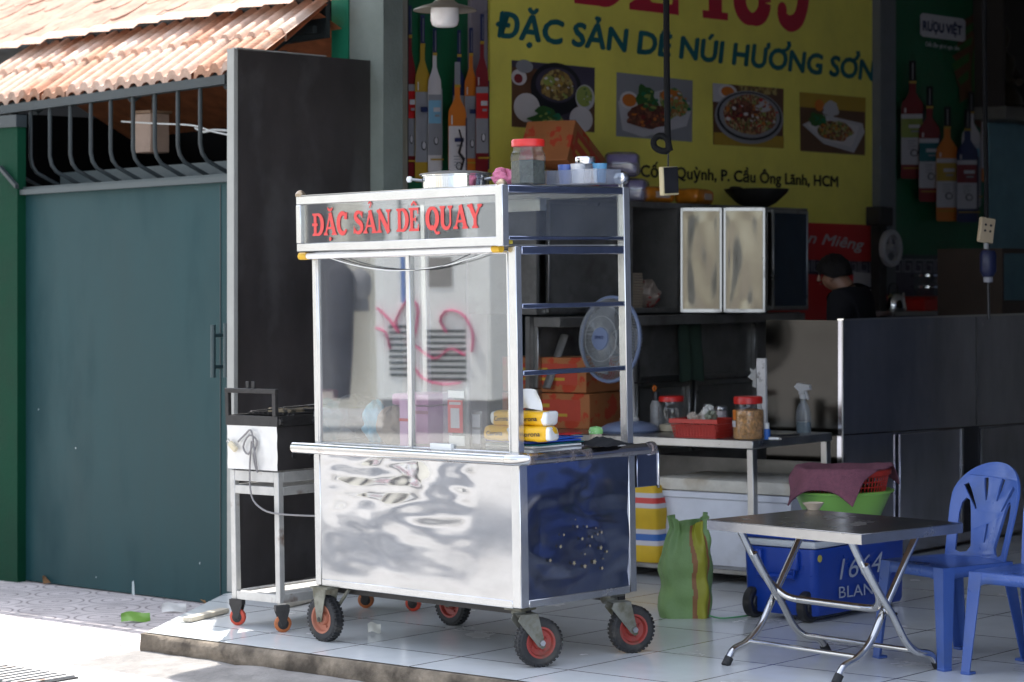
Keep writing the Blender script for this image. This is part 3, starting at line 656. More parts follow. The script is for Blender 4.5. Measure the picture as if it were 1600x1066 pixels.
q = wq([(1546, 192), (1700, 196), (1700, 520), (1546, 520)], 0); mb = MB(); mb.prism(q, .0, .055); mb.build('panel_face', mat('pale_blue_paint', (.16, .30, .34), .6), t)
t = thing('altar_shelf', 'dark altar shelf with a pale sill above the blue wall panel', 'shelf', MW)
p = WP(1546, 175, -.1); mb = MB(); mb.box(p.x-.02, p.x+1.6, -.25, .055, p.z-.06, p.z+.04, bv=.006); mb.build('sill', mat('dusty_sill', (.14, .13, .11), .7), t)
mb = MB(); mb.box(p.x+.0, p.x+1.6, .02, .05, p.z+.04, 4.05); mb.box(p.x-.0, p.x+.04, -.22, .02, p.z+.04, 4.05); mb.build('backboard', mat('dark_wood', (.03, .022, .018), .6), t)
M_ = MW @ Matrix.Translation((p.x+.2, -.10, p.z+.04))
t = thing('seated_statuette', 'small dark seated bronze statuette on the altar shelf', 'statuette', M_)
BRZ = mat('dark_bronze', (.05, .035, .02), .4, .6)
mb = MB(); mb.lathe([(0, 0), (.17, 0), (.20, .03), (.18, .10), (.12, .17), (.10, .25), (.13, .34), (.12, .40), (.05, .45), (.045, .48)], seg=20, sy=.8); mb.build('robe', BRZ, t)
mb = MB(); mb.lathe([(0, .46), (.05, .48), (.07, .55), (.06, .62), (.03, .66), (0, .67)], seg=16); mb.build('head', BRZ, t)
for s_ in (-1, 1):
    mb = MB(); mb.tube([(s_*.11, 0, .37), (s_*.17, -.05, .25), (s_*.05, -.13, .2)], [.04, .035, .03], seg=10); mb.build('arm', BRZ, t)

# ------------------------------------------------------------------ food cart
c0 = flr(815, 952, .25); MC = mat_at(.042, 10.0, -45.0)
CP = lambda px, py, ax=1, v=0.0: loc(MC, px, py, ax, v)
cart = thing('food_cart', 'stainless steel street food cart with glass case and red lettering on small wheels', 'food cart', MC)
def wavy(u, v, seed, a):
    q_ = noise.noise(Vector((u*2, v*2, seed+11)))*.5; n = noise.noise(Vector((u*2.4+q_, v*3.4+q_, seed)))*.85 + noise.noise(Vector((u*4.6+3+q_*3, v*9.0-q_*2, seed+4)))*.38 + noise.noise(Vector((u*9+q_*5, v*17+q_*3, seed+8)))*.07
    e = min(1, 10*min(u, 1-u), 10*min(v, 1-v)); return a*n*max(0, e)
mb = MB(); NX, NZ = 110, 70
mb.grid(NX, NZ, lambda i, j: (-1.258 + 1.216*i/(NX-1), -.004 + wavy(i/(NX-1)*1.2, j/(NZ-1)*.85, 3.3, .0155)*(.13+.87*(j/(NZ-1))**1.6), .280 + .572*j/(NZ-1)))
mb.build('front_panel', STEELW, cart, smooth=180, fixn=False)
mb = MB()
mb.grid(60, 60, lambda i, j: (.004 + wavy(i/59*.8, j/59*.8, 7.1, .011), .042 + .62*i/59, .280 + .572*j/59))
sp = mb.build('side_panel', STEELB, cart, smooth=180, fixn=False)
STAR = mat('star_sticker', (.42, .35, .22), .4, .3, var=.2)
mb = MB(); rs = random.Random(5)
for (px, py, r) in ((899, 812, .006), (902, 823, .012), (917, 823, .011), (931, 825, .007), (940, 832, .012), (881, 836, .010), (910, 842, .014), (925, 839, .011), (934, 835, .010), (876, 854, .014), (922, 853, .010), (939, 856, .017), (948, 862, .012), (860, 876, .014), (897, 880, .017), (914, 866, .008), (914, 885, .017), (929, 878, .020), (941, 888, .014), (942, 873, .007)):
    p = CP(px, py, 0, .012); a0 = rs.uniform(0, 1.2)
    pts = [(.0125, p.y + .75*(r if k % 2 == 0 else r*.42)*math.sin(a0+k*math.pi/5), p.z + .75*(r if k % 2 == 0 else r*.42)*math.cos(a0+k*math.pi/5)) for k in range(10)]
    mb.poly(pts)
st = mb.build('star_stickers', STAR, cart, smooth=0); st['kind'] = 'stuff'
mb = MB()
mb.box(-1.30, -1.297, .03, .67, .28, .86); mb.box(-1.27, -.03, .69, .698, .28, .86); mb.box(-1.29, -.01, .02, .69, .255, .262)
mb.build('rear_panel', STEELD, cart)
def cbar(name, *a, m=ALU, bv=.003):
    b = MB(); b.box(*a, bv=bv); return b.build(name, m, cart)
# lower corner strips and base rails
cbar('corner_strip', -1.30, -1.258, -.008, .03, .25, .855); cbar('corner_strip', -.042, .010, -.008, .040, .25, .855)
cbar('corner_strip', -.03, .010, .662, .705, .25, .855); cbar('corner_strip', -1.30, -1.26, .66, .70, .25, .855)
cbar('base_rail', -1.258, -.042, -.007, .025, .247, .280); cbar('base_rail', -.03, .009, .04, .662, .247, .280)
cbar('counter_top', -1.30, .01, -.012, .71, .855, .885, m=STEELD)
# round push rail
mb = MB(); mb.tube([(-1.405, -.035, .868), (-1.40, -.035, .868), (-.03, -.035, .868)], [.020, .026, .026], seg=16)
mb.tube([(-.05, -.035, .868), (-.01, -.033, .868), (.022, -.012, .868), (.034, .02, .868)], .026, seg=16)
mb.build('push_rail', CHROME, cart)
mb = MB(); mb.tube([(.036, .01, .868), (.036, .775, .868)], .0255, seg=16); mb.tube([(.036, .765, .868), (.036, .79, .868)], .030, seg=16)
mb.build('push_rail', mat('shaded_rail', (.5, .48, .5), .15, 1.0, dirt=(.16, .08, .04), dsc=10, dth=(.55, .75)), cart)  # darker chrome copy: shade on the right end is put into the colour
for x in (-1.1, -.5):
    mb = MB(); mb.tube([(x, -.035, .868), (x, .01, .868)], .01); mb.build('rail_bracket', STEELD, cart)
# upright posts
cbar('post', -1.300, -1.270, 0, .030, .885, 1.75); cbar('post', -.045, .0, 0, .035, .885, 1.75)
cbar('post', -.034, .008, .66, .70, .885, 2.005); cbar('post', -1.30, -1.268, .67, .70, .885, 2.005)
# glass front: two panes and their frames
cbar('pane_frame', -1.270, -1.256, -.001, .014, .890, 1.728); cbar('pane_frame', -.672, -.646, -.004, .020, .890, 1.728); cbar('pane_frame', -.060, -.046, .001, .012, .890, 1.728)
cbar('pane_frame', -1.27, -.046, .001, .022, .886, .897); cbar('pane_frame', -1.27, -.046, .001, .022, 1.718, 1.735)
mb = MB(); mb.box(-1.256, -.672, .006, .009, .897, 1.718); mb.build('glass_pane', PANE, cart)
mb = MB(); mb.box(-.646, -.060, .010, .013, .897, 1.718); mb.build('glass_pane', PANE, cart)
mb = MB(); mb.box(-1.294, -1.291, .03, .67, .897, 1.74); mb.build('glass_pane', PANE, cart)
# cross bars on the open right end
for z in (1.50, 1.222): cbar('cross_bar', -.018, .002, .035, .66, z-.011, z+.011, m=STEELB)
cbar('cross_bar', -.025, .004, .035, .66, 1.715, 1.75, m=STEELB)
# sign box on top
Y0 = -.075
cbar('sign_frame', -1.315, .0, Y0, Y0+.03, 1.963, 2.002); cbar('sign_frame', -1.315, .0, Y0, Y0+.03, 1.752, 1.790)
cbar('sign_frame', -1.315, -1.283, Y0-.002, Y0+.032, 1.790, 1.963); cbar('sign_frame', -.038, .004, Y0-.002, Y0+.036, 1.750, 2.006)
cbar('sign_frame', -.03, .003, Y0+.036, .66, 1.972, 2.002, m=STEELB); cbar('sign_frame', -.03, .003, Y0+.036, .66, 1.775, 1.792, m=STEELB)
cbar('sign_frame', -1.31, -1.285, Y0+.03, .67, 1.97, 2.0); cbar('sign_frame', -1.31, -1.285, Y0+.03, .67, 1.752, 1.79)
cbar('sign_frame', -1.27, -.03, .672, .70, 1.965, 2.0); 
mb = MB(); mb.box(-1.283, -.038, Y0+.010, Y0+.013, 1.790, 1.963); mb.build('sign_glass', PANES, cart)
mb = MB(); mb.box(-.010, -.007, Y0+.036, .66, 1.792, 1.972); mb.build('sign_glass', PANES, cart)
mb = MB(); mb.box(-1.31, -.002, Y0+.002, .70, 2.002, 2.006); mb.build('roof_sheet', STEELD, cart)
cbar('ceiling_sheet', -1.30, -.04, .03, .68, 1.752, 1.757, m=mat('pale_ceiling_sheet', (.55, .55, .53), .35, .6), bv=0)
mb = MB(); mb.box(-.3, -.05, .20, .24, 1.90, 1.95); mb.box(-.3, -.045, .18, .26, 1.95, 1.955); mb.build('lamp_holder', ALU, cart)
mb = MB(); mb.box(-.035, -.015, -.02, .0, 1.76, 1.78); mb.build('yellow_edge', C('yellow_trim', (.5, .4, .05)), cart)
p = CP(970, 287, 1, .68)
mb = MB(); mb.lathe([(0, 2.0), (.02, 2.003), (.012, 2.012), (.03, 2.025), (.036, 2.045), (.028, 2.066), (0, 2.076)], M=Matrix.Translation((-.02, .68, 0)), seg=18); mb.build('ball_finial', CHROME, cart)
for (x, y) in ((-1.30, Y0+.015), (-.02, Y0+.02)):
    mb = MB(); mb.lathe([(0, 2.0), (.022, 2.0), (.024, 2.012), (.014, 2.025), (0, 2.03)], M=Matrix.Translation((x, y, 0)), seg=12); mb.build('corner_cap', mat('tarnished_cap', (.35, .28, .2), .4, .9), cart)
# tube light
tl_ = MB(); tl_.tube([(-1.30, -.028, 1.733), (-.07, -.028, 1.741)], .0145, seg=14); tube_ = tl_.build('tube_light', mat('milky_tube', (.82, .82, .82), .25), cart)
for a, b in ((-1.345, -1.292), (-.10, -.055)):
    mb = MB(); mb.tube([(a, -.028, 1.733 if a < -1 else 1.741), (b, -.028, 1.733 if a < -1 else 1.741)], .017, seg=14); mb.build('end_cap', C('end_cap_yellow', (.65, .38, .01)), tube_)
for pts in (((530, 403), (570, 415), (620, 421), (680, 419), (735, 397)), ((505, 400), (560, 416), (625, 423), (700, 414), (770, 392))):
    mb = MB(); mb.tube(bez([(CP(*q, 1, -.016).x, -.016, CP(*q, 1, -.016).z) for q in pts], 24), .0022, seg=5); mb.build('lamp_wire', BLACKP if pts[0][0] == 530 else WHITEP, cart)
# hand-made serif lettering on the sign glass
LET = mat('red_letter_film', (.62, .05, .045), .45, 0, var=.08)
def strk(pts, ws):
    P = [Vector((p[0], p[1])) for p in pts]; L_, R_ = [], []
    for i, p in enumerate(P):
        d = (P[min(i+1, len(P)-1)] - P[max(i-1, 0)]).normalized(); n = Vector((-d.y, d.x)); w_ = ws[i] if isinstance(ws, (list, tuple)) else ws
        L_.append(p + n*w_/2); R_.append(p - n*w_/2)
    return L_ + R_[::-1]
def rc(a, b, c, d): return [(a, b), (c, b), (c, d), (a, d)]
def serif(x, z, w_, up): s_ = 1 if up else -1; return [(x-w_/2, z), (x+w_/2, z), (x+w_/2, z+s_*.07), (x+w_*.22, z+s_*.14), (x-w_*.22, z+s_*.14), (x-w_/2, z+s_*.07)]
def arcp(cx, cz, rx, rz, a0, a1, n=20): return [(cx+rx*math.cos(R(a0+(a1-a0)*k/n)), cz+rz*math.sin(R(a0+(a1-a0)*k/n))) for k in range(n+1)]
def wsine(n, lo, hi, ph): return [lo + (hi-lo)*abs(math.sin(math.pi*k/n + ph)) for k in range(n+1)]
def stem(x, w_=.20): return [rc(x-w_/2, 0, x+w_/2, 1), serif(x, 0, w_+.18, True), serif(x, 1, w_+.18, False)]
def letter(ch):
    if ch in 'DĐ':
        r = stem(.2) + [strk([(.2, .945), (.38, .945)] + arcp(.40, .5, .33, .445, 88, -88) + [(.38, .055), (.2, .055)], [.11, .11] + wsine(20, .12, .25, 0) + [.11, .11])]
        if ch == 'Đ': r.append(rc(.0, .44, .40, .56))
        return r, .84
    if ch == 'A': return [strk([(.46, .98), (.14, .06)], .12), strk([(.44, 1.0), (.76, .06)], .23), rc(.25, .27, .66, .37), serif(.14, 0, .30, True), serif(.76, 0, .36, True)], .94
    if ch == 'C': return [strk(arcp(.42, .5, .32, .44, 42, 322, 26), [.10 + .16*max(0, math.sin(math.pi*k/26))**.8 for k in range(27)]), strk([(.70, .98), (.70, .66)], [.10, .05]), ell(.62, .76, .10, .10)], .80
    if ch == 'S': return [strk(bez([(.60, .80), (.50, .93), (.34, .945), (.19, .86), (.18, .72), (.32, .58), (.52, .46), (.62, .30), (.55, .13), (.38, .055), (.20, .09), (.11, .24)], 44), [.08 + .15*math.sin(math.pi*k/44) for k in range(45)]), strk([(.64, .98), (.64, .68)], [.09, .04]), strk([(.08, .02), (.08, .34)], [.09, .04])], .74
    if ch == 'N': return [strk([(.17, 0), (.17, 1)], .12), strk([(.80, 0), (.80, 1)], .12), strk([(.12, 1), (.82, .0)], .24), serif(.17, 0, .32, True), serif(.80, 1, .32, False), serif(.13, 1, .26, False)], .98
    if ch == 'E': return stem(.2) + [rc(.2, .89, .66, 1), rc(.2, 0, .68, .11), rc(.2, .45, .5, .56), strk([(.63, 1), (.65, .72)], [.12, .05]), strk([(.65, 0), (.68, .30)], [.12, .05]), strk([(.5, .36), (.5, .65)], [.05, .05])], .78
    if ch == 'Q': return [strk(arcp(.44, .5, .33, .44, 90, 450, 32), [.13 + .13*abs(math.cos(2*math.pi*(k/32)+math.pi/2)) for k in range(33)]), strk(bez([(.38, .18), (.54, .10), (.70, -.12), (.92, -.10)], 12), .12)], .92
    if ch == 'U': return [strk([(.19, 1), (.19, .34)] + arcp(.45, .32, .26, .27, 180, 360, 14) + [(.71, 1)], [.22, .22] + [.22-.008*k for k in range(15)] + [.11]), serif(.19, 1, .36, False), serif(.71, 1, .30, False)], .92
    if ch == 'Y': return [strk([(.13, 1), (.44, .44)], .23), strk([(.78, 1), (.46, .44)], .12), rc(.35, 0, .55, .50), serif(.45, 0, .38, True), serif(.14, 1, .34, False), serif(.76, 1, .30, False)], .90
    return [], .36
def numeral(ch):
    if ch == '1': return [rc(.14, 0, .40, 1), rc(.02, 0, .52, .09), strk([(.03, .80), (.22, .98)], .14)], .62
    if ch == '8': return [strk(arcp(.40, .27, .26, .22, 0, 360, 28), [.15 + .11*abs(math.cos(2*math.pi*k/28)) for k in range(29)]), strk(arcp(.40, .75, .22, .20, 0, 360, 28), [.13 + .10*abs(math.cos(2*math.pi*k/28)) for k in range(29)])], .84
    if ch == '9': return [strk(arcp(.40, .70, .24, .24, 0, 360, 28), [.13 + .11*abs(math.cos(2*math.pi*k/28)) for k in range(29)]), strk(bez([(.66, .72), (.66, .40), (.56, .14), (.38, .05), (.22, .10), (.17, .20)], 24), [.24 - .10*abs(k/24-.2) for k in range(25)]), ell(.19, .21, .10, .10)], .84
    return letter(ch)
_t, _y = HEADLINE
_p, _q = WP(896, 5, _y), WP(1268, 47, _y); _h = WP(1100, 27, _y); _cap = WP(1100, -103, _y).z - _h.z
_w = [('D', 1.15), ('E', 1.3), (' ', 1), ('1', 1), ('8', 1), ('9', 1)]; _tot = sum(numeral(c)[1]*k for c, k in _w); _x = _p.x; _k = (_q.x-_p.x)/_tot
for _c, _s in _w:
    _shp, _wd = numeral(_c); mb = MB(); _n = 0
    for _pp in _shp:
        _n += 1; mb.flat([(_x + a*_k*_s, _p.z + (_q.z-_p.z)*(_x + a*_k*_s - _p.x)/(_q.x-_p.x) + b*_cap) for a, b in _pp], _y - .002 - _n*.0004, 0)
    if _shp: mb.build('headline_letter', C('headline_red', (.52, .02, .05), .35), _t, smooth=0, fixn=False)
    _x += _wd*_k*_s
def accent(kind, cx):
    if kind == 'breve': return [strk(arcp(cx, 1.26, .17, .15, 190, 350, 10), [.05+.07*math.sin(math.pi*k/10) for k in range(11)])]
    if kind == 'dot': return [ell(cx, -.16, .09, .09)]
    if kind == 'hook': return [strk(bez([(cx-.10, 1.28), (cx, 1.36), (cx+.10, 1.28), (cx+.02, 1.17), (cx, 1.10)], 16), .07)]
    if kind == 'hat': return [strk([(cx-.18, 1.10), (cx, 1.26), (cx+.18, 1.10)], .10)]
word = [('Đ', []), ('A', ['breve', 'dot']), ('C', []), (' ', []), ('S', []), ('A', ['hook']), ('N', []), (' ', []), ('D', []), ('E', ['hat']), (' ', []), ('Q', []), ('U', []), ('A', []), ('Y', [])]
tot = sum(letter(c)[1] for c, _ in word); pA, pB = CP(488, 369, 1, Y0+.006), CP(753, 356, 1, Y0+.006); capz = CP(488, 334, 1, Y0+.006).z - pA.z
kx = (pB.x-pA.x)/tot; xx = pA.x
for ch, acc in word:
    shp, wd = letter(ch)
    if shp:
        mb = MB(); n = 0
        lift = lambda x: pA.z + (pB.z-pA.z)*(x-pA.x)/(pB.x-pA.x)
        for s_ in shp + [q for a in acc for q in accent(a, wd/2)]:
            n += 1; mb.flat([(xx + p[0]*kx, lift(xx) + p[1]*capz) for p in s_], Y0 + .008 - n*.0003)
        mb.build('letter', LET, cart, smooth=0, fixn=False)
    xx += wd*kx
# wheels
def wheel(name, ang, pos, axle_out, fork, rim_m, r=.103):
    """wheel with its axle along the local y axis turned by ang; fork is a list of polylines for the bracket"""
    M_ = Matrix.Translation(pos) @ Matrix.Rotation(ang, 4, 'Z') @ Matrix.Rotation(R(90), 4, 'X')
    root = MB(); Mi = M_
    W_ = .026
    root.lathe([(.060, W_*.8), (.068, W_), (.088, W_), (.098, W_*.72), (r-.004, W_*.45), (r-.003, 0), (r-.004, -W_*.45), (.098, -W_*.72), (.088, -W_), (.068, -W_), (.060, -W_*.8)], M=Mi, seg=48)
    for k in range(40):
        for sgn in (-1, 1):
            A = Mi @ Matrix.Rotation(2*math.pi*(k + .25*sgn)/34, 4, 'Z')
            root.box(r-.012, r+.0005, -.0058, .0058, .004 if sgn > 0 else -W_*.86, W_*.86 if sgn > 0 else -.004, bv=.0015, M=A)
            root.box(r-.020, r-.008, -.0045, .0045, sgn*W_*.72-.004, sgn*W_*.72+.004, M=A)
    wh = root.build(name, RUBBER, cart, smooth=35)
    b = MB()
    for sg in (1, -1):
        b.lathe([(.064, sg*W_*.7), (.066, sg*W_*1.02), (.058, sg*W_*.98), (.052, sg*W_*.45), (.030, sg*W_*.30), (.024, sg*W_*.75), (.012, sg*W_*.95), (0, sg*W_*.95)], M=Mi, seg=36)
        for k in range(4):
            A = Mi @ Matrix.Rotation(k*math.pi/2+.5, 4, 'Z') @ Matrix.Translation((.038, 0, sg*W_*.36)); b.lathe([(0, sg*.007), (.0055, sg*.006), (.006, 0)], M=A, seg=6)
    b.build('rim', rim_m, wh, smooth=35)
    f = MB(); f.lathe([(0, W_*1.5), (.010, W_*1.5), (.011, -W_*1.5), (0, -W_*1.5)], M=Mi, seg=10); f.build('axle', IRON, wh)
    return wh
FORK = mat('caster_fork_steel', (.20, .20, .17), .5, .7, var=.3, dirt=(.10, .09, .05), dsc=14, dth=(.45, .7))
def caster(px, py, ang_world, head):
    p = flr(px, py); pl = MC.inverted() @ p; pos = Vector((pl.x, pl.y, .103)); ang = R(ang_world) + R(45)
    wh = wheel('caster_wheel', ang, pos, 1, None, REDRIM)
    b = MB(); hd = Vector((head[0], head[1], .243)); b.box(hd.x-.05, hd.x+.05, hd.y-.045, hd.y+.045, .236, .246)
    b.lathe([(.035, .236), (.04, .222), (.03, .205), (0, .203)], M=Matrix.Translation((hd.x, hd.y, 0)), seg=16)
    ax = Vector((-math.sin(ang), math.cos(ang), 0)); al = Vector((math.cos(ang), math.sin(ang), 0))
    off = (hd - pos); da = off.dot(al)
    for sg in (-1, 1):
        o = ax*sg*.036
        pts = [(al*(da-.04), .225), (al*(da+.04), .225), (al*.016, .085-.0), (al*.0, .078), (al*-.018, .09), (al*(da-.05), .20)]
        fr = [pos*1 + q + o + Vector((0, 0, z-.103)) for q, z in pts]
        if sg*0 == 0:
            A = [b.bm.verts.new(v + ax*.002) for v in fr]; B_ = [b.bm.verts.new(v - ax*.002) for v in fr]
            b.bm.faces.new(A); b.bm.faces.new(B_[::-1])
            for i in range(len(fr)): j = (i+1) % len(fr); b.bm.faces.new((A[j], A[i], B_[i], B_[j]))
    T_ = [pos + al*(da-.045) - ax*.038 + Vector((0, 0, .122)), pos + al*(da+.045) - ax*.038 + Vector((0, 0, .122)), pos + al*(da+.045) + ax*.038 + Vector((0, 0, .122)), pos + al*(da-.045) + ax*.038 + Vector((0, 0, .122))]
    b.poly(T_); b.build('fork', FORK, wh)
    b = MB(); b.lathe([(0, .046), (.013, .046), (.015, .040), (.015, -.040), (.013, -.046), (0, -.046)], M=Matrix.Translation(pos) @ Matrix.Rotation(ang, 4, 'Z') @ Matrix.Rotation(R(90), 4, 'X'), seg=6); b.build('axle_nut', STEELD, wh)
caster(842, 1042, 24, (-.06, .055)); caster(987, 1020, 22, (-.06, .60))
for (px, py) in ((509, 1002), (708, 977)):
    p = MC.inverted() @ flr(px, py); pos = Vector((p.x, p.y, .103))
    wh = wheel('fixed_wheel', 0.0, pos, 1, None, ORRIM if px == 509 else REDRIM)
    b = MB()
    for sg in (-1, 1):
        b.prism([(pos.x-.045, .245), (pos.x+.05, .245), (pos.x+.014, .09), (pos.x-.014, .09)], pos.y+sg*.036-.002, pos.y+sg*.036+.002)
    b.box(pos.x-.06, pos.x+.06, pos.y-.04, pos.y+.04, .238, .246); b.tube([(pos.x+.13, pos.y+.03, .24), (pos.x+.02, pos.y+.03, .12)], .008)
    b.build('bracket', FORK, wh)
mb = MB(); mb.box(-1.28, -.02, .62, .66, .21, .25); mb.box(-1.28, -.02, .05, .08, .215, .247); mb.build('chassis_bar', IRON, cart)
# tray hanging off the back corner
mb = MB(); mb.box(.0, .012, .715, .85, .70, .845, bv=.003); mb.box(-.5, .0, .84, .85, .70, .845); mb.box(-.5, .0, .715, .84, .70, .708)
mb.build('side_tray', STEELB, cart); mb = MB(); mb.box(.004, .018, .712, .855, .845, .856, bv=.002); mb.box(.004, .018, .848, .856, .69, .845, bv=.002); mb.build('tray_trim', STEEL, cart)

# ------------------------------------------------------------------ things in and on the cart
def on(M, x, y, z, yaw=0): return M @ Matrix.Translation((x, y, z)) @ Matrix.Rotation(R(yaw), 4, 'Z')
def softbox(mb, sx, sy, sz, m=0, puff=.12, seed=1, n=10, amp=.006, z0=0):
    """pillowy pack, base at z0"""
    for fx in (0,):
        def f(i, j):
            u = 2*math.pi*i/(4*n); v = j/(n)
            cu, su = math.cos(u), math.sin(u); e = .35
            X = math.copysign(abs(cu)**e, cu); Y = math.copysign(abs(su)**e, su)
            ph = math.pi*(v-.5); k = max(0.0, math.cos(ph))**.38; Z = math.copysign(abs(math.sin(ph))**.5, math.sin(ph))
            p = Vector((X*sx/2*k, Y*sy/2*k, z0 + sz/2 + Z*sz/2)); q = noise.noise(p*18 + Vector((seed, 0, 0)))*amp
            return p + Vector((q, q, q*.5))
        mb.grid(4*n, n+1, f, m, cu=True)
def bag(M, label, name, cat, m, sx, sy, sz, seed, amp=.03, freq=9, top=None):
    mb = MB()
    def f(i, j):
        a = 2*math.pi*i/48; v = j/24; r = (math.sin(math.pi*min(1, v*.93+.07)))**.55 if top is None else top(v)
        p = Vector((math.cos(a)*sx/2*r, math.sin(a)*sy/2*r, sz*v))
        k = noise.noise(Vector((math.cos(a)*2+seed, math.sin(a)*2, v*4)))*amp + noise.noise(p*freq*3 + Vector((0, seed, 0)))*amp*.5 + abs(noise.noise(p*freq + Vector((seed, 0, 0))))*-amp*.6
        p.x += math.cos(a)*k; p.y += math.sin(a)*k; p.z = max(0.0, p.z + (k*.6 if j else 0)); return p
    mb.grid(48, 25, f, cu=True); mb.bm.faces.new([v for v in mb.bm.verts[:0]]) if False else None
    return tag(mb.build(name, m, M=M, smooth=60), label, cat)
CZ = .886
bag(on(MC, CP(548, 685, 1, .30).x, .30, CZ, 10), 'glossy black plastic bag inside the left end of the glass case', 'plastic_bag', 'plastic bag', mat('black_bag', (.015, .016, .02), .18, 0, bump=.5, bsc=25), .40, .26, .20, 3, .05, 8)
bag(on(MC, CP(588, 685, 1, .22).x, .22, CZ, 0), 'light blue plastic bag next to the black bag in the glass case', 'plastic_bag', 'plastic bag', mat('blue_bag', (.10, .36, .50), .35, 0, bump=.4, bsc=30), .12, .12, .19, 8, .02, 10)
bag(on(MC, CP(613, 690, 1, .16).x, .16, CZ, 0), 'crumpled brown paper bag beside the pink box in the glass case', 'paper_bag', 'paper bag', mat('brown_paper', (.30, .22, .16), .8, bump=.4, bsc=30), .15, .12, .17, 5, .02, 10)
x = CP(662, 690, 1, .30).x
t = thing('pink_bin', 'pink plastic bin with a lid behind the middle of the glass case', 'bin', on(MC, x, .30, CZ, 8))
PK = mat('pink_plastic', (.55, .22, .42), .4)
mb = MB(); mb.box(-.10, .10, -.09, .09, 0, .17, bv=.012, seg=2); mb.build('bin_body', PK, t)
mb = MB(); mb.box(-.106, .106, -.096, .096, .172, .225, bv=.012, seg=2); mb.build('lid', PK, t)
mb = MB(); mb.box(-.101, .101, -.0905, -.0903, .135, .15); mb.build('band', C('mauve_band', (.35, .10, .18)), t)
x = CP(641, 690, 1, .06).x
t = thing('pink_box', 'slim upright pink box with a red band at the glass mullion', 'box', on(MC, x-.02, .06, CZ, 0))
mb = MB(); mb.box(-.028, .028, -.02, .02, 0, .21, bv=.004); mb.build('box_body', mat('light_pink_card', (.62, .36, .56), .45), t)
mb = MB(); mb.box(-.0285, .0285, -.0205, .0205, .115, .128); mb.build('band', RED, t)
x = CP(714, 690, 1, .05).x
t = thing('payment_stand', 'clear acrylic payment stand with a red framed white card', 'display stand', on(MC, x, .05, CZ, 0))
ACR = glass('acrylic', (.95, .97, .97), .10, .03, haze=.10)
mb = MB(); mb.box(-.085, .075, 0, .003, .0, .29); mb.box(-.085, .075, -.05, .03, 0, .003); mb.build('acrylic_sheet', ACR, t)
mb = MB(); mb.box(-.050, .040, -.004, -.001, .075, .215, 0); mb.box(-.032, .022, -.0048, -.0042, .095, .180, 1); mb.box(-.04, .03, -.0048, -.0042, .195, .206, 1); mb.build('red_card', [mat('card_red', (.62, .10, .10), .5), WHI], t)
mb = MB(); mb.box(-.045, .05, -.004, -.001, .020, .062); mb.box(-.045, .05, -.0042, -.001, .225, .255); mb.build('white_slip', WHITEP, t)
mb = MB(); mb.box(-.11, .02, -.055, -.035, .003, .03); mb.build('paper_slip', WHITEP, t)
x = CP(745, 690, 1, .08).x
t = thing('name_card_stand', 'small clear stand with a grey card right of the payment stand', 'card stand', on(MC, x, .08, CZ, -5))
mb = MB(); mb.box(-.032, .032, 0, .003, 0, .17); mb.box(-.03, .03, -.03, .03, 0, .003); mb.build('acrylic_sheet', ACR, t)
mb = MB(); mb.box(-.027, .027, -.003, -.001, .10, .155); mb.box(-.027, .027, -.003, -.001, .03, .09); mb.build('grey_card', C('card_grey', (.38, .37, .40)), t)
# tissue packs
YT = mat('yellow_wrapper', (.72, .40, .01), .3, 0, var=.08, bump=.25, bsc=30); WT = mat('clear_white_wrapper', (.72, .72, .70), .25, 0, var=.15, bump=.4, bsc=40)
zf = .02
packs = [((788, 678), .085, .0, 0, 'crumpled yellow tissue pack lying at the left behind the glass'), ((838, 678), .10, .0, 18, 'yellow tissue pack with clear white end at the lower right of the pile'), ((800, 650), .09, .062, -6, 'yellow tissue pack with white end on the upper left of the pile'), ((836, 650), .12, .062, 12, 'yellow tissue pack on top of the pile with a tissue sticking out')]
for k, ((px, py), y, dz, yaw, lb) in enumerate(packs):
    p = CP(px, py, 1, y)
    t = thing('tissue_pack', lb, 'tissue pack', on(MC, p.x, y, CZ + .05 + dz, yaw), 'yellow tissue packs piled in the cart')
    mb = MB(); softbox(mb, .165, .10, .066, seed=k*3+1, amp=.008); o = mb.build('wrapper', YT, t, smooth=80)
    mb = MB(); sgn = 1 if k != 2 else -1; softbox(mb, .05, .094, .060, seed=k+20, amp=.006, z0=.003)
    for v in mb.bm.verts: v.co.x += sgn*.063
    mb.build('clear_end', WT, t, smooth=80)
    if k == 3:
        mb = MB(); mb.grid(9, 9, lambda i, j: ((i-4)*.016*(1-.03*j) - .03, -.01 + .02*math.sin(i*.9+j*.3), .062 + j*.010 + .015*math.cos((i-4)*.35)), 0); mb.build('tissue', WHITEP, t, smooth=80)
    mb = MB(); text(mb, 'Corona', (-.05, .022), (.045, .026), .020, -.0575, 0, .02); mb.build('wrapper_text', BLK, t, smooth=0)
t = thing('folder_stack', 'stack of blue and white menus lying on the cart counter', 'menus', on(MC, -.12, .25, CZ, 0))
for k, (m_, h) in enumerate(((WHITEP, .012), (GREY, .008), (WHITEP, .008), (BLU, .006), (mat('menu_blue', (.02, .06, .35), .4), .008), (mat('menu_blue2', (.02, .10, .45), .4), .006))):
    mb = MB(); M_ = Matrix.Rotation(R((-4, 3, -2, 5, -6, 8)[k]), 4, 'Z'); z = .010*k; mb.box(-.17, .12, -.16, .13+.02*(k % 2), z, z+h, bv=.002, M=M_); mb.build('menu', m_, t)
mb = MB(); M_ = Matrix.Rotation(R(14), 4, 'Z'); mb.box(.02, .09, .10, .2, .060, .064, M=M_); mb.build('red_corner', RED, t)
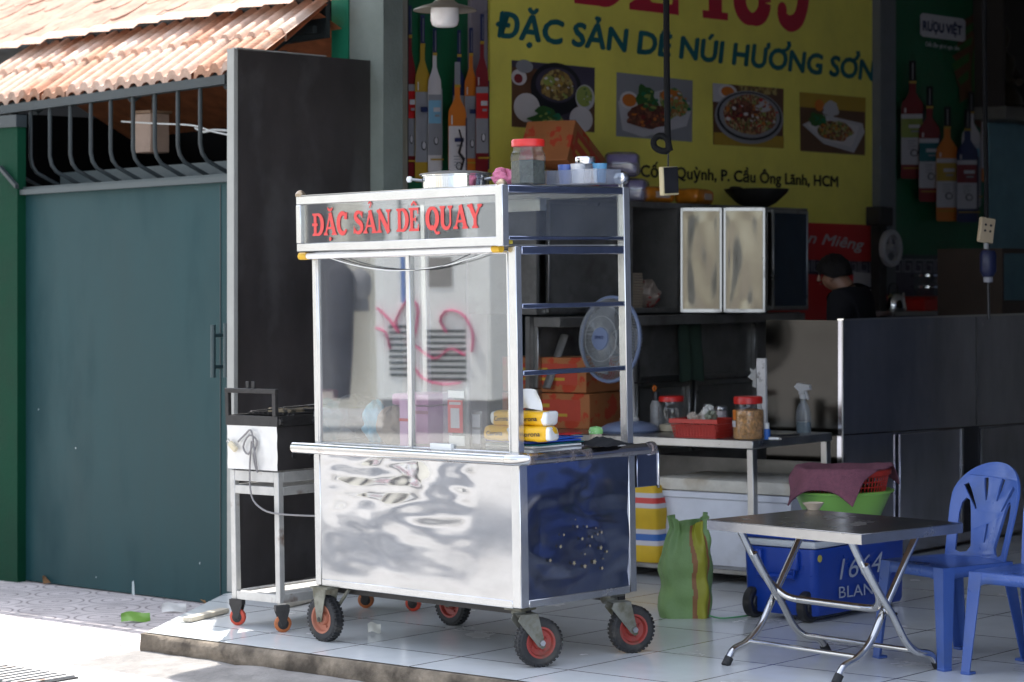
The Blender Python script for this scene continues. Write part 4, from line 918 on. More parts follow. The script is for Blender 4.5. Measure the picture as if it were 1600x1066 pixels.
mb = MB(); mb.grid(18, 12, lambda i, j: (-.08 + i*.0115 + .01*noise.noise(Vector((i*.3, j*.4, 2))), .40 + j*.017, .012 + max(0, .03*math.sin(math.pi*i/17)*math.sin(math.pi*j/11)) + .018*abs(noise.noise(Vector((i*.35, j*.4, 7))))))
tag(mb.build('black_cloth', mat('black_cloth', (.012, .012, .014), .9), M=on(MC, 0, 0, CZ), smooth=80), 'crumpled black cloth beside the blue menus on the cart counter', 'cloth')
p = CP(931, 675, 0, -.06)
t = thing('sweet_jar', 'tiny candy jar with a green dotted lid beside the fan base', 'jar', on(MC, -.06, p.y, CZ+.02, 0))
mb = MB(); mb.lathe([(0, 0), (.026, 0), (.028, .005), (.028, .035), (0, .036)], seg=20); mb.build('jar_body', mat('candy', (.55, .45, .35), .4, var=.4, sc_=80), t)
mb = MB(); mb.lathe([(.031, .036), (.032, .050), (.026, .064), (0, .070)], seg=20); mb.build('lid', mat('mint_lid', (.22, .50, .16), .4, dirt=(.8, .8, .75), dsc=90, dth=(.6, .62)), t)
# roof load
ZR = 2.007
pt = CP(712, 292, 1, .16)
t = thing('steel_pot', 'shallow stainless steel pot with two knob handles on the cart roof', 'pot', on(MC, pt.x, .16, ZR))
mb = MB(); mb.lathe([(0, 0), (.140, 0), (.146, .006), (.146, .055), (.152, .058), (.152, .062), (.142, .062), (.138, .012), (0, .010)], seg=40); mb.build('pot_body', STEEL, t)
mb = MB(); mb.lathe([(.156, .062), (.157, .068), (.10, .078), (0, .082)], seg=40); mb.build('lid', STEELK, t)
for a in (225, 25):
    mb = MB(); A = Matrix.Rotation(R(a), 4, 'Z'); mb.tube([A @ Vector((.145, -.03, .04)), A @ Vector((.185, -.025, .045)), A @ Vector((.19, 0, .046)), A @ Vector((.185, .025, .045)), A @ Vector((.145, .03, .04))], .006); mb.build('handle', STEELD, t)
    mb = MB(); mb.lathe([(0, .014), (.010, .012), (.014, 0), (.010, -.012), (0, -.014)], M=A @ Matrix.Translation((.20, 0, .046)), seg=12); mb.build('knob', WHITEP, t)
bag(on(MC, CP(790, 290, 1, .17).x, .17, ZR, 0), 'small crumpled pink cloth between the pot and the spice jar', 'cloth_bundle', 'cloth', mat('pink_cloth', (.55, .16, .26), .85, bump=.5, bsc=60), .13, .10, .075, 12, .02, 14)
def lidjar(M, label, r, h, lid_m, fill_m, fill_h, group=None, cat='jar', lidh=.03, name='lidded_jar', square=False):
    t = thing(name, label, cat, M, group)
    mb = MB(); mb.lathe([(0, .001), (r*.94, .001), (r, .008), (r, h*.72), (r*.97, h*.80), (r*.86, h*.86), (r*.84, h)], seg=8 if square else 32); mb.build('jar_body', CLEARP, t, smooth=30 if square else 60)
    mb = MB(); mb.lathe([(0, .004), (r*.92, .004), (r*.955, .01), (r*.955, fill_h*h), (r*.5, fill_h*h+.006), (0, fill_h*h)], seg=8 if square else 32); mb.build('contents', fill_m, t)
    mb = MB(); mb.lathe([(r*.90, h-.004), (r*.92, h-.004), (r*.93, h+lidh*.75), (r*.86, h+lidh), (0, h+lidh)], seg=32); mb.build('lid', lid_m, t, smooth=50); return t
p = CP(826, 288, 1, .14)
lidjar(on(MC, CP(826, 288, 1, .14).x, .14, ZR, 15), 'clear spice jar with a red lid and dark leaves on the cart roof', .076, .165, REDP, mat('dark_leaves', (.03, .04, .03), .9, var=.6, sc_=60, bump=1, bsc=80), .60, square=True, lidh=.026)
t = thing('cutlery_tray', 'clear tray of small plastic cups and a steel tin on the cart roof', 'tray', on(MC, CP(912, 290, 1, .36).x, .36, ZR, 8))
TRAYM = glass('milky_plastic', (.85, .88, .92), .08, .1, haze=.22, hazec=(.5, .52, .58))
mb = MB()
for (a, b, c_, d_) in ((-.13, .13, -.09, -.087), (-.13, .13, .087, .09), (-.13, -.127, -.087, .087), (.127, .13, -.087, .087)): mb.box(a, b, c_, d_, .004, .062)
mb.box(-.13, .13, -.09, .09, 0, .004); mb.build('tray_body', TRAYM, t)
for (x, y, c) in ((-.08, -.02, (.10, .16, .42)), (.0, -.04, (.6, .6, .6)), (.07, .02, (.10, .28, .45)), (-.03, .05, (.55, .55, .58))):
    mb = MB(); mb.lathe([(0, .006), (.024, .006), (.032, .088), (.029, .088), (.022, .01), (0, .01)], M=Matrix.Translation((x, y, 0)), seg=18); mb.build('cup', mat('cup', c, .35, var=.05), t)
mb = MB(); mb.lathe([(0, .088), (.042, .088), (.044, .10), (.044, .112), (.040, .118), (0, .118)], M=Matrix.Translation((.01, .0, 0)), seg=24); mb.build('tin', STEEL, t)

# ------------------------------------------------------------------ grill trolley beside the gate
g1 = flr(440, 986); MG = mat_at(g1.x - .255, g1.y + .225, -41.5)           # origin under the front left post
t = thing('grill_trolley', 'metal charcoal grill trolley on small orange castors left of the food cart', 'grill trolley', MG)
GW, GD = .335, .86
GP = lambda px, py, ax=1, v=0.0: loc(MG, px, py, ax, v)
for (x, y) in ((0, 0), (GW, 0), (0, GD), (GW, GD)):
    sx, sy = (1 if x == 0 else -1), (1 if y == 0 else -1)
    mb = MB(); mb.box(x, x+sx*.032, y, y+sy*.032, .125, .735, bv=.002); mb.build('leg', RUST, t)
def gbar(*a): mb = MB(); mb.box(*a, bv=.002); mb.build('rail', RUST, t)
for z0, z1 in ((.125, .165), (.625, .665)):
    for y in (.001, GD-.029): gbar(.032, GW-.032, y, y+.028, z0, z1)
    for x in (.001, GW-.029): gbar(x, x+.028, .032, GD-.032, z0, z1)
for y in (.001, GD-.029): gbar(.032, GW-.032, y, y+.028, .685, .735)
for x in (.001, GW-.029): gbar(x, x+.028, .032, GD-.032, .685, .735)
mb = MB(); mb.box(.03, GW-.03, .03, GD-.03, .150, .156); mb.build('bottom_shelf', RUST, t)
WSH = mat('lit_dented_sheet', (.70, .69, .67), .35, .35, var=.08, bump=.4, bsc=8, dirt=(.35, .3, .26), dsc=6, dth=(.64, .8))  # brightness of the lit front is put into a white base colour
mb = MB(); mb.grid(24, 16, lambda i, j: (-.004 + (GW+.008)*i/23, -.008 + .004*noise.noise(Vector((i*.3, j*.3, 2))), .742 + .205*j/15), 0); mb.build('front_sheet', WSH, t, fixn=False)
mb = MB(); mb.box(-.003, GW+.002, -.004, GD, .742, .945)
for i, r_ in ((0, 2), (1, 3), (2, 3)): pass
mb.build('fire_box', mat('shaded_sheet', (.06, .055, .055), .5, .5, var=.3), t)  # shade on the box sides is put into a near-black base colour
for k in range(7):
    z = .805 if k % 2 == 0 else .845
    if k == 6: z = .805
    mb = MB(); mb.lathe([(0, -.003), (.014, -.003), (.016, .0), (.016, .002)], M=Matrix.Translation((GW+.004, .10 + .055*k, z)) @ Matrix.Rotation(R(-90), 4, 'Y'), seg=14); mb.build('air_hole', BLACKP, t)
# black tray and its handle frame
mb = MB(); mb.box(-.012, GW+.012, -.012, .0, .947, .995, bv=.002); mb.box(-.012, 0, 0, GD, .947, .995); mb.box(GW, GW+.012, 0, GD, .947, .995); mb.box(0, GW, GD-.012, GD, .947, .995); mb.box(0, GW, 0, GD-.012, .947, .955)
mb.build('coal_tray', IRON, t)
mb = MB(); mb.box(-.01, .012, -.014, .006, .995, 1.10); mb.box(GW-.02, GW+.002, -.014, .006, .995, 1.10); mb.box(-.012, GW+.004, -.016, .008, 1.10, 1.122, bv=.002); mb.build('spit_frame', IRON, t)
for x in (.125, .165):
    mb = MB(); mb.box(x, x+.022, -.006, .004, 1.122, 1.155, bv=.002); mb.build('prong', IRON, t)
mb = MB(); mb.lathe([(0, .016), (.016, .014), (.018, 0), (0, -.012)], M=Matrix.Translation((GW+.012, .01, .97)) @ Matrix.Rotation(R(90), 4, 'X'), seg=14); mb.build('knob', IRON, t)
rg = random.Random(4)
t2 = thing('charred_grate', 'charred wire grate with ash lying across the grill tray', 'grate', MG)
for k in range(9):
    mb = MB(); mb.tube([(.03 + k*.034, .10, 1.0), (.03 + k*.034, .80, 1.0)], .004, seg=6); mb.build('wire', IRON, t2)
for y in (.12, .45, .78):
    mb = MB(); mb.tube([(.01, y, .995), (GW-.01, y, .995)], .005, seg=6); mb.build('cross_wire', IRON, t2)
for k in range(6):
    x0 = .1 + k*.035; mb = MB(); mb.tube([(x0, .05+k*.01, 1.012+k*.004), (x0+.25, .75, 1.035+k*.006)], .0025, seg=6)
    tag(mb.build('skewer', CHROME, M=MG), 'thin metal skewer lying on the grill beside the glass case', 'skewer', 'skewers on the grill')
mb = MB(); mb.box(.10, .26, .10, .42, 1.005, 1.03, bv=.006, M=Matrix.Rotation(R(-3), 4, 'X')); tag(mb.build('charred_board', mat('ash_wood', (.24, .19, .12), .9, var=.4, sc_=20, dirt=(.03, .03, .03), dsc=9, dth=(.45, .55)), M=MG), 'short charred wooden board lying on the grill tray', 'board')
mb = MB(); mb.box(.16, .24, .45, .75, 1.006, 1.05, bv=.01); tag(mb.build('charcoal_block', IRON, M=MG), 'black charcoal block on the grill tray near the skewers', 'charcoal')
def castor(px, py, ang, m, par):
    p = par_inv @ flr(px, py); pos = Vector((p.x, p.y, .040)); A = Matrix.Translation(pos) @ Matrix.Rotation(R(ang), 4, 'Z') @ Matrix.Rotation(R(90), 4, 'X')
    mb = MB(); mb.lathe([(0, .012), (.012, .012), (.026, .012), (.034, .011), (.040, .007), (.040, -.007), (.034, -.011), (.026, -.012), (0, -.012)], M=A, seg=28); wv = mb.build('castor', m, par)
    mb = MB(); mb.lathe([(.026, .0122), (.024, .0135), (0, .0135)], M=A, seg=20); mb.build('hub', IRON, wv)
    mb = MB()
    for sg in (-1, 1): mb.prism([(-.035, .06), (.03, .06), (.01, -.008), (-.01, -.008)], sg*.016-.0015, sg*.016+.0015, M=Matrix.Translation(pos) @ Matrix.Rotation(R(ang), 4, 'Z'))
    mb.box(-.035, .03, -.02, .02, .058, .085, M=Matrix.Translation(pos) @ Matrix.Rotation(R(ang), 4, 'Z')); mb.build('castor_bracket', IRON, wv)
par_inv = MG.inverted()
ORC = mat('orange_red_castor', (.50, .05, .02), .45, var=.2, dirt=(.1, .07, .05), dsc=20, dth=(.55, .75)); ORB = mat('dull_orange_castor', (.42, .12, .03), .5, var=.2, dirt=(.1, .07, .05), dsc=20, dth=(.5, .75))
castor(372, 977, 20, ORC, t); castor(442, 988, 60, ORB, t); castor(572, 950, 30, ORB, t); castor(646, 955, 20, ORC, t)
CABLE = mat('matt_black_cable', (.012, .012, .013), .85, spec=.15)
PLUGC = mat('grey_flex', (.20, .19, .19), .5)
t = thing('power_cord', 'grey power cord with a pale plug looped over the grill front', 'cord', MG)
def gp(pts, y=-.02): return bez([(GP(a, b, 1, y).x, y + dy, GP(a, b, 1, y).z) for a, b, dy in pts], 60)
mb = MB(); mb.tube(gp([(372, 690, 0), (384, 678, 0), (394, 672, -.01), (398, 690, -.01), (388, 710, 0), (380, 698, 0), (392, 680, -.01), (402, 690, 0), (396, 712, 0), (402, 738, 0), (400, 705, -.01), (393, 690, 0), (390, 740, 0), (393, 775, 0), (405, 792, 0), (430, 802, -.01), (480, 806, .0), (500, 806, .0)]), .0045, seg=7); mb.build('flex', PLUGC, t)
p = GP(364, 698, 1, -.025)
mb = MB(); M_ = Matrix.Translation(p) @ Matrix.Rotation(R(38), 4, 'Y'); mb.box(-.030, .028, -.010, .010, -.014, .014, bv=.005, M=M_); mb.build('plug', mat('cream_plug', (.60, .52, .36), .4), t)
for z in (-.007, .007):
    mb = MB(); mb.box(-.050, -.030, -.002, .002, z-.0025, z+.0025, M=M_); mb.build('pin', STEELD, t)

# plank, litter on the ground
a, b = flr(288, 972, PAVE_H+.10), flr(352, 957, .0)
def plank(px0, px1, h, wd, th, label, m, name):
    p, q = flr(*px0, h), flr(*px1, h); d = q-p; L_ = d.length; M_ = Matrix.Translation(p) @ d.to_track_quat('X', 'Z').to_matrix().to_4x4()
    mb = MB(); mb.box(0, L_, -wd/2, wd/2, 0, th, bv=.003, M=None); return tag(mb.build(name, m, M=M_), label, 'plank')
plank((292, 972), (352, 957), .003, .05, .022, 'pale weathered wood plank on the platform left of the grill', mat('pale_plank', (.50, .45, .36), .8, var=.25, sc_=8, stretch=(.3, 4, 4)), 'wood_plank')
plank((440, 950), (492, 938), .003, .05, .03, 'short pale plank between the grill and the cart wheel', mat('pale_plank_b', (.62, .58, .50), .8, var=.2), 'wood_plank')
def leaf(px, py, h, s, m, label, yaw, name='fallen_leaf'):
    p = flr(px, py, h); mb = MB()
    mb.grid(9, 5, lambda i, j: ((i-4)*s/4, (j-2)/2*s*.6*math.sin(math.pi*(i+.3)/8.6), .006 + .010*(j) + .006*math.sin(i*.7)), 0)
    return tag(mb.build(name, m, M=mat_at(p.x, p.y, yaw, h), smooth=80), label, 'leaf' if 'leaf' in name else 'litter')
leaf(212, 972, PAVE_H, .075, mat('green_leaf', (.16, .33, .05), .5), 'bright green fallen leaf on the pavers in front of the gate', 20)
leaf(76, 913, PAVE_H, .05, mat('brown_leaf', (.24, .12, .05), .8), 'curled brown leaf at the foot of the teal gate', 60)
leaf(322, 951, PAVE_H, .05, mat('brown_leaf_b', (.30, .16, .05), .8), 'brown leaf lying near the pale edge of the shutter leaf', 100)
leaf(272, 957, PAVE_H, .07, mat('white_scrap', (.72, .70, .66), .7), 'white scrap of paper lying on the pavers left of the plank', 30, 'paper_scrap')
leaf(585, 990, .002, .03, mat('white_scrap_b', (.70, .68, .6), .7), 'tiny white scrap on the tiles under the cart', 10, 'paper_scrap')
t = thing('drain_grate', 'dark iron drain grate set in the sunny road at the lower left', 'drain grate', mat_at(flr(16, 1058, PAVE_H).x, flr(16, 1058, PAVE_H).y, BY, PAVE_H + .004))
mb = MB(); mb.box(-.3, .3, -.14, .14, 0, .006); mb.build('pit', BLACKP, t)
for k in range(10):
    mb = MB(); mb.box(-.29+k*.06, -.265+k*.06, -.14, .14, .004, .014); mb.build('grate_bar', RUST, t)

# ------------------------------------------------------------------ hanging things
def hang_M(px, py, d): p = at(px, py, d); return Matrix.Translation(p)
M_ = hang_M(695, 16, 12.6)
t = thing('hanging_lamp', 'shallow metal shaded lamp with a milky glass bulb at the top of the picture', 'lamp', M_)
mb = MB(); mb.lathe([(.163, .0), (.166, -.004), (.160, .004), (.12, .020), (.07, .034), (.05, .05), (.045, .09), (0, .095)], seg=40); mb.lathe([(.160, .0), (.115, .014), (.06, .026), (0, .03)], seg=40); mb.build('shade', mat('old_enamel', (.34, .30, .24), .45, .3, var=.15), t)
mb = MB(); mb.lathe([(.070, .015), (.074, .0), (.074, -.055), (.066, -.078), (.05, -.088), (0, -.090)], seg=32); mb.build('bulb', mat('milk_glass', (.80, .76, .74), .2, spec=.6, sss=.2), t)
mb = MB(); mb.tube([(0, 0, .09), (0, 0, .75)], .006); mb.build('cable', IRON, t)
M_ = hang_M(1045, 282, 11.6); K = 11.6/3778
t = thing('socket_on_cable', 'cream power socket block hanging on a looped black cable before the menu board', 'socket', M_)
mb = MB(); M2 = Matrix.Rotation(R(38), 4, 'Z') @ Matrix.Rotation(R(-3), 4, 'Y'); mb.box(-.05, .05, -.016, .016, -.072, .066, bv=.004, M=M2); mb.build('socket_body', mat('cream_plastic', (.62, .52, .30), .4), t)
mb = MB(); mb.box(-.045, .045, -.019, -.0165, -.062, .062, bv=.001, M=M2); mb.build('socket_face', BLACKP, t)
def kp(pts): return bez([((a-1045)*K, dy, (282-b)*K) for a, b, dy in pts], 80)
mb = MB(); mb.tube(kp([(1040, -300, 0), (1041, -100, 0), (1041, 0, 0), (1042, 120, 0), (1043, 200, 0), (1044, 232, 0), (1036, 236, .01), (1024, 230, .02), (1022, 219, .02), (1031, 212, .01), (1042, 218, -.005), (1047, 236, -.01)]), .0155, seg=10); mb.build('cable', CABLE, t)
mb = MB(); mb.tube(kp([(1044, 225, 0), (1044, 245, 0), (1044, 262, 0)]), .004, seg=6); mb.build('flex', BLACKP, t)
M_ = hang_M(1541, 360, 13.0); K = 13/3778
t = thing('socket_on_cable', 'cream power socket hanging at the right before the dark green banner', 'socket', M_)
mb = MB(); M2 = Matrix.Rotation(R(20), 4, 'Z') @ Matrix.Rotation(R(8), 4, 'Y'); mb.box(-.045, .045, -.015, .015, -.068, .068, bv=.006, M=M2); mb.build('socket_body', mat('dirty_cream_plastic', (.48, .38, .25), .4), t)
for (x, z) in ((-.016, .028), (.016, .028), (-.016, -.004), (.016, -.004)):
    mb = MB(); mb.lathe([(0, .001), (.007, .001), (.007, 0)], M=M2 @ Matrix.Translation((x, -.0155, z)) @ Matrix.Rotation(R(90), 4, 'X'), seg=10); mb.build('hole', BLACKP, t)
mb = MB(); mb.tube(bez([((a-1541)*K, 0, (360-b)*K) for a, b in ((1538, -200), (1538, 0), (1539, 150), (1541, 280), (1541, 330), (1541, 345))], 40), .013); mb.build('cable', CABLE, t)
mb = MB(); mb.tube([(0, .0, -.068), (.0, .0, -.10)], .014); mb.build('strain_relief', mat('grey_gland', (.3, .3, .3), .5), t)
t = thing('blue_plug', 'dark blue plug connector hanging below the socket at the right', 'plug', hang_M(1544, 412, 13.0))
mb = MB(); mb.lathe([(0, .07), (.035, .07), (.045, .05), (.045, -.04), (.03, -.07), (0, -.07)], seg=20); mb.build('plug_body', mat('navy_plastic', (.008, .012, .05), .4), t)
mb = MB(); mb.lathe([(.02, -.07), (.026, -.075), (.026, -.10), (0, -.105)], seg=16); mb.build('collar', mat('grey_collar', (.25, .25, .28), .5), t)
mb = MB(); mb.tube([(0, 0, -.10), (.004, .0, -.30)], .008); mb.tube([(0, 0, .06), (0, 0, .10)], .010); mb.build('flex', BLACKP, t)

# ------------------------------------------------------------------ steel rack and cabinets along the side wall
YC = -.55
KP = lambda px, py, y=YC: loc(MW, px, py, 1, y)
kx0, kx1 = KP(838, 320).x, KP(1262, 322).x
zt_, zb_ = KP(1120, 320).z, KP(1120, 487).z
t = thing('wall_cabinet', 'stainless steel kitchen cabinet with one open compartment below the menu board', 'cabinet', MW)
X = lambda px: KP(px, 400).x
mb = MB(); mb.box(kx0, kx1, YC, -.04, zt_-.035, zt_, bv=.003); mb.box(kx0, kx1, YC, -.04, zb_, zb_+.03); mb.box(kx0, kx1, -.06, -.04, zb_+.03, zt_-.035)
for a in (kx0, X(985), X(1058), X(1196), kx1-.025): mb.box(a, a+.025, YC+.001, -.06, zb_+.03, zt_-.035)
mb.build('carcass', STEELK, t)
def door(name, px0, px1, m, handle=None, pz=(0, 0), yo=0):
    a, b = X(px0), X(px1); mb = MB(); y = YC - .022 - yo
    mb.grid(30, 30, lambda i, j: (a+.012 + (b-a-.024)*i/29, y + .006*noise.noise(Vector((i*.09, j*.05, px0)))*min(1, i/4, (29-i)/4, j/4, (29-j)/4), zb_+.025 + (zt_-zb_-.06)*j/29), 0); d_ = mb.build(name, m, t, smooth=180, fixn=False)
    mb = MB()
    for q in ((a, a+.016, zb_+.01, zt_-.02), (b-.016, b, zb_+.01, zt_-.02)): mb.box(q[0], q[1], y-.004, y+.02, q[2], q[3], bv=.002)
    mb.box(a+.016, b-.016, y-.0035, y+.018, zb_+.01, zb_+.028); mb.box(a+.016, b-.016, y-.0035, y+.018, zt_-.038, zt_-.02); mb.build('door_frame', STEELD, d_)
    return d_, y
KDOOR = mat('cabinet_door_steel', (.125, .112, .09), .13, 1.0, var=.15, sc_=3, rv=.06)
door('door_leaf', 852, 968, STEELK); 
mb = MB(); hx = X(962); mb.tube(bez([(hx, YC-.03, (zt_+zb_)/2+.11), (hx, YC-.07, (zt_+zb_)/2+.07), (hx, YC-.075, (zt_+zb_)/2), (hx, YC-.07, (zt_+zb_)/2-.03), (hx, YC-.03, (zt_+zb_)/2-.06)], 16), .010); mb.build('handle', STEELD, t)
hp_ = KP(1062, 400, YC-.02); dh = (MW @ hp_).y; WD = 134/F*dh*1.0
MA = Matrix.Translation((hp_.x, YC-.02, 0)) @ Matrix.Rotation(R(-51-4), 4, 'Z')
for k in range(2):
    a_, b_ = WD*.5*k + .004, WD*.5*(k+1) - .004; za, zc_ = zb_ - .0, zt_ - .03
    mb = MB(); mb.grid(30, 40, lambda i, j: (a_+.012+(b_-a_-.024)*i/29, .0035*noise.noise(Vector((i*.10, j*.05, 3+k)))*min(1, i/4, (29-i)/4, j/4, (39-j)/4), za+.02+(zc_-za-.04)*j/39), 0)
    d_ = mb.build('door_leaf', KDOOR, t, smooth=180, fixn=False); d_.matrix_local = MA
    mb = MB()
    for q in ((a_, a_+.016), (b_-.016, b_)): mb.box(q[0], q[1], -.006, .016, za, zc_, bv=.002)
    mb.box(a_+.016, b_-.016, -.005, .015, za, za+.02); mb.box(a_+.016, b_-.016, -.005, .015, zc_-.02, zc_); mb.build('door_frame', STEELD, d_)
door('door_leaf', 1203, 1258, mat('painted_blue_reflection', (.07, .10, .15), .15, 1.0, var=.15))  # mirrored blue is put into this door's base colour
# rear steel panelling below
zr0 = .0
t = thing('steel_backsplash', 'greasy stainless steel wall panelling in frames below the wall cabinet', 'wall panel', MW)
mb = MB(); mb.box(kx0, kx1-.02, -.50, -.47, 0.05, zb_-.012); mb.build('backing', STEELK, t)
def panel(px0, px1, z0, z1):
    a, b = X(px0), X(px1); mb = MB(); y = -.53
    mb.box(a, a+.03, y, -.5, z0, z1, bv=.003); mb.box(b-.03, b, y, -.5, z0, z1, bv=.003); mb.box(a+.03, b-.03, y+.002, -.5, z1-.03, z1, bv=.003); mb.box(a+.03, b-.03, y+.002, -.5, z0, z0+.03, bv=.003); mb.build('panel_frame', STEELD, t)
for z0, z1 in ((KP(1100, 592, -.53).z, zb_-.02), (.55, KP(1100, 592, -.53).z - .01)):
    panel(1000, 1086, z0, z1); panel(1091, 1188, z0, z1); panel(845, 990, z0, z1)
mb = MB(); mb.box(kx0, kx1-.3, -.72, -.53, zb_-.07, zb_-.014, bv=.003); mb.build('ledge', STEELK, t)
mb = MB(); q = X(868); mb.tube([(q-.15, -.60, zb_-.42), (q+.02, -.60, zb_-.12)], .03, flat=.4); mb.build('brace', STEELK, t)
# contents of the open compartment
zc = zb_ + .03
t = thing('paper_stack', 'thick stack of cream paper sheets in the open cabinet compartment', 'paper stack', on(MW, X(1000), YC+.17, zc))
PAP = mat('cream_paper', (.42, .34, .25), .9, var=.1)
for k in range(13):
    mb = MB(); j = rg.uniform(-.008, .008); mb.box(-.12+j, .09+j, -.13, .13, k*.0165, k*.0165+.013, bv=.003); mb.build('sheet_bundle', PAP, t)
t = bag(on(MW, X(1037), YC+.14, zc), 'white plastic bag with red print beside the paper stack', 'plastic_bag', 'plastic bag', mat('printed_bag', (.30, .24, .20), .4, dirt=(.32, .03, .03), dsc=9, dth=(.52, .55), bump=.4, bsc=25), .17, .2, .17, 4, .03, 10)
# hanging green towel
mb = MB(); x0 = X(1052)
mb.grid(24, 20, lambda i, j: (x0 + .25*i/23*(1+.06*j/19), -.585 + .018*math.sin(i*.55+.3*math.sin(j*.3)) - .01*j/19, zb_-.035 - .385*j/19 - .01*math.sin(i*.4)*(j/19)), 0)
tag(mb.build('hand_towel', mat('dark_green_towel', (.03, .055, .04), .95, var=.2, bump=.6, bsc=120), M=MW, smooth=80), 'dark green towel hanging under the wall cabinet', 'towel')
# things on top of the cabinet
ZK = zt_ + .001
CARD = mat('orange_carton', (.33, .115, .035), .7, var=.12, dirt=(.42, .05, .02), dsc=7, dth=(.55, .58)); CARDR = mat('carton_red_print', (.40, .05, .025), .7)
def carton(M, label, sx, sy, sz, group=None, stripes=True):
    t = thing('cardboard_carton', label, 'carton', M, group)
    mb = MB(); mb.box(-sx/2, sx/2, -sy/2, sy/2, 0, sz, bv=.004); mb.build('carton_body', CARD, t)
    mb = MB(); mb.box(-sx*.40, sx*.40, -sy/2-.0012, -sy/2-.0004, sz*.22, sz*.82); mb.build('printed_panel', CARDR, t)
    mb = MB(); mb.box(-sx*.34, sx*.05, -sy/2-.002, -sy/2-.0014, sz*.60, sz*.70); mb.box(-sx*.34, sx*.25, -sy/2-.002, -sy/2-.0014, sz*.34, sz*.42); mb.build('print_line', GOLD, t)
    mb = MB(); mb.box(-sx*.5, sx*.5, -.025, .025, sz, sz+.001); mb.build('tape', mat('tape', (.45, .32, .16), .3), t); return t
p = KP(872, 300, -.35)
t = carton(on(MW, p.x, -.35, ZK, 12) @ Matrix.Rotation(R(27), 4, 'Y') @ Matrix.Translation((-.06, 0, .10)), 'orange printed carton tilted on the cabinet top behind the spice jar', .46, .32, .27)
t = thing('small_box', 'small brown box propping up the tilted orange carton on the cabinet', 'box', on(MW, p.x-.20, -.33, ZK, 12))
mb = MB(); mb.box(-.07, .05, -.12, .12, 0, .165, bv=.004); mb.build('box_body', mat('brown_kraft', (.22, .14, .08), .8), t); mb = MB(); mb.box(-.07, .05, -.02, .02, .165, .166); mb.build('tape', WOOD, t)
for k, (px, z, s_) in enumerate(((948, 0, .24), (985, 0, .20), (972, .155, .24))):
    pq = KP(px, 300, -.34)
    t = thing('takeaway_box_pack', ('purple lidded box pack at the lower left of the pile on the cabinet', 'purple lidded box pack at the lower right of the pile on the cabinet', 'purple lidded box pack on top of the pile on the cabinet')[k], 'box pack', on(MW, pq.x, -.34, ZK + z, 20 + 8*k), 'purple packs on the cabinet')
    mb = MB(); softbox(mb, s_, .22, .15, seed=k+2, amp=.01); mb.build('plastic_wrap', glass('wrap%d' % k if k else 'wrap', (.8, .78, .9), .16, .15, haze=.35, hazec=(.4, .38, .48)), t, smooth=80)
    mb = MB(); mb.box(-s_*.42, s_*.42, -.09, .09, .012, .075, bv=.01); mb.build('box_base', C('pack_grey', (.42, .40, .42)), t)
    mb = MB(); mb.box(-s_*.44, s_*.44, -.095, .095, .078, .135, bv=.015, seg=2); mb.build('lid', C('pack_purple', (.20, .13, .42)), t)
for k, (px, yw, lb) in enumerate(((1018, -10, 'orange printed snack pack leaning beside the purple packs on the cabinet'), (1085, 12, 'flat orange snack pack left of the black wok on the cabinet'))):
    pq = KP(px, 310, -.4); t = thing('snack_pack', lb, 'snack pack', on(MW, pq.x, -.40, ZK, yw), 'orange snack packs on the cabinet')
    mb = MB(); softbox(mb, .27, .18, .10, seed=30+k, amp=.012); mb.build('wrapper', mat('orange_wrapper', (.50, .17, .01), .3, var=.25, sc_=12, bump=.3, bsc=30), t, smooth=80)
    mb = MB(); mb.box(-.05, .07, -.092, -.089, .03, .07); mb.build('pack_label', C('pack_label', (.45, .35, .3)), t)
pq = KP(1182, 312, -.33)
t = thing('black_wok', 'black wok with side handles resting on the cabinet under the address line', 'wok', on(MW, pq.x, -.33, ZK))
mb = MB(); mb.lathe([(0, .0), (.06, .0), (.13, .035), (.20, .10), (.215, .125), (.207, .125), (.19, .10), (.12, .045), (0, .012)], seg=40); mb.build('bowl', IRON, t)
for s_ in (-1, 1):
    mb = MB(); mb.tube(bez([(s_*.205, -.05, .11), (s_*.25, -.04, .125), (s_*.26, 0, .13), (s_*.25, .04, .125), (s_*.205, .05, .11)], 16), .007); mb.build('handle', IRON, t)

# ------------------------------------------------------------------ work table and what stands on it
q = at(1180, 690, 12.5); MT = mat_at(q.x, q.y, -41.0)                       # origin: near right corner; x to the right (so table is x<0), y away
TPX = lambda px, py, ax=1, v=0.0: loc(MT, px, py, ax, v)
TZ = TPX(1180, 690).z + .004
t = thing('work_table', 'stainless steel work table behind the cart with a square front leg', 'table', MT)
mb = MB(); mb.box(-1.75, 0, 0, .74, TZ-.045, TZ, bv=.004); mb.build('table_top', STEELD, t)
for x, y in ((-.045, .005), (-.045, .69), (-1.74, .005), (-1.74, .69)):
    mb = MB(); mb.box(x, x+.04, y, y+.04, .0, TZ-.046, bv=.003); mb.build('leg', STEELD, t)
mb = MB(); mb.box(-1.70, -.05, .02, .70, .055, .08, bv=.003); mb.build('lower_shelf', STEELK, t)
mb = MB(); mb.box(-1.70, -.045, .715, .735, .10, .6); mb.build('rear_apron', STEELK, t)
TT = lambda px, y: TPX(px, 690, 1, y).x
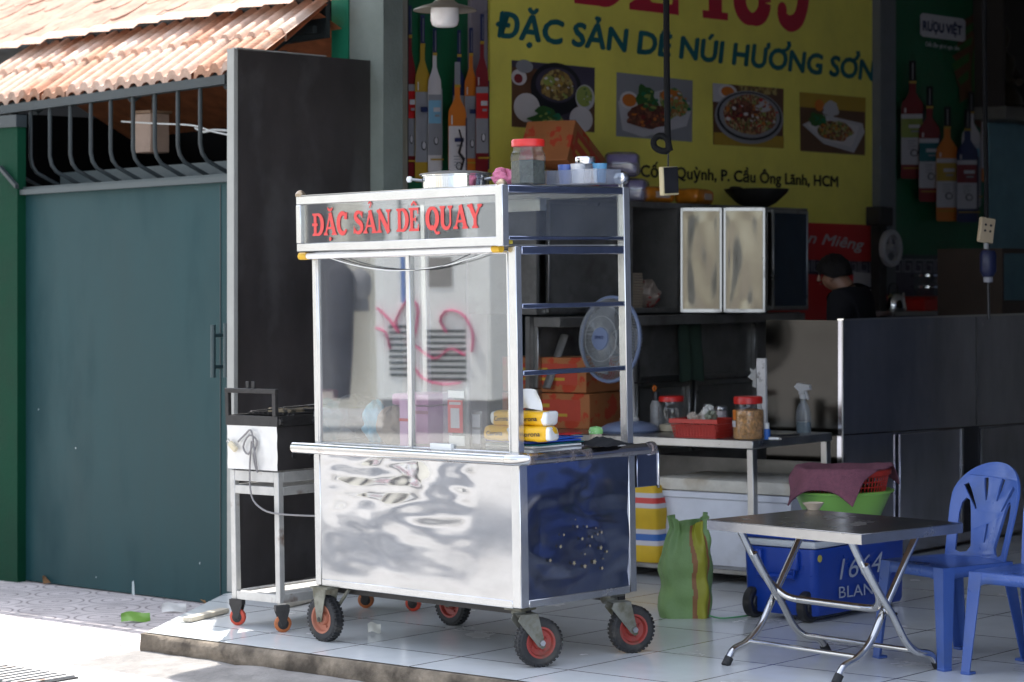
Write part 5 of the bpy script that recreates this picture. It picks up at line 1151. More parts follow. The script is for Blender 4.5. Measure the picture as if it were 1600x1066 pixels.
# desk fan
def fan():
    M_ = on(MT, TT(984, .27), .27, TZ)
    t = thing('desk_fan', 'white and pale blue desk fan facing the cart from the work table', 'fan', M_)
    BL = mat('pale_blue_plastic', (.15, .19, .30), .35); WH = mat('fan_white', (.62, .62, .60), .4); WIRE = mat('fan_wire', (.36, .38, .39), .4, .3)
    mb = MB(); mb.lathe([(0, 0), (.155, 0), (.165, .012), (.155, .03), (.12, .048), (.05, .062), (0, .064)], seg=40); mb.build('base', BL, t)
    mb = MB(); mb.lathe([(.05, .06), (.055, .075), (.038, .085), (.030, .20), (.026, .34), (0, .345)], seg=24); mb.build('column', WH, t)
    H = Matrix.Translation((-.045, -.10, .515)) @ Matrix.Rotation(R(-8), 4, 'Z') @ Matrix.Rotation(R(90), 4, 'X') @ Matrix.Rotation(R(-4), 4, 'X')
    # local z of H points to -y of the table frame = toward the street
    mb = MB(); mb.lathe([(0, -.20), (.05, -.195), (.075, -.16), (.078, -.08), (.06, -.05), (0, -.05)], M=H, seg=28); mb.tube([H @ Vector((0, -.03, -.12)), Vector((0, .0, .33))], .03); mb.build('motor_housing', WH, t)
    RG = .232
    mb = MB(); n = 60; mb.tube([H @ Vector((RG*math.cos(2*math.pi*k/n), RG*math.sin(2*math.pi*k/n), 0)) for k in range(n)], .011, closed=True, seg=8); mb.build('guard_ring', BL, t)
    mb = MB()
    def spoke(a, front):
        pts = []
        for s_ in range(7):
            u = s_/6; r = .062 + (RG-.062)*u; z = (.075*math.sqrt(max(0, 1-u**3.2)) if front else -.075*math.sqrt(max(0, 1-u**3.2)))
            aa = a + (.55*(1-u) if front else -.3*(1-u)); pts.append(H @ Vector((r*math.cos(aa), r*math.sin(aa), z)))
        mb.tube(pts, .0015, seg=4, cap=False)
    for k in range(84): spoke(2*math.pi*k/84, True)
    for rr, z in ((.125, .074), (.185, .062)): mb.tube([H @ Vector((rr*math.cos(2*math.pi*k/48), rr*math.sin(2*math.pi*k/48), z)) for k in range(48)], .0022, closed=True, seg=4)
    o = mb.build('front_guard', WIRE, t)
    mb = MB()
    for k in range(60): spoke(2*math.pi*k/60, False)
    mb.build('rear_guard', WIRE, t)
    mb = MB(); mb.lathe([(.066, .066), (.062, .082), (0, .086)], M=H, seg=32); hb = mb.build('hub_badge', BL, t)
    mb = MB(); me, a, b = text_mesh('SENKO', .03); s_ = .07/(b-a); M2 = H @ Matrix.Translation((-.035-a*s_, .0, .0875)) @ Matrix.Diagonal((s_, s_, 1, 1)); mb.mesh(me, M2, 0); mb.build('badge_text', NAVY, hb, smooth=0)
    for k in range(3):
        mb = MB(); a0 = k*2*math.pi/3
        def bl_(i, j):
            r = .04 + .155*j/9; a = a0 + (i/9-.5)*1.35*(1-.15*j/9); return H @ Vector((r*math.cos(a), r*math.sin(a), .012*(i/9-.5)*4*.6))
        mb.grid(10, 10, bl_, 0); mb.build('blade', mat('fan_blade', (.09, .10, .115), .3), t, smooth=60)
fan()
for k in range(2):
    carton(on(MT, TT(880, .50), .50, TZ + .205*k, 4 - 3*k), ('lower printed carton of the two stacked behind the fan', 'upper printed carton of the two stacked behind the fan')[k], .62, .34, .20, 'cartons behind the fan')
# red basket
def lattice_basket(mb, sx, sy, sz, fl, nx, nz, th, round_=False, y0=0):
    """openwork side walls"""
    def P(u, v):
        k = fl + (1-fl)*v
        if round_: a = 2*math.pi*u; return Vector((math.cos(a)*sx/2*k, math.sin(a)*sy/2*k, sz*v))
        pr = u*4 % 4; s_ = int(pr); f = pr - s_; c = [(-1, -1), (1, -1), (1, 1), (-1, 1), (-1, -1)]
        return Vector(((c[s_][0]*(1-f)+c[s_+1][0]*f)*sx/2*k, (c[s_][1]*(1-f)+c[s_+1][1]*f)*sy/2*k, sz*v))
    for i in range(nx): mb.tube([P(i/nx, 0), P(i/nx, .5), P(i/nx, 1)], th, seg=4, cap=False)
    for j in range(nz+1):
        n = 4*12; mb.tube([P(i/n, j/nz) for i in range(n)], th if 0 < j < nz else th*1.8, seg=5, closed=True)
t = thing('red_basket', 'small rectangular red plastic basket of sachets on the work table', 'basket', on(MT, TT(1097, .10), .12, TZ, 2))
mb = MB(); lattice_basket(mb, .30, .20, .095, .86, 56, 6, .0022); mb.box(-.125, .125, -.083, .083, 0, .004)
mb.box(-.155, .155, -.104, -.098, .078, .10); mb.box(-.155, .155, .098, .104, .078, .10); mb.box(-.155, -.149, -.098, .098, .078, .10); mb.box(.149, .155, -.098, .098, .078, .10)
mb.build('basket_body', DKRED, t)
mb = MB(); mb.box(-.125, .125, -.085, .085, .006, .07); mb.build('red_lining', DKRED, t)
for k, (x, y, c) in enumerate(((-.07, .0, (.42, .36, .30)), (-.02, .03, (.5, .46, .40)), (.03, .0, (.55, .55, .52)), (.06, -.02, (.2, .22, .16)))):
    o = bag(on(MT, TT(1097, .10)+x, .12+y, TZ+.072, 20*k), ('crumpled beige sachet at the left in the red basket', 'pale sachet standing behind the beige one in the red basket', 'white napkin sticking up from the red basket', 'dull green sachet at the right in the red basket')[k], 'sachet', 'sachet', mat('sachet', c, .5, var=.2, bump=.4, bsc=40), .075, .04, (.06, .07, .10, .07)[k], 40+k, .012, 18)
lidjar(on(MT, TT(1168, .075), .085, TZ), 'large clear jar of brown nuts with a red lid at the table corner', .082, .19, REDP, mat('nuts', (.50, .25, .08), .7, var=.5, sc_=60, bump=1, bsc=70), .80, lidh=.034)
jm = on(MT, TT(1168, .075), .085, TZ)
t = thing('jar_label', 'orange and white paper label stuck on the jar of brown nuts', 'label', jm)
for (a0, a1, z0, z1, m) in ((-150, -128, .10, .150, BLK), (-127, -105, .105, .155, ORA), (-150, -106, .066, .098, WHI), (-150, -128, .072, .080, NAVY)):
    mb = MB(); rr = .0835 if m is not NAVY else .0842; mb.grid(8, 2, lambda i, j: (rr*math.cos(R(a0+(a1-a0)*i/7)), rr*math.sin(R(a0+(a1-a0)*i/7)), z0+(z1-z0)*j), 0); mb.build('label_field', m, t, smooth=0)
lidjar(on(MT, TT(1050, .42), .42, TZ), 'clear jar with a red lid and a little flour behind the red basket', .075, .17, REDP, mat('flour', (.50, .42, .28), .9), .22, lidh=.026)
def shaker(px, y, h, c, label, r=.028):
    t = thing('spice_shaker', label, 'shaker', on(MT, TT(px, y), y, TZ))
    mb = MB(); mb.lathe([(0, 0), (r, 0), (r, h*.82), (r*.9, h*.85)], seg=20); mb.build('shaker_body', mat('shaker_fill', c, .3, var=.3, sc_=30), t)
    mb = MB(); mb.lathe([(r*.98, h*.83), (r*1.02, h*.86), (r*1.0, h*.95), (r*.8, h), (0, h*1.01)], seg=20); mb.build('cap', STEELD, t)
    mb = MB(); mb.lathe([(r*1.01, h*.2), (r*1.01, h*.6)], seg=20); mb.build('wrapper_label', mat('shaker_label', (.32, .22, .20), .5, var=.4, sc_=40), t)
shaker(1108, .44, .155, (.28, .20, .06), 'amber spice shaker with a steel cap left of the grey shaker'); shaker(1128, .40, .15, (.30, .26, .26), 'grey spice shaker with a pinkish label behind the red basket', .032)
t = thing('squeeze_bottle', 'grey bottle with a black neck and orange tip beside the fan base', 'bottle', on(MT, TT(1026, .45), .45, TZ))
mb = MB(); mb.lathe([(0, 0), (.032, 0), (.034, .01), (.034, .14), (.02, .17)], seg=24); mb.build('bottle_body', mat('grey_bottle', (.36, .36, .36), .35, var=.3, sc_=20), t)
mb = MB(); mb.lathe([(.022, .165), (.022, .20), (.018, .215), (0, .216)], seg=16); mb.build('neck', BLACKP, t)
mb = MB(); mb.tube([(0, -.012 + .012*math.cos(a), .235 + .014*math.sin(a)) for a in [k*math.pi/6 for k in range(12)]], .005, closed=True); mb.build('pull_ring', C('ring_orange', (.7, .18, .02)), t)
t = thing('paper_roll_stand', 'chipped white upright post with a bracket beside the jar of nuts', 'post', on(MT, TT(1192, .40), .40, TZ))
mb = MB(); mb.box(-.030, .030, -.01, .01, 0, .41, bv=.004); mb.build('post_board', mat('chipped_white', (.52, .51, .50), .7, var=.2, dirt=(.2, .19, .18), dsc=12, dth=(.55, .62)), t)
mb = MB(); mb.prism([(-.05, .29), (-.085, .31), (-.06, .33), (-.07, .36), (-.045, .345), (-.03, .36), (-.03, .25), (-.055, .26)], -.013, -.005); mb.build('bracket', mat('bracket_grey', (.30, .30, .29), .6), t)
t = thing('blue_cap_tube', 'small blue capped tube right behind the jar of nuts', 'tube', on(MT, TT(1199, .12), .12, TZ))
mb = MB(); mb.lathe([(0, 0), (.017, 0), (.017, .05), (.014, .055), (0, .055)], seg=16); mb.build('cap', C('tube_blue', (.02, .12, .45)), t); mb = MB(); mb.lathe([(.012, .055), (.012, .085), (0, .087)], seg=14); mb.build('tube_body', WHITEP, t)
t = thing('phone', 'black phone lying flat near the right edge of the work table', 'phone', on(MT, -.08, .40, TZ, 60))
mb = MB(); mb.box(-.075, .075, -.037, .037, 0, .009, bv=.003); mb.build('phone_body', BLACKP, t); mb = MB(); mb.box(-.07, .07, -.034, .034, .0092, .0096); mb.build('screen', mat('screen_glass', (.01, .01, .012), .08), t)
t = thing('lighter', 'white lighter lying in front of the phone on the work table', 'lighter', on(MT, TT(1204, .05), .10, TZ, 10))
mb = MB(); mb.box(-.04, .02, -.011, .011, 0, .014, bv=.004); mb.build('lighter_body', WHITEP, t); mb = MB(); mb.box(.02, .036, -.010, .010, .001, .013, bv=.002); mb.build('lighter_head', STEELD, t)
t = thing('spray_bottle', 'hazy spray bottle with white trigger standing in for a reflection on the counter end', 'spray bottle', on(MT, TT(1256, .62), .62, TZ, 180))
HZM = glass('mirrored_bottle_haze', (.85, .9, .92), .06, .15, haze=.22, hazec=(.5, .52, .54))  # haze imitates a bottle's faint reflection in the steel
mb = MB(); mb.lathe([(0, 0), (.042, 0), (.045, .01), (.045, .10), (.036, .14), (.018, .17), (.016, .19)], seg=24, sy=.7); mb.build('bottle_body', HZM, t)
mb = MB(); mb.lathe([(0, .004), (.040, .004), (.042, .01), (.042, .06), (0, .061)], seg=24, sy=.68); mb.build('liquid', mat('blue_liquid', (.12, .17, .19), .3), t)
mb = MB(); mb.lathe([(.019, .185), (.02, .21), (.012, .215), (0, .215)], seg=16); mb.prism([(-.05, .235), (-.045, .26), (.03, .27), (.05, .25), (.02, .225), (.02, .21), (-.012, .21), (-.012, .23)], -.012, .012); mb.prism([(-.02, .232), (-.012, .232), (-.03, .18), (-.037, .185)], -.006, .006); mb.build('trigger_head', mat('trigger_white', (.5, .5, .5), .4), t)
# under the table
t = thing('white_ice_box', 'white ice box with a thick stained foam lid under the work table', 'ice box', on(MT, TT(1035, .20)+.45, .36, .081))
IB = mat('white_box', (.62, .64, .70), .45, var=.08, dirt=(.45, .45, .46), dsc=4, dth=(.55, .8))
mb = MB(); mb.prism([(-.40, 0), (.40, 0), (.43, .37), (-.43, .37)], -.22, .22); mb.box(-.44, .44, -.232, -.22, .35, .385, bv=.004); mb.build('box_body', IB, t)
mb = MB(); mb.box(-.445, .445, -.235, .235, .388, .455, bv=.012, seg=2); mb.build('foam_lid', mat('foam_lid', (.60, .57, .50), .8, var=.15, bump=.4, bsc=40, dirt=(.35, .27, .17), dsc=4, dth=(.5, .75)), t)
t = thing('striped_bag', 'yellow woven bag with red white and blue stripes behind the cart', 'bag', on(MT, TT(1012, .13)-.05, .14, .081, 2))
BYM = mat('yellow_woven', (.60, .38, .01), .55, var=.1, bump=.15, bsc=200)
for k, (z0, z1, m) in enumerate(((0, .09, BYM), (.09, .115, WHI), (.115, .15, C('stripe_blue', (.01, .10, .36))), (.15, .175, WHI), (.175, .29, BYM), (.29, .315, WHI), (.315, .345, C('stripe_red', (.55, .03, .02))), (.345, .37, WHI), (.37, .41, BYM))):
    mb = MB(); bul = lambda z: .012*math.sin(z*28) + .008
    mb.grid(44, 6, lambda i, j: ((lambda z, a: (math.copysign(abs(math.cos(a))**.3, math.cos(a))*(.17-.03*z/.5+bul(z)*.6), math.copysign(abs(math.sin(a))**.3, math.sin(a))*(.10-.02*z/.5+bul(z)*.6), z))(z0+(z1-z0)*j/5, 2*math.pi*i/44)), 0, cu=True); mb.build('woven_band', m, t, smooth=60)
mb = MB(); mb.box(-.14, .14, -.075, .075, .406, .411); mb.build('top_fold', BYM, t)
# ------------------------------------------------------------------ sack, cooler, basin
p = flr(1074, 966); Ms = mat_at(p.x, p.y + .06, -8)
t = thing('green_sack', 'green woven sack with brown and yellow stripes standing on the floor', 'sack', Ms)
def sackp(i, j, r_=1.0):
    a = 2*math.pi*i/200; v = j/30; prof = [1, 1.04, 1.05, 1.0, .96, .98, 1.0, .93, .80, .66, .72][min(10, int(v*10))]; pr2 = [1, 1.04, 1.05, 1.0, .96, .98, 1.0, .93, .80, .66, .72][min(10, int(v*10)+1)]
    f = v*10-int(v*10); k = prof*(1-f)+pr2*f
    n = .022*noise.noise(Vector((math.cos(a)*1.6, math.sin(a)*1.6, v*5))) + (.02*math.sin(a*9+v*3)*max(0, v-.6)*2)
    c, s_ = math.cos(a), math.sin(a); ex = .6
    x = (math.copysign(abs(c)**ex, c)*.122*k + c*n)*r_ + .03*(v-.6)*(v > .6); y = (math.copysign(abs(s_)**ex, s_)*.085*k + s_*n)*r_
    z = .50*v + (.022*math.sin(a*2+1)+.008*math.sin(a*5))*max(0, v-.8)*5
    return (x, y, z*.93)
mb = MB(); V = mb.grid(200, 31, sackp, 0, cu=True)
for f in mb.bm.faces:
    c = f.calc_center_median(); a = math.degrees(math.atan2(c.y/.085, c.x/.122)); a += c.z*9
    f.material_index = 1 if (-72 < a < -63 or -34 < a < -24) else (2 if -63 <= a <= -34 else 0)
mb.build('sack_body', [mat('green_weave', (.20, .33, .12), .55, var=.12, bump=.25, bsc=160, stretch=(1, 1, .5)), mat('brown_stripe', (.28, .12, .05), .6), mat('yellow_green_weave', (.34, .33, .03), .55, var=.12, bump=.25, bsc=160)], t, smooth=70)
mb = MB(); mb.tube(bez([(.11, -.06, .012), (.17, -.10, .006), (.24, -.06, .006), (.30, .0, .006), (.36, .02, .006)], 24), .004); mb.build('tie_string', C('string_green', (.10, .35, .15)), t)
p = flr(1275, 975); MK = mat_at(p.x, p.y, 47.5)
t = thing('blue_cooler', 'large blue wheeled cooler box with white rim and pale lettering under the table', 'cooler', MK)
CB = mat('cooler_blue', (.008, .05, .33), .3, var=.1); KX = .745; KY = .41; KH = .40
mb = MB()
def kb(i, j):
    z = [.03, .05, .34][j]; k = [.012, .0, -.012][j]; c = [(0, 0), (KX, 0), (KX, KY), (0, KY)]
    pts = []
    for n, (cx, cy) in enumerate(c):
        for a in range(5):
            th = R([180, 270, 0, 90][n] + 22.5*a); rr = .04; ox = cx + (rr if cx == 0 else -rr); oy = cy + (rr if cy == 0 else -rr); pts.append((ox + rr*math.cos(th), oy + rr*math.sin(th)))
    x, y = pts[i]; mx, my = KX/2, KY/2
    return (mx + (x-mx)*(1-k*2), my + (y-my)*(1-k*2), z)
V = mb.grid(20, 3, kb, 0, cu=True); mb.bm.faces.new([V[i][0] for i in range(20)][::-1]); mb.bm.faces.new([V[i][2] for i in range(20)]); mb.build('cooler_body', CB, t, smooth=50)
def slab(name, z0, z1, gr, m, bvv=.012):
    mb = MB(); mb.box(-gr, KX+gr, -gr, KY+gr, z0, z1, bv=bvv, seg=2); mb.build(name, m, t)
slab('white_rim', .342, .378, .004, mat('cooler_white', (.55, .57, .58), .4)); slab('lid', .379, .425, .008, CB, .015)
TXT = mat('cooler_lettering', (.42, .46, .55), .4)
def cpx(px, py): v = loc(MK, px, py, 1, -.012); return v
mb = MB(); a, b = cpx(1312, 906), cpx(1379, 893); up = cpx(1312, 872)
text(mb, '1664', (a.x, a.z), (b.x, b.z), (up.z-a.z)*1.0, -.0125, 0, -.004, .22); o = mb.build('big_lettering', TXT, t, smooth=0)
mb = MB(); a, b = cpx(1311, 935), cpx(1380, 926); up = cpx(1311, 916); text(mb, 'BLANC', (a.x, a.z), (b.x, b.z), up.z-a.z, -.0125, 0, 0, 0); mb.build('small_lettering', TXT, t, smooth=0)
for zz in (.11, .33):
    pass
for y in (.05, .36):
    A = Matrix.Translation((.012, y, .075)) @ Matrix.Rotation(R(90), 4, 'X')
    mb = MB(); mb.lathe([(0, .025), (.03, .025), (.035, .020), (.060, .025), (.072, .018), (.074, 0), (.072, -.018), (.060, -.025), (0, -.025)], M=A, seg=28); mb.build('wheel', BLACKP, t)
for y in (.10, .31):
    mb = MB(); mb.box(-.035, .0, y-.022, y+.022, .24, .33, bv=.008); mb.build('handle_lug', CB, t)
mb = MB(); mb.tube([(-.022, .10, .26), (-.026, .10, .21), (-.026, .31, .21), (-.022, .31, .26)], .011); mb.build('tow_handle', CB, t)
mb = MB(); p = cpx(1271, 863); p = loc(MK, 1271, 863, 0, -.004)
mb.lathe([(0, .002), (.017, .002), (.017, 0)], M=Matrix.Translation((.02, -.0125, .30)) @ Matrix.Rotation(R(90), 4, 'X'), seg=20); mb.build('round_sticker', C('sticker_yellow', (.55, .45, .08)), t)
cc = MK @ Vector((KX*.52, KY*.52, .425)); pb = at(1317, 765, 11.62)
MB_ = mat_at(pb.x, pb.y, 10, .432)
t = thing('green_basin', 'lime green plastic basin standing on the blue cooler', 'basin', MB_)
mb = MB(); mb.lathe([(0, 0), (.165, 0), (.175, .01), (.232, .135), (.246, .138), (.248, .146), (.236, .150), (.222, .138), (.165, .016), (0, .012)], seg=56); mb.build('basin_body', mat('lime_plastic', (.25, .52, .10), .3, var=.05), t)
t = thing('red_colander', 'round red openwork plastic basket sitting in the green basin', 'basket', MB_ @ Matrix.Translation((.01, 0, .018)))
mb = MB(); lattice_basket(mb, .43, .43, .225, .78, 64, 9, .0032, round_=True); mb.lathe([(.212, .205), (.224, .205), (.226, .228), (.214, .228), (.212, .205)], seg=56); mb.lathe([(0, 0), (.165, 0), (.165, .005), (0, .005)], seg=40); mb.build('basket_body', DKRED, t)
t = thing('vegetables', 'dark green leafy vegetables inside the red round basket', 'vegetables', MB_ @ Matrix.Translation((.01, 0, .03)))
HB = mat('herb_green', (.03, .09, .02), .6, var=.4)
for k in range(60):
    mb = MB() if k == 0 else mb
    a = rg.uniform(0, 6.28); r = .17*math.sqrt(rg.random()); z = .04 + .12*rg.random(); d = Vector((rg.gauss(0, 1), rg.gauss(0, 1), rg.gauss(0, .6))).normalized(); s_ = d.cross(Vector((.3, .2, 1))).normalized(); p = Vector((r*math.cos(a), r*math.sin(a), z))
    mb.poly([p - d*.05, p + s_*.022, p + d*.05, p - s_*.022])
mb.lathe([(0, .01), (.16, .01), (.17, .10), (0, .12)], seg=24)
mb.build('leaf_heap', HB, t)
TOWEL = mat('mauve_towel', (.24, .085, .12), .95, var=.18, sc_=60, bump=1.0, bsc=220)
mb = MB(); NT = 64
TA = R(47)
def tow(i, j):
    u = (i/(NT-1)-.5)*.60; v = (j/(NT-1)-.5)*.47
    x = u*math.cos(TA) - v*math.sin(TA); y = u*math.sin(TA) + v*math.cos(TA); x += -.045; y += -.02
    r = math.hypot(x, y); RB = .228
    z = .256 - .035*max(0, 1-(r/.2)**2) + .006*noise.noise(Vector((u*9, v*9, 1)))
    if r > RB:
        ex = r - RB; hr = RB + ex*.42 + .016*math.sin(math.atan2(y, x)*7+1)*min(1, ex*9); z -= ex*.88; x, y = x/r*hr, y/r*hr
    z += .010*math.sin(u*16+v*8)*.6 + .010*noise.noise(Vector((u*8, v*8, 4)))
    return (x + .01, y, z)
mb.grid(NT, NT, tow, 0)
o = mb.build('mauve_towel', TOWEL, M=MB_, smooth=80); tag(o, 'mauve terry towel draped over the red basket and basin', 'towel')
so_ = o.modifiers.new('thick', 'SOLIDIFY'); so_.thickness = .007; so_.offset = 1

# ------------------------------------------------------------------ folding table and dish
A1 = flr(1108, 808, .60 + .002); MF = mat_at(.821, 10.07, -50.8)
FPX = lambda px, py, ax=1, v=0.0: loc(MF, px, py, ax, v)
FW, FD, FZ = .865, .60, .600
t = thing('folding_table', 'low folding table with a stainless top and crossed chrome legs', 'folding table', MF)
mb = MB(); mb.box(0, FW, 0, FD, FZ-.004, FZ, bv=.0015)
mb.box(0, FW, 0, .003, FZ-.042, FZ-.0041); mb.box(0, FW, FD-.003, FD, FZ-.042, FZ-.0041); mb.box(0, .003, .003, FD-.003, FZ-.042, FZ-.0041); mb.box(FW-.003, FW, .003, FD-.003, FZ-.042, FZ-.0041)
mb.build('table_top', mat('table_steel', (.42, .415, .41), .24, 1.0, var=.14, sc_=6, rv=.1, dirt=(.20, .17, .14), dsc=6, dth=(.60, .82)), t)
mb = MB(); mb.box(.01, FW-.01, .01, FD-.01, FZ-.03, FZ-.006); mb.build('underside', WOOD, t)
r_ = .0155
xa, xb = .115, .735
# inner U frame
mb = MB(); mb.tube(bez([(xa, .07, .575), (xa, .155, .44), (xa+.005, .235, .335), (xa+.06, .275, .275), (xa+.13, .285, .262)], 30) + bez([(xb-.13, .285, .262), (xb-.05, .275, .272), (xb-.005, .24, .33), (xb, .155, .44), (xb, .07, .575)], 30), r_, seg=12); mb.build('brace_frame', CHROME, t)
for x in (xa, xb):
    xo = x + .027
    mb = MB(); mb.tube(bez([(xo, .13, .46), (xo, .20, .355), (xo, .29, .24), (xo, .36, .135), (xo, .43, .085), (xo, .51, .065), (xo, .555, .012)], 40), r_, seg=12); lg = mb.build('leg', CHROME, t)
    mb = MB(); mb.tube([(xo, .54, .032), (xo, .562, .0)], r_*1.25, seg=12); mb.build('rubber_foot', RUBBER, lg)
    xi = x - .03
    mb = MB(); mb.tube(bez([(xi, .52, .575), (xi, .42, .43), (xi, .30, .26), (xi, .22, .145), (xi, .14, .085), (xi, .06, .06), (xi, .02, .012)], 40), r_, seg=12); lg = mb.build('leg', CHROME, t)
    mb = MB(); mb.tube([(xi, .034, .03), (xi, .012, .0)], r_*1.25, seg=12); mb.build('rubber_foot', RUBBER, lg)
    mb = MB(); mb.tube([(xi-.014, .295, .252), (xo+.014, .295, .252)], .006); mb.build('pivot', IRON, t)
    for y in (.07, .52):
        mb = MB(); mb.box(x-.035, x+.035, y-.02, y+.02, FZ-.036, FZ-.015, bv=.002); mb.build('hinge_plate', STEELD, t)
mb = MB(); mb.tube([(xa-.03, .145, .088), (xb-.03, .145, .088)], .010, seg=10); mb.build('cross_tube', CHROME, t)
mb = MB(); mb.tube([(xa+.027, .42, .09), (xb+.027, .42, .09)], .010, seg=10); mb.build('cross_tube', CHROME, t)
p = FPX(1271, 797, 2, FZ)
mb = MB(); mb.lathe([(0, .004), (.020, .004), (.022, 0), (.025, .0), (.043, .026), (.047, .030), (.044, .031), (.024, .008), (0, .007)], seg=36)
tag(mb.build('sauce_dish', mat('beige_ceramic', (.52, .42, .31), .25), M=on(MF, p.x, p.y, FZ+.001), smooth=50), 'small beige sauce dish on the folding table', 'dish')

# ------------------------------------------------------------------ plastic chairs
PLB = mat('blue_chair_plastic', (.05, .108, .35), .30, var=.10, sc_=3, dirt=(.075, .115, .24), dsc=5, dth=(.55, .8))
def chair(M, label):
    t = thing('plastic_chair', label, 'chair', M, 'blue plastic chairs at the folding table')
    W2, D2, SH = .20, .19, .415
    # seat with rounded front and apron
    mb = MB(); n = 16
    mb.grid(n+1, n+1, lambda i, j: ((i/n-.5)*2*W2*(1-.06*j/n), (j/n-.5)*2*D2, SH - .008*math.sin(math.pi*i/n)*math.sin(math.pi*j/n) - .012*max(0, 1-j/2)**2), 0)
    mb.build('seat', PLB, t, smooth=60)
    def apron(p, q):
        mb = MB(); m_ = 24
        def f(i, j):
            u = i/m_; x = p[0]+(q[0]-p[0])*u; y = p[1]+(q[1]-p[1])*u; e = min(u, 1-u); drop = .045 + .055*max(0, 1-e/.22)**2
            return (x, y, SH - .002 - drop*j)
        mb.grid(m_+1, 2, f, 0); o = mb.build('apron', PLB, t, smooth=60); sd = o.modifiers.new('s', 'SOLIDIFY'); sd.thickness = .006
    c = [(-W2, -D2), (W2, -D2), (W2*.94, D2), (-W2*.94, D2)]
    for k in range(4): apron(c[k], c[(k+1) % 4])
    for k, (x, y) in enumerate(c):
        sx, sy = (1 if x > 0 else -1), (1 if y > 0 else -1); mb = MB()
        spx, spy = sx*.028, sy*(.028 if sy < 0 else .06)
        def leg(i, j):
            v = j/8; z = (SH-.004)*(1-v); ox, oy = x + spx*v, y + spy*v; wd = .062 - .022*v; th = .006
            pr = [(0, wd), (0, 0), (wd, 0), (wd, th), (th, th), (th, wd)]
            a, b = pr[i]; return (ox - sx*a, oy - sy*b, z)
        V = mb.grid(6, 9, leg, 0, cu=True); mb.bm.faces.new([V[i][8] for i in range(6)])
        mb.box(x+spx-sx*.044, x+spx+sx*.002, y+spy-sy*.044, y+spy+sy*.002, .0, .012, bv=.003)
        mb.build('leg', PLB, t, smooth=40)
    # back: arch with side windows and a fan of slots
    H0, H1 = 0.0, .415
    out = []
    def outer(): 
        L_ = [(-.185, H0), (-.190, .10), (-.195, .22)] + [(.195*math.cos(R(a)), .25 + .165*math.sin(R(a))) for a in range(172, 6, -8)] + [(.195, .22), (.190, .10), (.185, H0)]
        return L_
    def win(s_): return [(s_*.145, .03), (s_*.150, .12), (s_*.152, .19), (s_*.146, .235), (s_*.130, .255), (s_*.112, .245), (s_*.100, .20), (s_*.085, .12), (s_*.072, .05), (s_*.09, .025), (s_*.12, .02)]
    loops = [outer(), win(1), win(-1)]
    for a in (-29, -10, 10, 29):
        q = []
        ca, sa = math.sin(R(a)), math.cos(R(a)); r0, r1 = (.175 if abs(a) < 20 else .15), .285
        if abs(a) < 5: q = [(-.006, .21), (-.016, .345), (-.008, .36), (.008, .36), (.016, .345), (.006, .21)]
        else:
            for rr, w_ in ((r0, .004), (r1-.05, .011), (r1-.01, .011)): q.append((ca*rr*1.05 - sa*w_, .08 + sa*rr*.98 + ca*w_))
            for rr, w_ in ((r1-.01, .011), (r1-.05, .011), (r0, .004)): q.append((ca*rr*1.05 + sa*w_, .08 + sa*rr*.98 - ca*w_))
        loops.append(q)
    loops.append([(-.005, .07), (-.006, .15), (.006, .15), (.005, .07)])
    me = outline_mesh(loops, .0)
    mb = MB(); mb.mesh(me, Matrix.Rotation(R(90), 4, 'X'), 0)
    bmesh.ops.triangulate(mb.bm, faces=mb.bm.faces[:]); bmesh.ops.subdivide_edges(mb.bm, edges=[e for e in mb.bm.edges if e.calc_length() > .05], cuts=2, use_grid_fill=False)
    bmesh.ops.triangulate(mb.bm, faces=mb.bm.faces[:])
    for v in mb.bm.verts:
        x, z = v.co.x, v.co.z
        v.co = Vector((x*(1+.10*z/.4), D2 - .02 + .28*z*.95*.95 - 1.3*x*x + .02, SH - .01 + z*.97))
    o = mb.build('backrest', PLB, t, smooth=60); sd = o.modifiers.new('s', 'SOLIDIFY'); sd.thickness = .012; sd.offset = 0
    bv = o.modifiers.new('b', 'BEVEL'); bv.width = .0025; bv.segments = 2; bv.limit_method = 'ANGLE'
    return t
A = flr(1387, 1031); B = flr(1473, 1049); CY = -60
def chair_at(px, py, label, yaw=CY, sx=1):
    p = flr(px, py); Mx = mat_at(0, 0, yaw); off = Mx.to_3x3() @ Vector((.225*sx, -.218, 0)); return chair(mat_at(p.x-off.x, p.y-off.y, yaw), label)
chair_at(1474, 1050, 'blue plastic chair with a fan-slotted back next to the folding table'); chair_at(1502, 1054, 'blue plastic chair cut off by the right edge of the picture', -47, -1)

# ------------------------------------------------------------------ steel counter
MCo = Matrix.Translation((1.81, 13.23, 0)) @ Matrix.Rotation(R(51), 4, 'Z')
OP = lambda px, py, ax=1, v=0.0: loc(MCo, px, py, ax, v)
OZ = OP(1318, 501).z; o2 = OP(1598, 492); osl = (o2.z-OZ)/o2.x; om = OP(1318, 680).z; om2 = OP(1598, 662); oms = (om2.z-om)/om2.x
t = thing('steel_counter', 'tall stainless steel serving counter hiding the person at the back', 'counter', MCo)
STEELC = mat('counter_steel', (.56, .56, .62), .13, .96, var=.25, sc_=2.5, rv=.06, bump=.03, bsc=6, stretch=(1, 1, .4))
LX = 3.2
mb = MB(); mb.prism([(0, om+.004), (LX, om+oms*LX+.004), (LX, OZ+osl*LX), (0, OZ)], 0, .03); mb.build('front_sheet', STEELC, t)
mb = MB(); mb.prism([(.006, .05), (LX, .09), (LX, om+oms*LX-.004), (.006, om-.004)], .012, .04); mb.build('lower_sheet', STEELC, t)
wl = loc(MCo, 1197, 600, 0, 0).y
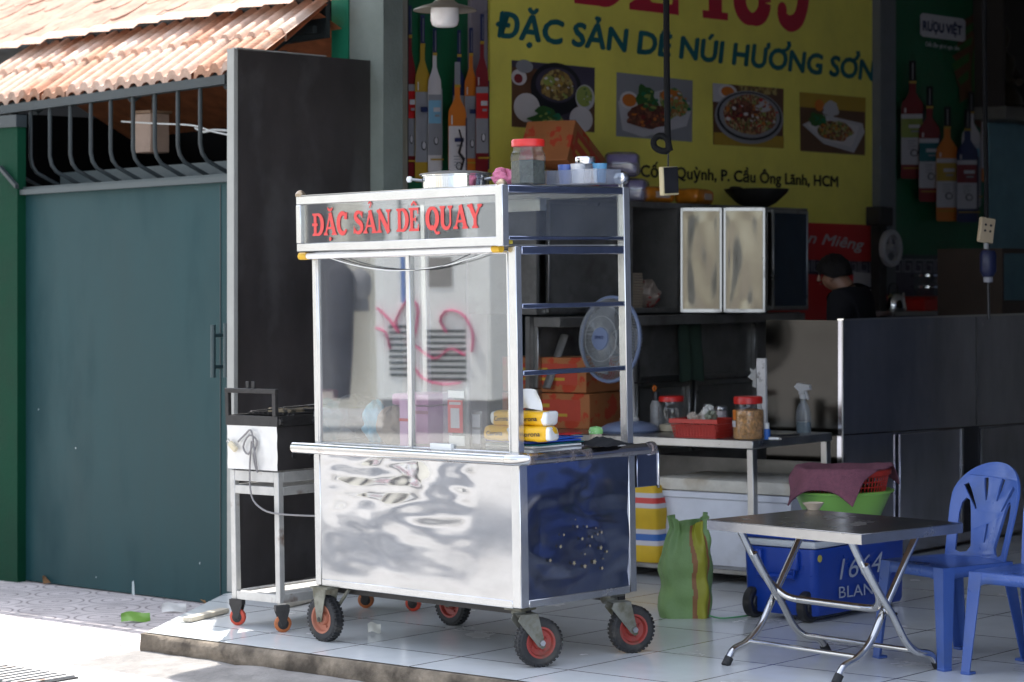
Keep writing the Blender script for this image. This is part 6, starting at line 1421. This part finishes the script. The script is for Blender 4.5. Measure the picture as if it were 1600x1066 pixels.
mb = MB(); mb.box(-.002, .028, .031, wl, om+.004, OZ); mb.box(.004, .028, .041, wl, .03, om-.004); mb.build('end_sheet', mat('counter_end_steel', (.045, .043, .04), .12, 1.0, var=.12, sc_=4, rv=.06), t)
mb = MB(); mb.box(.03, LX, .05, .5, OZ-.30, OZ-.27); mb.build('inner_shelf', STEELK, t)
mb = MB(); mb.box(-.004, .006, -.004, .006, .04, OZ+.002, bv=.002); mb.build('corner_trim', STEELD, t)
mb = MB(); mb.prism([(0, OZ-.001), (LX, OZ+osl*LX-.001), (LX, OZ+osl*LX+.010), (0, OZ+.010)], -.004, .034); mb.build('top_trim', STEEL, t)
a, b = OP(1500, 760), OP(1531, 760)
mb = MB(); mb.box(a.x, b.x, .004, .011, .12, om-.02); mb.build('slot_shade_plate', BLACKP, t)  # black plate stands in for the shade inside the door slot
for px0, px1, op in ((1404, 1500, 0), (1531, 1640, 0)):
    a, b = OP(px0, 760).x, OP(px1, 760).x; mb = MB(); mb.box(a, b, -.012, .003, .13, om+oms*a-.015, bv=.003); d_ = mb.build('door_leaf', STEELC, t)
    mb = MB(); e = b if px0 < 1450 else a; mb.box(e-.012, e+.012, -.020, -.013, .13, om+oms*a-.015, bv=.002); mb.build('door_edge', STEELD, d_)
mb = MB(); mb.box(0.01, LX, .02, .06, .0, .05); mb.build('plinth', BLACKP, t)
for fx in (.02, .95, 1.6, 2.3, 3.1):
    for fz in (OZ-.05, om+.05):
        mb = MB(); mb.lathe([(0, -.004), (.007, -.003), (.009, 0)], M=Matrix.Translation((fx, -.001, fz + osl*fx)) @ Matrix.Rotation(R(90), 4, 'X'), seg=10); mb.build('rivet', STEELD, t)
mb = MB(); mb.box(1.52, 1.528, -.0025, .002, om+oms*1.52+.01, OZ+osl*1.52-.004); mb.build('sheet_joint', BLACKP, t)
# shelf at the back wall with bottles
t = thing('back_shelf', 'narrow steel shelf along the wall behind the counter', 'shelf', MW)
p = WP(1440, 486, -.30); SZ = p.z; mb = MB(); mb.box(WP(1372, 486, -.3).x, WP(1640, 486, -.3).x, -.42, .04, SZ-.03, SZ, bv=.003); mb.build('shelf_board', STEELD, t)
for k in range(3): mb = MB(); x = WP(1385, 486, -.3).x + k*1.3; mb.box(x, x+.03, -.38, -.35, 0, SZ-.031); mb.build('leg', STEELK, t)
SX = lambda px: WP(px, 470, -.2).x
t = thing('red_container', 'red rectangular plastic container on the back shelf', 'container', on(MW, SX(1440), -.22, SZ))
mb = MB(); mb.box(-.16, .16, -.09, .09, 0, .09, bv=.01); mb.build('container_body', REDP, t); mb = MB(); mb.box(-.17, .17, -.10, .10, .091, .105, bv=.004); mb.build('rim', DKRED, t)
for k in range(2):
    t = thing('glass_bowl', ('lower glass bowl with a steel rim on the red container', 'upper glass bowl with a steel rim on the red container')[k], 'bowl', on(MW, SX(1447), -.22, SZ+.106+.085*k), 'glass bowls on the red container')
    mb = MB(); mb.lathe([(0, .0), (.10, .0), (.125, .06), (.118, .06), (.095, .008), (0, .008)], seg=32); mb.build('bowl_body', CLEARP, t); mb = MB(); mb.lathe([(.10, .061), (.13, .062), (.13, .078), (0, .08)], seg=32); mb.build('lid', STEEL, t)
t = thing('water_bottle', 'clear plastic water bottle with a blue label on the back shelf', 'bottle', on(MW, SX(1481), -.18, SZ))
mb = MB(); mb.lathe([(0, 0), (.045, 0), (.048, .02), (.044, .10), (.048, .16), (.046, .22), (.02, .28), (.018, .29)], seg=24); mb.build('bottle_body', CLEARP, t); mb = MB(); mb.lathe([(.0485, .19), (.0485, .235)], seg=24); mb.build('bottle_label', C('bottle_label', (.12, .28, .45)), t); mb = MB(); mb.lathe([(.019, .285), (.019, .31), (0, .31)], seg=16); mb.build('cap', SKYB, t)
t = thing('kettle', 'small steel kettle at the left end of the back shelf', 'kettle', on(MW, SX(1392), -.22, SZ))
mb = MB(); mb.lathe([(0, 0), (.09, 0), (.10, .02), (.085, .10), (.05, .13), (0, .14)], seg=28); mb.build('kettle_body', STEEL, t); mb = MB(); mb.tube([(.08, 0, .07), (.13, 0, .10), (.15, 0, .13)], [.02, .014, .010]); mb.build('spout', STEEL, t); mb = MB(); mb.tube(bez([(-.07, 0, .11), (-.05, 0, .19), (.05, 0, .19), (.07, 0, .11)], 16), .007); mb.build('handle', BLACKP, t)
# hand wheel on a dark post
p = WP(1392, 388, -.32)
t = thing('spoked_wheel', 'pale spoked pulley wheel on a dark post by the red board', 'wheel', on(MW, p.x, -.32, 0))
A = Matrix.Translation((0, 0, p.z)) @ Matrix.Rotation(R(90), 4, 'X')
mb = MB(); mb.lathe([(.098, .018), (.130, .022), (.136, .0), (.130, -.022), (.098, -.018), (.098, .018)], M=A, seg=40); mb.build('rim', mat('pale_cast_iron', (.40, .40, .42), .5, .3, var=.15), t)
for k in range(3):
    mb = MB(); mb.box(.02, .104, -.016, .016, -.008, .008, M=A @ Matrix.Rotation(R(90+120*k), 4, 'Z')); mb.build('spoke', GREY, t)
mb = MB(); mb.lathe([(0, .035), (.028, .035), (.03, -.03), (0, -.03)], M=A, seg=20); mb.build('hub', GREY, t)
mb = MB(); mb.box(-.05, .05, .06, .14, 0, p.z+.24, bv=.006); mb.box(-.09, .09, .03, .16, p.z+.16, p.z+.30, bv=.01); mb.tube([(0, .02, p.z), (0, .08, p.z)], .02); mb.build('machine_post', IRON, t)
# brown box at the right edge
p = OP(1582, 440, 1, .9)
t = thing('brown_cabinet', 'dark brown cabinet corner with a red top item at the right picture edge', 'cabinet', MCo)
mb = MB(); x = OP(1566, 440, 1, .9).x; z1 = OP(1566, 388, 1, .9).z; mb.box(x, x+.6, .9, 1.4, 0, z1-.36); mb.box(x, x+.025, .9, 1.4, z1-.36, z1); mb.box(x+.025, x+.6, .9, 1.4, z1-.03, z1); mb.box(x+.025, x+.6, 1.37, 1.4, z1-.36, z1-.03); mb.build('cabinet_body', mat('dark_brown_board', (.06, .04, .03), .5), t)
t = thing('red_white_tub', 'red lidded white tub in the brown cabinet at the right edge', 'tub', on(MCo, x+.14, 1.1, z1-.36))
mb = MB(); mb.lathe([(0, 0), (.09, 0), (.10, .12), (0, .12)], seg=24); mb.build('tub_body', mat('tub_grey', (.3, .3, .32), .5), t); mb = MB(); mb.lathe([(.104, .118), (.106, .165), (0, .17)], seg=24); mb.build('lid', REDP, t)
# ------------------------------------------------------------------ person
def skin(name, joints, bones, m, parent, sub=2):
    me = bpy.data.meshes.new(name); me.from_pydata([j[0] for j in joints], bones, []); o = bpy.data.objects.new(name, me); col.objects.link(o)
    sk = o.modifiers.new('skin', 'SKIN'); sk.use_smooth_shade = True
    for i, j in enumerate(joints):
        r = j[1] if isinstance(j[1], tuple) else (j[1], j[1]); me.skin_vertices[0].data[i].radius = r
    me.skin_vertices[0].data[0].use_root = True
    ss = o.modifiers.new('sub', 'SUBSURF'); ss.levels = sub; ss.render_levels = sub
    me2 = bpy.data.meshes.new_from_object(o.evaluated_get(bpy.context.evaluated_depsgraph_get())); bpy.data.objects.remove(o)
    me2.materials.clear(); me2.materials.append(m)
    for p in me2.polygons: p.use_smooth = True
    o = bpy.data.objects.new(name, me2); col.objects.link(o); o.parent = parent; return o
hp = at(1316, 440, 14.2); MPn = mat_at(hp.x + .10, hp.y + .02, -112)          # faces local -y
t = thing('person', 'person with short dark hair in a black shirt working with head bowed behind the counter', 'person', MPn)
SK = mat('skin', (.15, .075, .045), .5, var=.08); HAIR = mat('black_hair', (.006, .005, .005), .7, spec=.15, bump=.6, bsc=90); SHIRT = mat('black_shirt', (.010, .010, .012), .95, spec=.1, bump=.3, bsc=30); TRS = mat('dark_trousers', (.03, .03, .035), .9)
S = (hp.z - MPn.translation.z - 1.49)                                         # head centre offset
Z = lambda z: z + S*min(1, z/1.5)
body = skin('body', [((0, 0, Z(.93)), (.15, .11)), ((0, -.01, Z(1.12)), (.145, .105)), ((0, -.02, Z(1.30)), (.17, .115)), ((0, -.03, Z(1.40)), (.10, .08)), ((0, -.05, Z(1.46)), .055), ((0, -.12, Z(1.50)), (.075, .085)), ((0, -.15, Z(1.56)), (.07, .085)),
    ((.17, -.03, Z(1.36)), .065), ((.24, -.06, Z(1.12)), .048), ((.20, -.26, Z(1.02)), .036), ((.17, -.33, Z(1.0)), .034),
    ((-.17, -.03, Z(1.36)), .065), ((-.24, -.06, Z(1.12)), .048), ((-.20, -.26, Z(1.02)), .036), ((-.17, -.33, Z(1.0)), .034),
    ((.09, 0, Z(.84)), .085), ((.10, -.01, Z(.48)), .058), ((.10, .02, Z(.09)), .042), ((.11, -.12, Z(.04)), .038), ((-.09, 0, Z(.84)), .085), ((-.10, -.01, Z(.48)), .058), ((-.10, .02, Z(.09)), .042), ((-.11, -.12, Z(.04)), .038)],
    [(0, 1), (1, 2), (2, 3), (3, 4), (4, 5), (5, 6), (2, 7), (7, 8), (8, 9), (9, 10), (2, 11), (11, 12), (12, 13), (13, 14), (0, 15), (15, 16), (16, 17), (17, 18), (0, 19), (19, 20), (20, 21), (21, 22)], SK, t)
skin('shirt', [((0, 0, Z(.90)), (.17, .13)), ((0, -.01, Z(1.12)), (.165, .122)), ((0, -.02, Z(1.32)), (.20, .14)), ((0, -.03, Z(1.41)), (.15, .12)), ((0, -.05, Z(1.45)), (.085, .08)), ((.20, -.03, Z(1.39)), .09), ((.24, -.05, Z(1.18)), .07), ((-.20, -.03, Z(1.39)), .09), ((-.25, -.05, Z(1.18)), .07)],
    [(0, 1), (1, 2), (2, 3), (3, 4), (2, 5), (5, 6), (2, 7), (7, 8)], SHIRT, t)
skin('trousers', [((0, 0, Z(.92)), (.16, .12)), ((.09, 0, Z(.84)), .10), ((.10, -.01, Z(.48)), .075), ((.10, .02, Z(.12)), .06), ((-.09, 0, Z(.84)), .10), ((-.10, -.01, Z(.48)), .075), ((-.10, .02, Z(.12)), .06)], [(0, 1), (1, 2), (2, 3), (0, 4), (4, 5), (5, 6)], TRS, t)
hc = Vector((0, -.135, Z(1.535)))
mb = MB()
def hair(i, j):
    a = 2*math.pi*i/40; v = j/16; th = v*math.pi*.62; front = max(0, -math.sin(a))
    th *= (1 - .38*front); r = 1 + .10*noise.noise(Vector((math.cos(a)*4, math.sin(a)*4, v*6)))+.04*noise.noise(Vector((math.cos(a)*14, math.sin(a)*14, v*20)))
    d = Vector((math.cos(a)*math.sin(th)*.088, math.sin(a)*math.sin(th)*.105, math.cos(th)*.108))*r
    return hc + Matrix.Rotation(R(14), 3, 'X') @ d + Vector((0, .012, .012))
mb.grid(40, 17, hair, 0, cu=True); mb.build('hair', HAIR, t, smooth=80)
mb = MB(); f0 = hc + Vector((0, -.078, -.02)); mb.lathe([(0, -.026), (.015, -.018), (.010, .01), (0, .032)], M=Matrix.Translation(f0), seg=12); mb.build('nose', SK, t)
for s_ in (-1, 1):
    mb = MB(); mb.lathe([(0, .010), (.018, .006), (.022, 0), (.012, -.006), (0, -.006)], M=Matrix.Translation(hc + Vector((s_*.076, .012, -.01))) @ Matrix.Rotation(R(90*s_), 4, 'Y') @ Matrix.Scale(1.5, 4, (1, 0, 0)), seg=14); mb.build('ear', SK, t)
    mb = MB(); mb.lathe([(0, .008), (.011, .003), (.012, 0), (0, -.006)], M=Matrix.Translation(hc + Vector((s_*.030, -.066, .012))) @ Matrix.Rotation(R(90), 4, 'X'), seg=12); mb.build('eye', BLACKP, t)
mb = MB(); mb.box(-.024, .024, -.003, .003, -.004, .004, bv=.002, M=Matrix.Translation(hc + Vector((0, -.066, -.058)))); mb.build('mouth', mat('lips', (.22, .08, .06), .5), t)
for s_ in (-1, 1):                                                             # hands: palm, four fingers and a thumb resting on the inner shelf
    w0 = Vector((s_*.17, -.33, Z(1.0)))
    J = [(w0, .028), (w0 + Vector((0, -.05, -.008)), (.036, .018)), (w0 + Vector((0, -.085, -.012)), (.040, .015))]; Bn = [(0, 1), (1, 2)]
    for k in range(4):
        ox = (k-1.5)*.019; L_ = (.062, .075, .070, .055)[k]; b = w0 + Vector((ox, -.090, -.014)); n0 = len(J)
        J += [(b, .0085), (b + Vector((ox*.1, -L_*.5, -.006)), .008), (b + Vector((ox*.15, -L_*.85, -.026)), .007)]; Bn += [(2, n0), (n0, n0+1), (n0+1, n0+2)]
    n0 = len(J); J += [(w0 + Vector((-s_*.038, -.055, -.012)), .010), (w0 + Vector((-s_*.055, -.085, -.020)), .009)]; Bn += [(1, n0), (n0, n0+1)]
    skin('hand', J, Bn, SK, t, 1)

# ------------------------------------------------------------------ across the street (seen mirrored in the glass and the steel)
Nn = MC.to_3x3() @ Vector((0, -1, 0)); Pp = MC @ Vector((-.6, .009, 1.3))
def mirror(px, py, L_):
    r = ray(px, py); tt = (Pp-CAM).dot(Nn)/r.dot(Nn); h = CAM + r*tt; rr = (r - 2*r.dot(Nn)*Nn).normalized(); return h + rr*L_
cA, cB = mirror(592, 620, 13.5), mirror(766, 620, 13.5)
d = (cB - cA); d.z = 0; wdt = d.length; gzz = mirror(640, 625, 13.5).z
Mx = Matrix.Translation((cA.x, cA.y, PAVE_H)) @ Matrix.Rotation(math.atan2(d.y, d.x), 4, 'Z')
t = thing('electrical_cabinet', 'white kerbside electrical cabinet with pink graffiti across the street', 'electrical cabinet', Mx)
top = mirror(640, 300, 13.5).z - PAVE_H + .3
EC = mat('cabinet_white', (.80, .80, .77), .45, var=.05)
cs = (Mx.inverted() @ CAM).y; sg = -1 if (Mx.inverted() @ (MC @ Vector((-.6, 0, 1)))).y < 0 else 1
mb = MB(); mb.box(-.02, wdt+.02, 0, -sg*.55, gzz-PAVE_H, top, bv=.01); mb.build('cabinet_body', EC, t)
mb = MB(); mb.box(.03, wdt-.03, -sg*.02, -sg*.5, 0, gzz-PAVE_H-.001); mb.build('plinth', mat('grey_plinth', (.25, .25, .25), .8), t)
ef = sg*.004
def ecx(px): v = Mx.inverted() @ mirror(px, 500, 13.5); return v.x
def ecz(py): return mirror(680, py, 13.5).z - PAVE_H
DKS = mat('louver_dark', (.03, .035, .035), .6)
for (a, b, z0, z1) in ((668, 728, 512, 596), (610, 638, 505, 590), (566, 622, 330, 378), (676, 742, 330, 376)):
    mb = MB(); n = 9; za, zb2 = ecz(z1), ecz(z0)
    for k in range(n): z = za + (zb2-za)*(k+.2)/n; mb.box(ecx(a), ecx(b), sg*.001, sg*.012, z, z + (zb2-za)/n*.42)
    mb.build('louver_vent', DKS, t)
mb = MB(); xm = ecx(646); mb.box(xm-.012, xm+.012, sg*.001, sg*.006, gzz-PAVE_H+.03, top-.03); mb.build('door_gap', DKS, t)
mb = MB(); mb.box(ecx(672), ecx(708), sg*.001, sg*.01, ecz(448), ecz(402)); mb.build('paper_notice', mat('grey_notice', (.28, .26, .24), .7), t)
mb = MB(); mb.box(ecx(630), ecx(636), sg*.001, sg*.01, ecz(472), ecz(400)); mb.build('blue_sticker', C('sticker_blue', (.1, .2, .5)), t)
GRAF = mat('pink_spray_paint', (.70, .10, .24), .6)
for pts in (((592, 480), (612, 500), (626, 520), (622, 500), (640, 470), (655, 480), (650, 520), (640, 540)), ((590, 512), (605, 520), (612, 545)), ((700, 520), (690, 500), (702, 485), (725, 492), (740, 520), (738, 550)), ((640, 560), (660, 590), (690, 600), (720, 598)), ((650, 540), (680, 560), (705, 545), (728, 555))):
    mb = MB(); mb.tube(bez([(ecx(a), sg*.014, ecz(b)) for a, b in pts], 40), .030, seg=6, flat=.25); mb.build('graffiti_stroke', GRAF, t)
# cream house front with dark clothes and a cap behind it
w0, w1 = mirror(440, 600, 17), mirror(860, 600, 17); d = w1-w0; d.z = 0
Mw = Matrix.Translation((w0.x, w0.y, PAVE_H)) @ Matrix.Rotation(math.atan2(d.y, d.x), 4, 'Z'); sgw = -1 if (Mw.inverted() @ (MC @ Vector((-.6, 0, 1)))).y < 0 else 1
t = thing('cream_house_front', 'sunlit cream house front across the street with a dark doorway', 'house', Mw)
mb = MB(); mb.box(-6, d.length+1.2, 0, -sgw*.3, 0, 5.5); mb.build('wall', CREAM, t)
def hx(px): return (Mw.inverted() @ mirror(px, 500, 17)).x
mb = MB(); mb.box(hx(766), hx(803), sgw*.002, sgw*.03, 0, 3.2); mb.build('dark_doorway', mat('doorway_dark', (.05, .055, .055), .7), t)
mb = MB(); mb.box(hx(500), hx(532), sgw*.002, sgw*.03, .2, 2.6); mb.build('window_shutter', mat('grey_shutter', (.10, .10, .11), .6), t)
Mk = Mw @ Matrix.Translation((hx(545), sgw*.20, 0))
hzf = lambda py: mirror(545, py, 17).z - PAVE_H
t = thing('hanging_coat', 'dark grey coat hanging on the cream house front across the street', 'coat', Mk)
mb = MB(); mb.lathe([(0, hzf(408)), (.06, hzf(410)), (.16, hzf(425)), (.17, hzf(470)), (.15, hzf(540)), (.10, hzf(620)), (0, hzf(622))], seg=24, sy=.5); mb.build('coat_body', mat('grey_coat', (.05, .05, .06), .9), t)
t = thing('grey_hat', 'grey hat hanging beside the dark coat across the street', 'hat', Mw @ Matrix.Translation((hx(572), sgw*.12, hzf(445))))
mb = MB(); mb.lathe([(0, .06), (.10, .05), (.15, 0), (.14, -.01), (0, .0)], M=Matrix.Rotation(R(-90*sgw), 4, 'X'), seg=24, sy=1.25); mb.build('crown', mat('grey_cap', (.22, .22, .23), .8), t)
mb = MB(); mb.box(-.10, .10, -.02, .02, -.30, -.16, bv=.01); mb.build('brim', mat('grey_cap_brim', (.16, .16, .17), .8), t)
# houses along the far side of the street, behind the camera
Mh = Matrix.Translation((pe0.x, pe0.y, PAVE_H)) @ Matrix.Rotation(R(BY), 4, 'Z')
for k, (x0, x1, h, c, lb) in enumerate(((-9, 0, 6.5, (.55, .50, .42), 'beige three storey house front across the street'), (0.3, 8, 8, (.42, .44, .46), 'grey house front across the street'), (8.3, 16, 6, (.38, .44, .52), 'pale blue house front across the street'))):
    t = thing('street_house', lb, 'house', Mh)
    HM = mat('house_paint', c, .8, var=.1); mb = MB(); mb.box(x0, x1, -19, -18, 0, h); mb.build('wall', HM, t)
    for q in range(3):
        xx = x0 + (x1-x0)*(q+.5)/3; mb = MB(); mb.box(xx-.8, xx+.8, -17.99, -17.95, .2 if q == 1 else 1.2, 2.6); mb.build('shutter' if q == 1 else 'window', mat('house_opening', (.08, .09, .10), .3), t)
        mb = MB(); mb.box(xx-.7, xx+.7, -17.99, -17.95, 3.8, 5.2); mb.build('window', mat('house_window', (.10, .13, .16), .2), t)

# unseen tree added left of the picture, for shade and variety in the cart's reflections
tp = (-6.6, 12.6); t = thing('added_shade_tree', 'leafy unseen tree added beyond the left picture edge for its shade', 'tree', mat_at(tp[0], tp[1], 0, PAVE_H))
mb = MB(); mb.tube(bez([(0, 0, 0), (.05, .03, 1.2), (-.05, .0, 2.6), (.05, .1, 4.2)], 16), [.16-.006*k for k in range(17)][:17] if False else .13, seg=12)
for k in range(6):
    a = k*1.05; mb.tube(bez([(0, 0, 3.0+.2*k), (.8*math.cos(a), .8*math.sin(a), 4.2+.2*k), (1.7*math.cos(a+.2), 1.7*math.sin(a+.2), 5.0+.3*k)], 10), .05, seg=7)
mb.build('trunk', mat('bark', (.14, .11, .085), .9, var=.3, bump=.8, bsc=30), t)
mb = MB(); rt = random.Random(11)
for k in range(2600):
    c = k % 14; rc_ = random.Random(c); cx, cy, cz = rc_.uniform(-1.9, 1.9), rc_.uniform(-1.7, 1.7), rc_.uniform(4.0, 6.6)
    p = Vector((cx + rt.gauss(0, .42), cy + rt.gauss(0, .42), cz + rt.gauss(0, .30))); d = Vector((rt.gauss(0, 1), rt.gauss(0, 1), rt.gauss(0, .5))).normalized(); s2 = d.cross(Vector((rt.gauss(0, 1), rt.gauss(0, 1), 1))).normalized()
    mb.poly([p - d*.12, p + s2*.05, p + d*.12, p - s2*.05])
mb.build('crown', mat('tree_leaves', (.06, .11, .03), .6, var=.5, sc_=3), t, smooth=0, fixn=False)
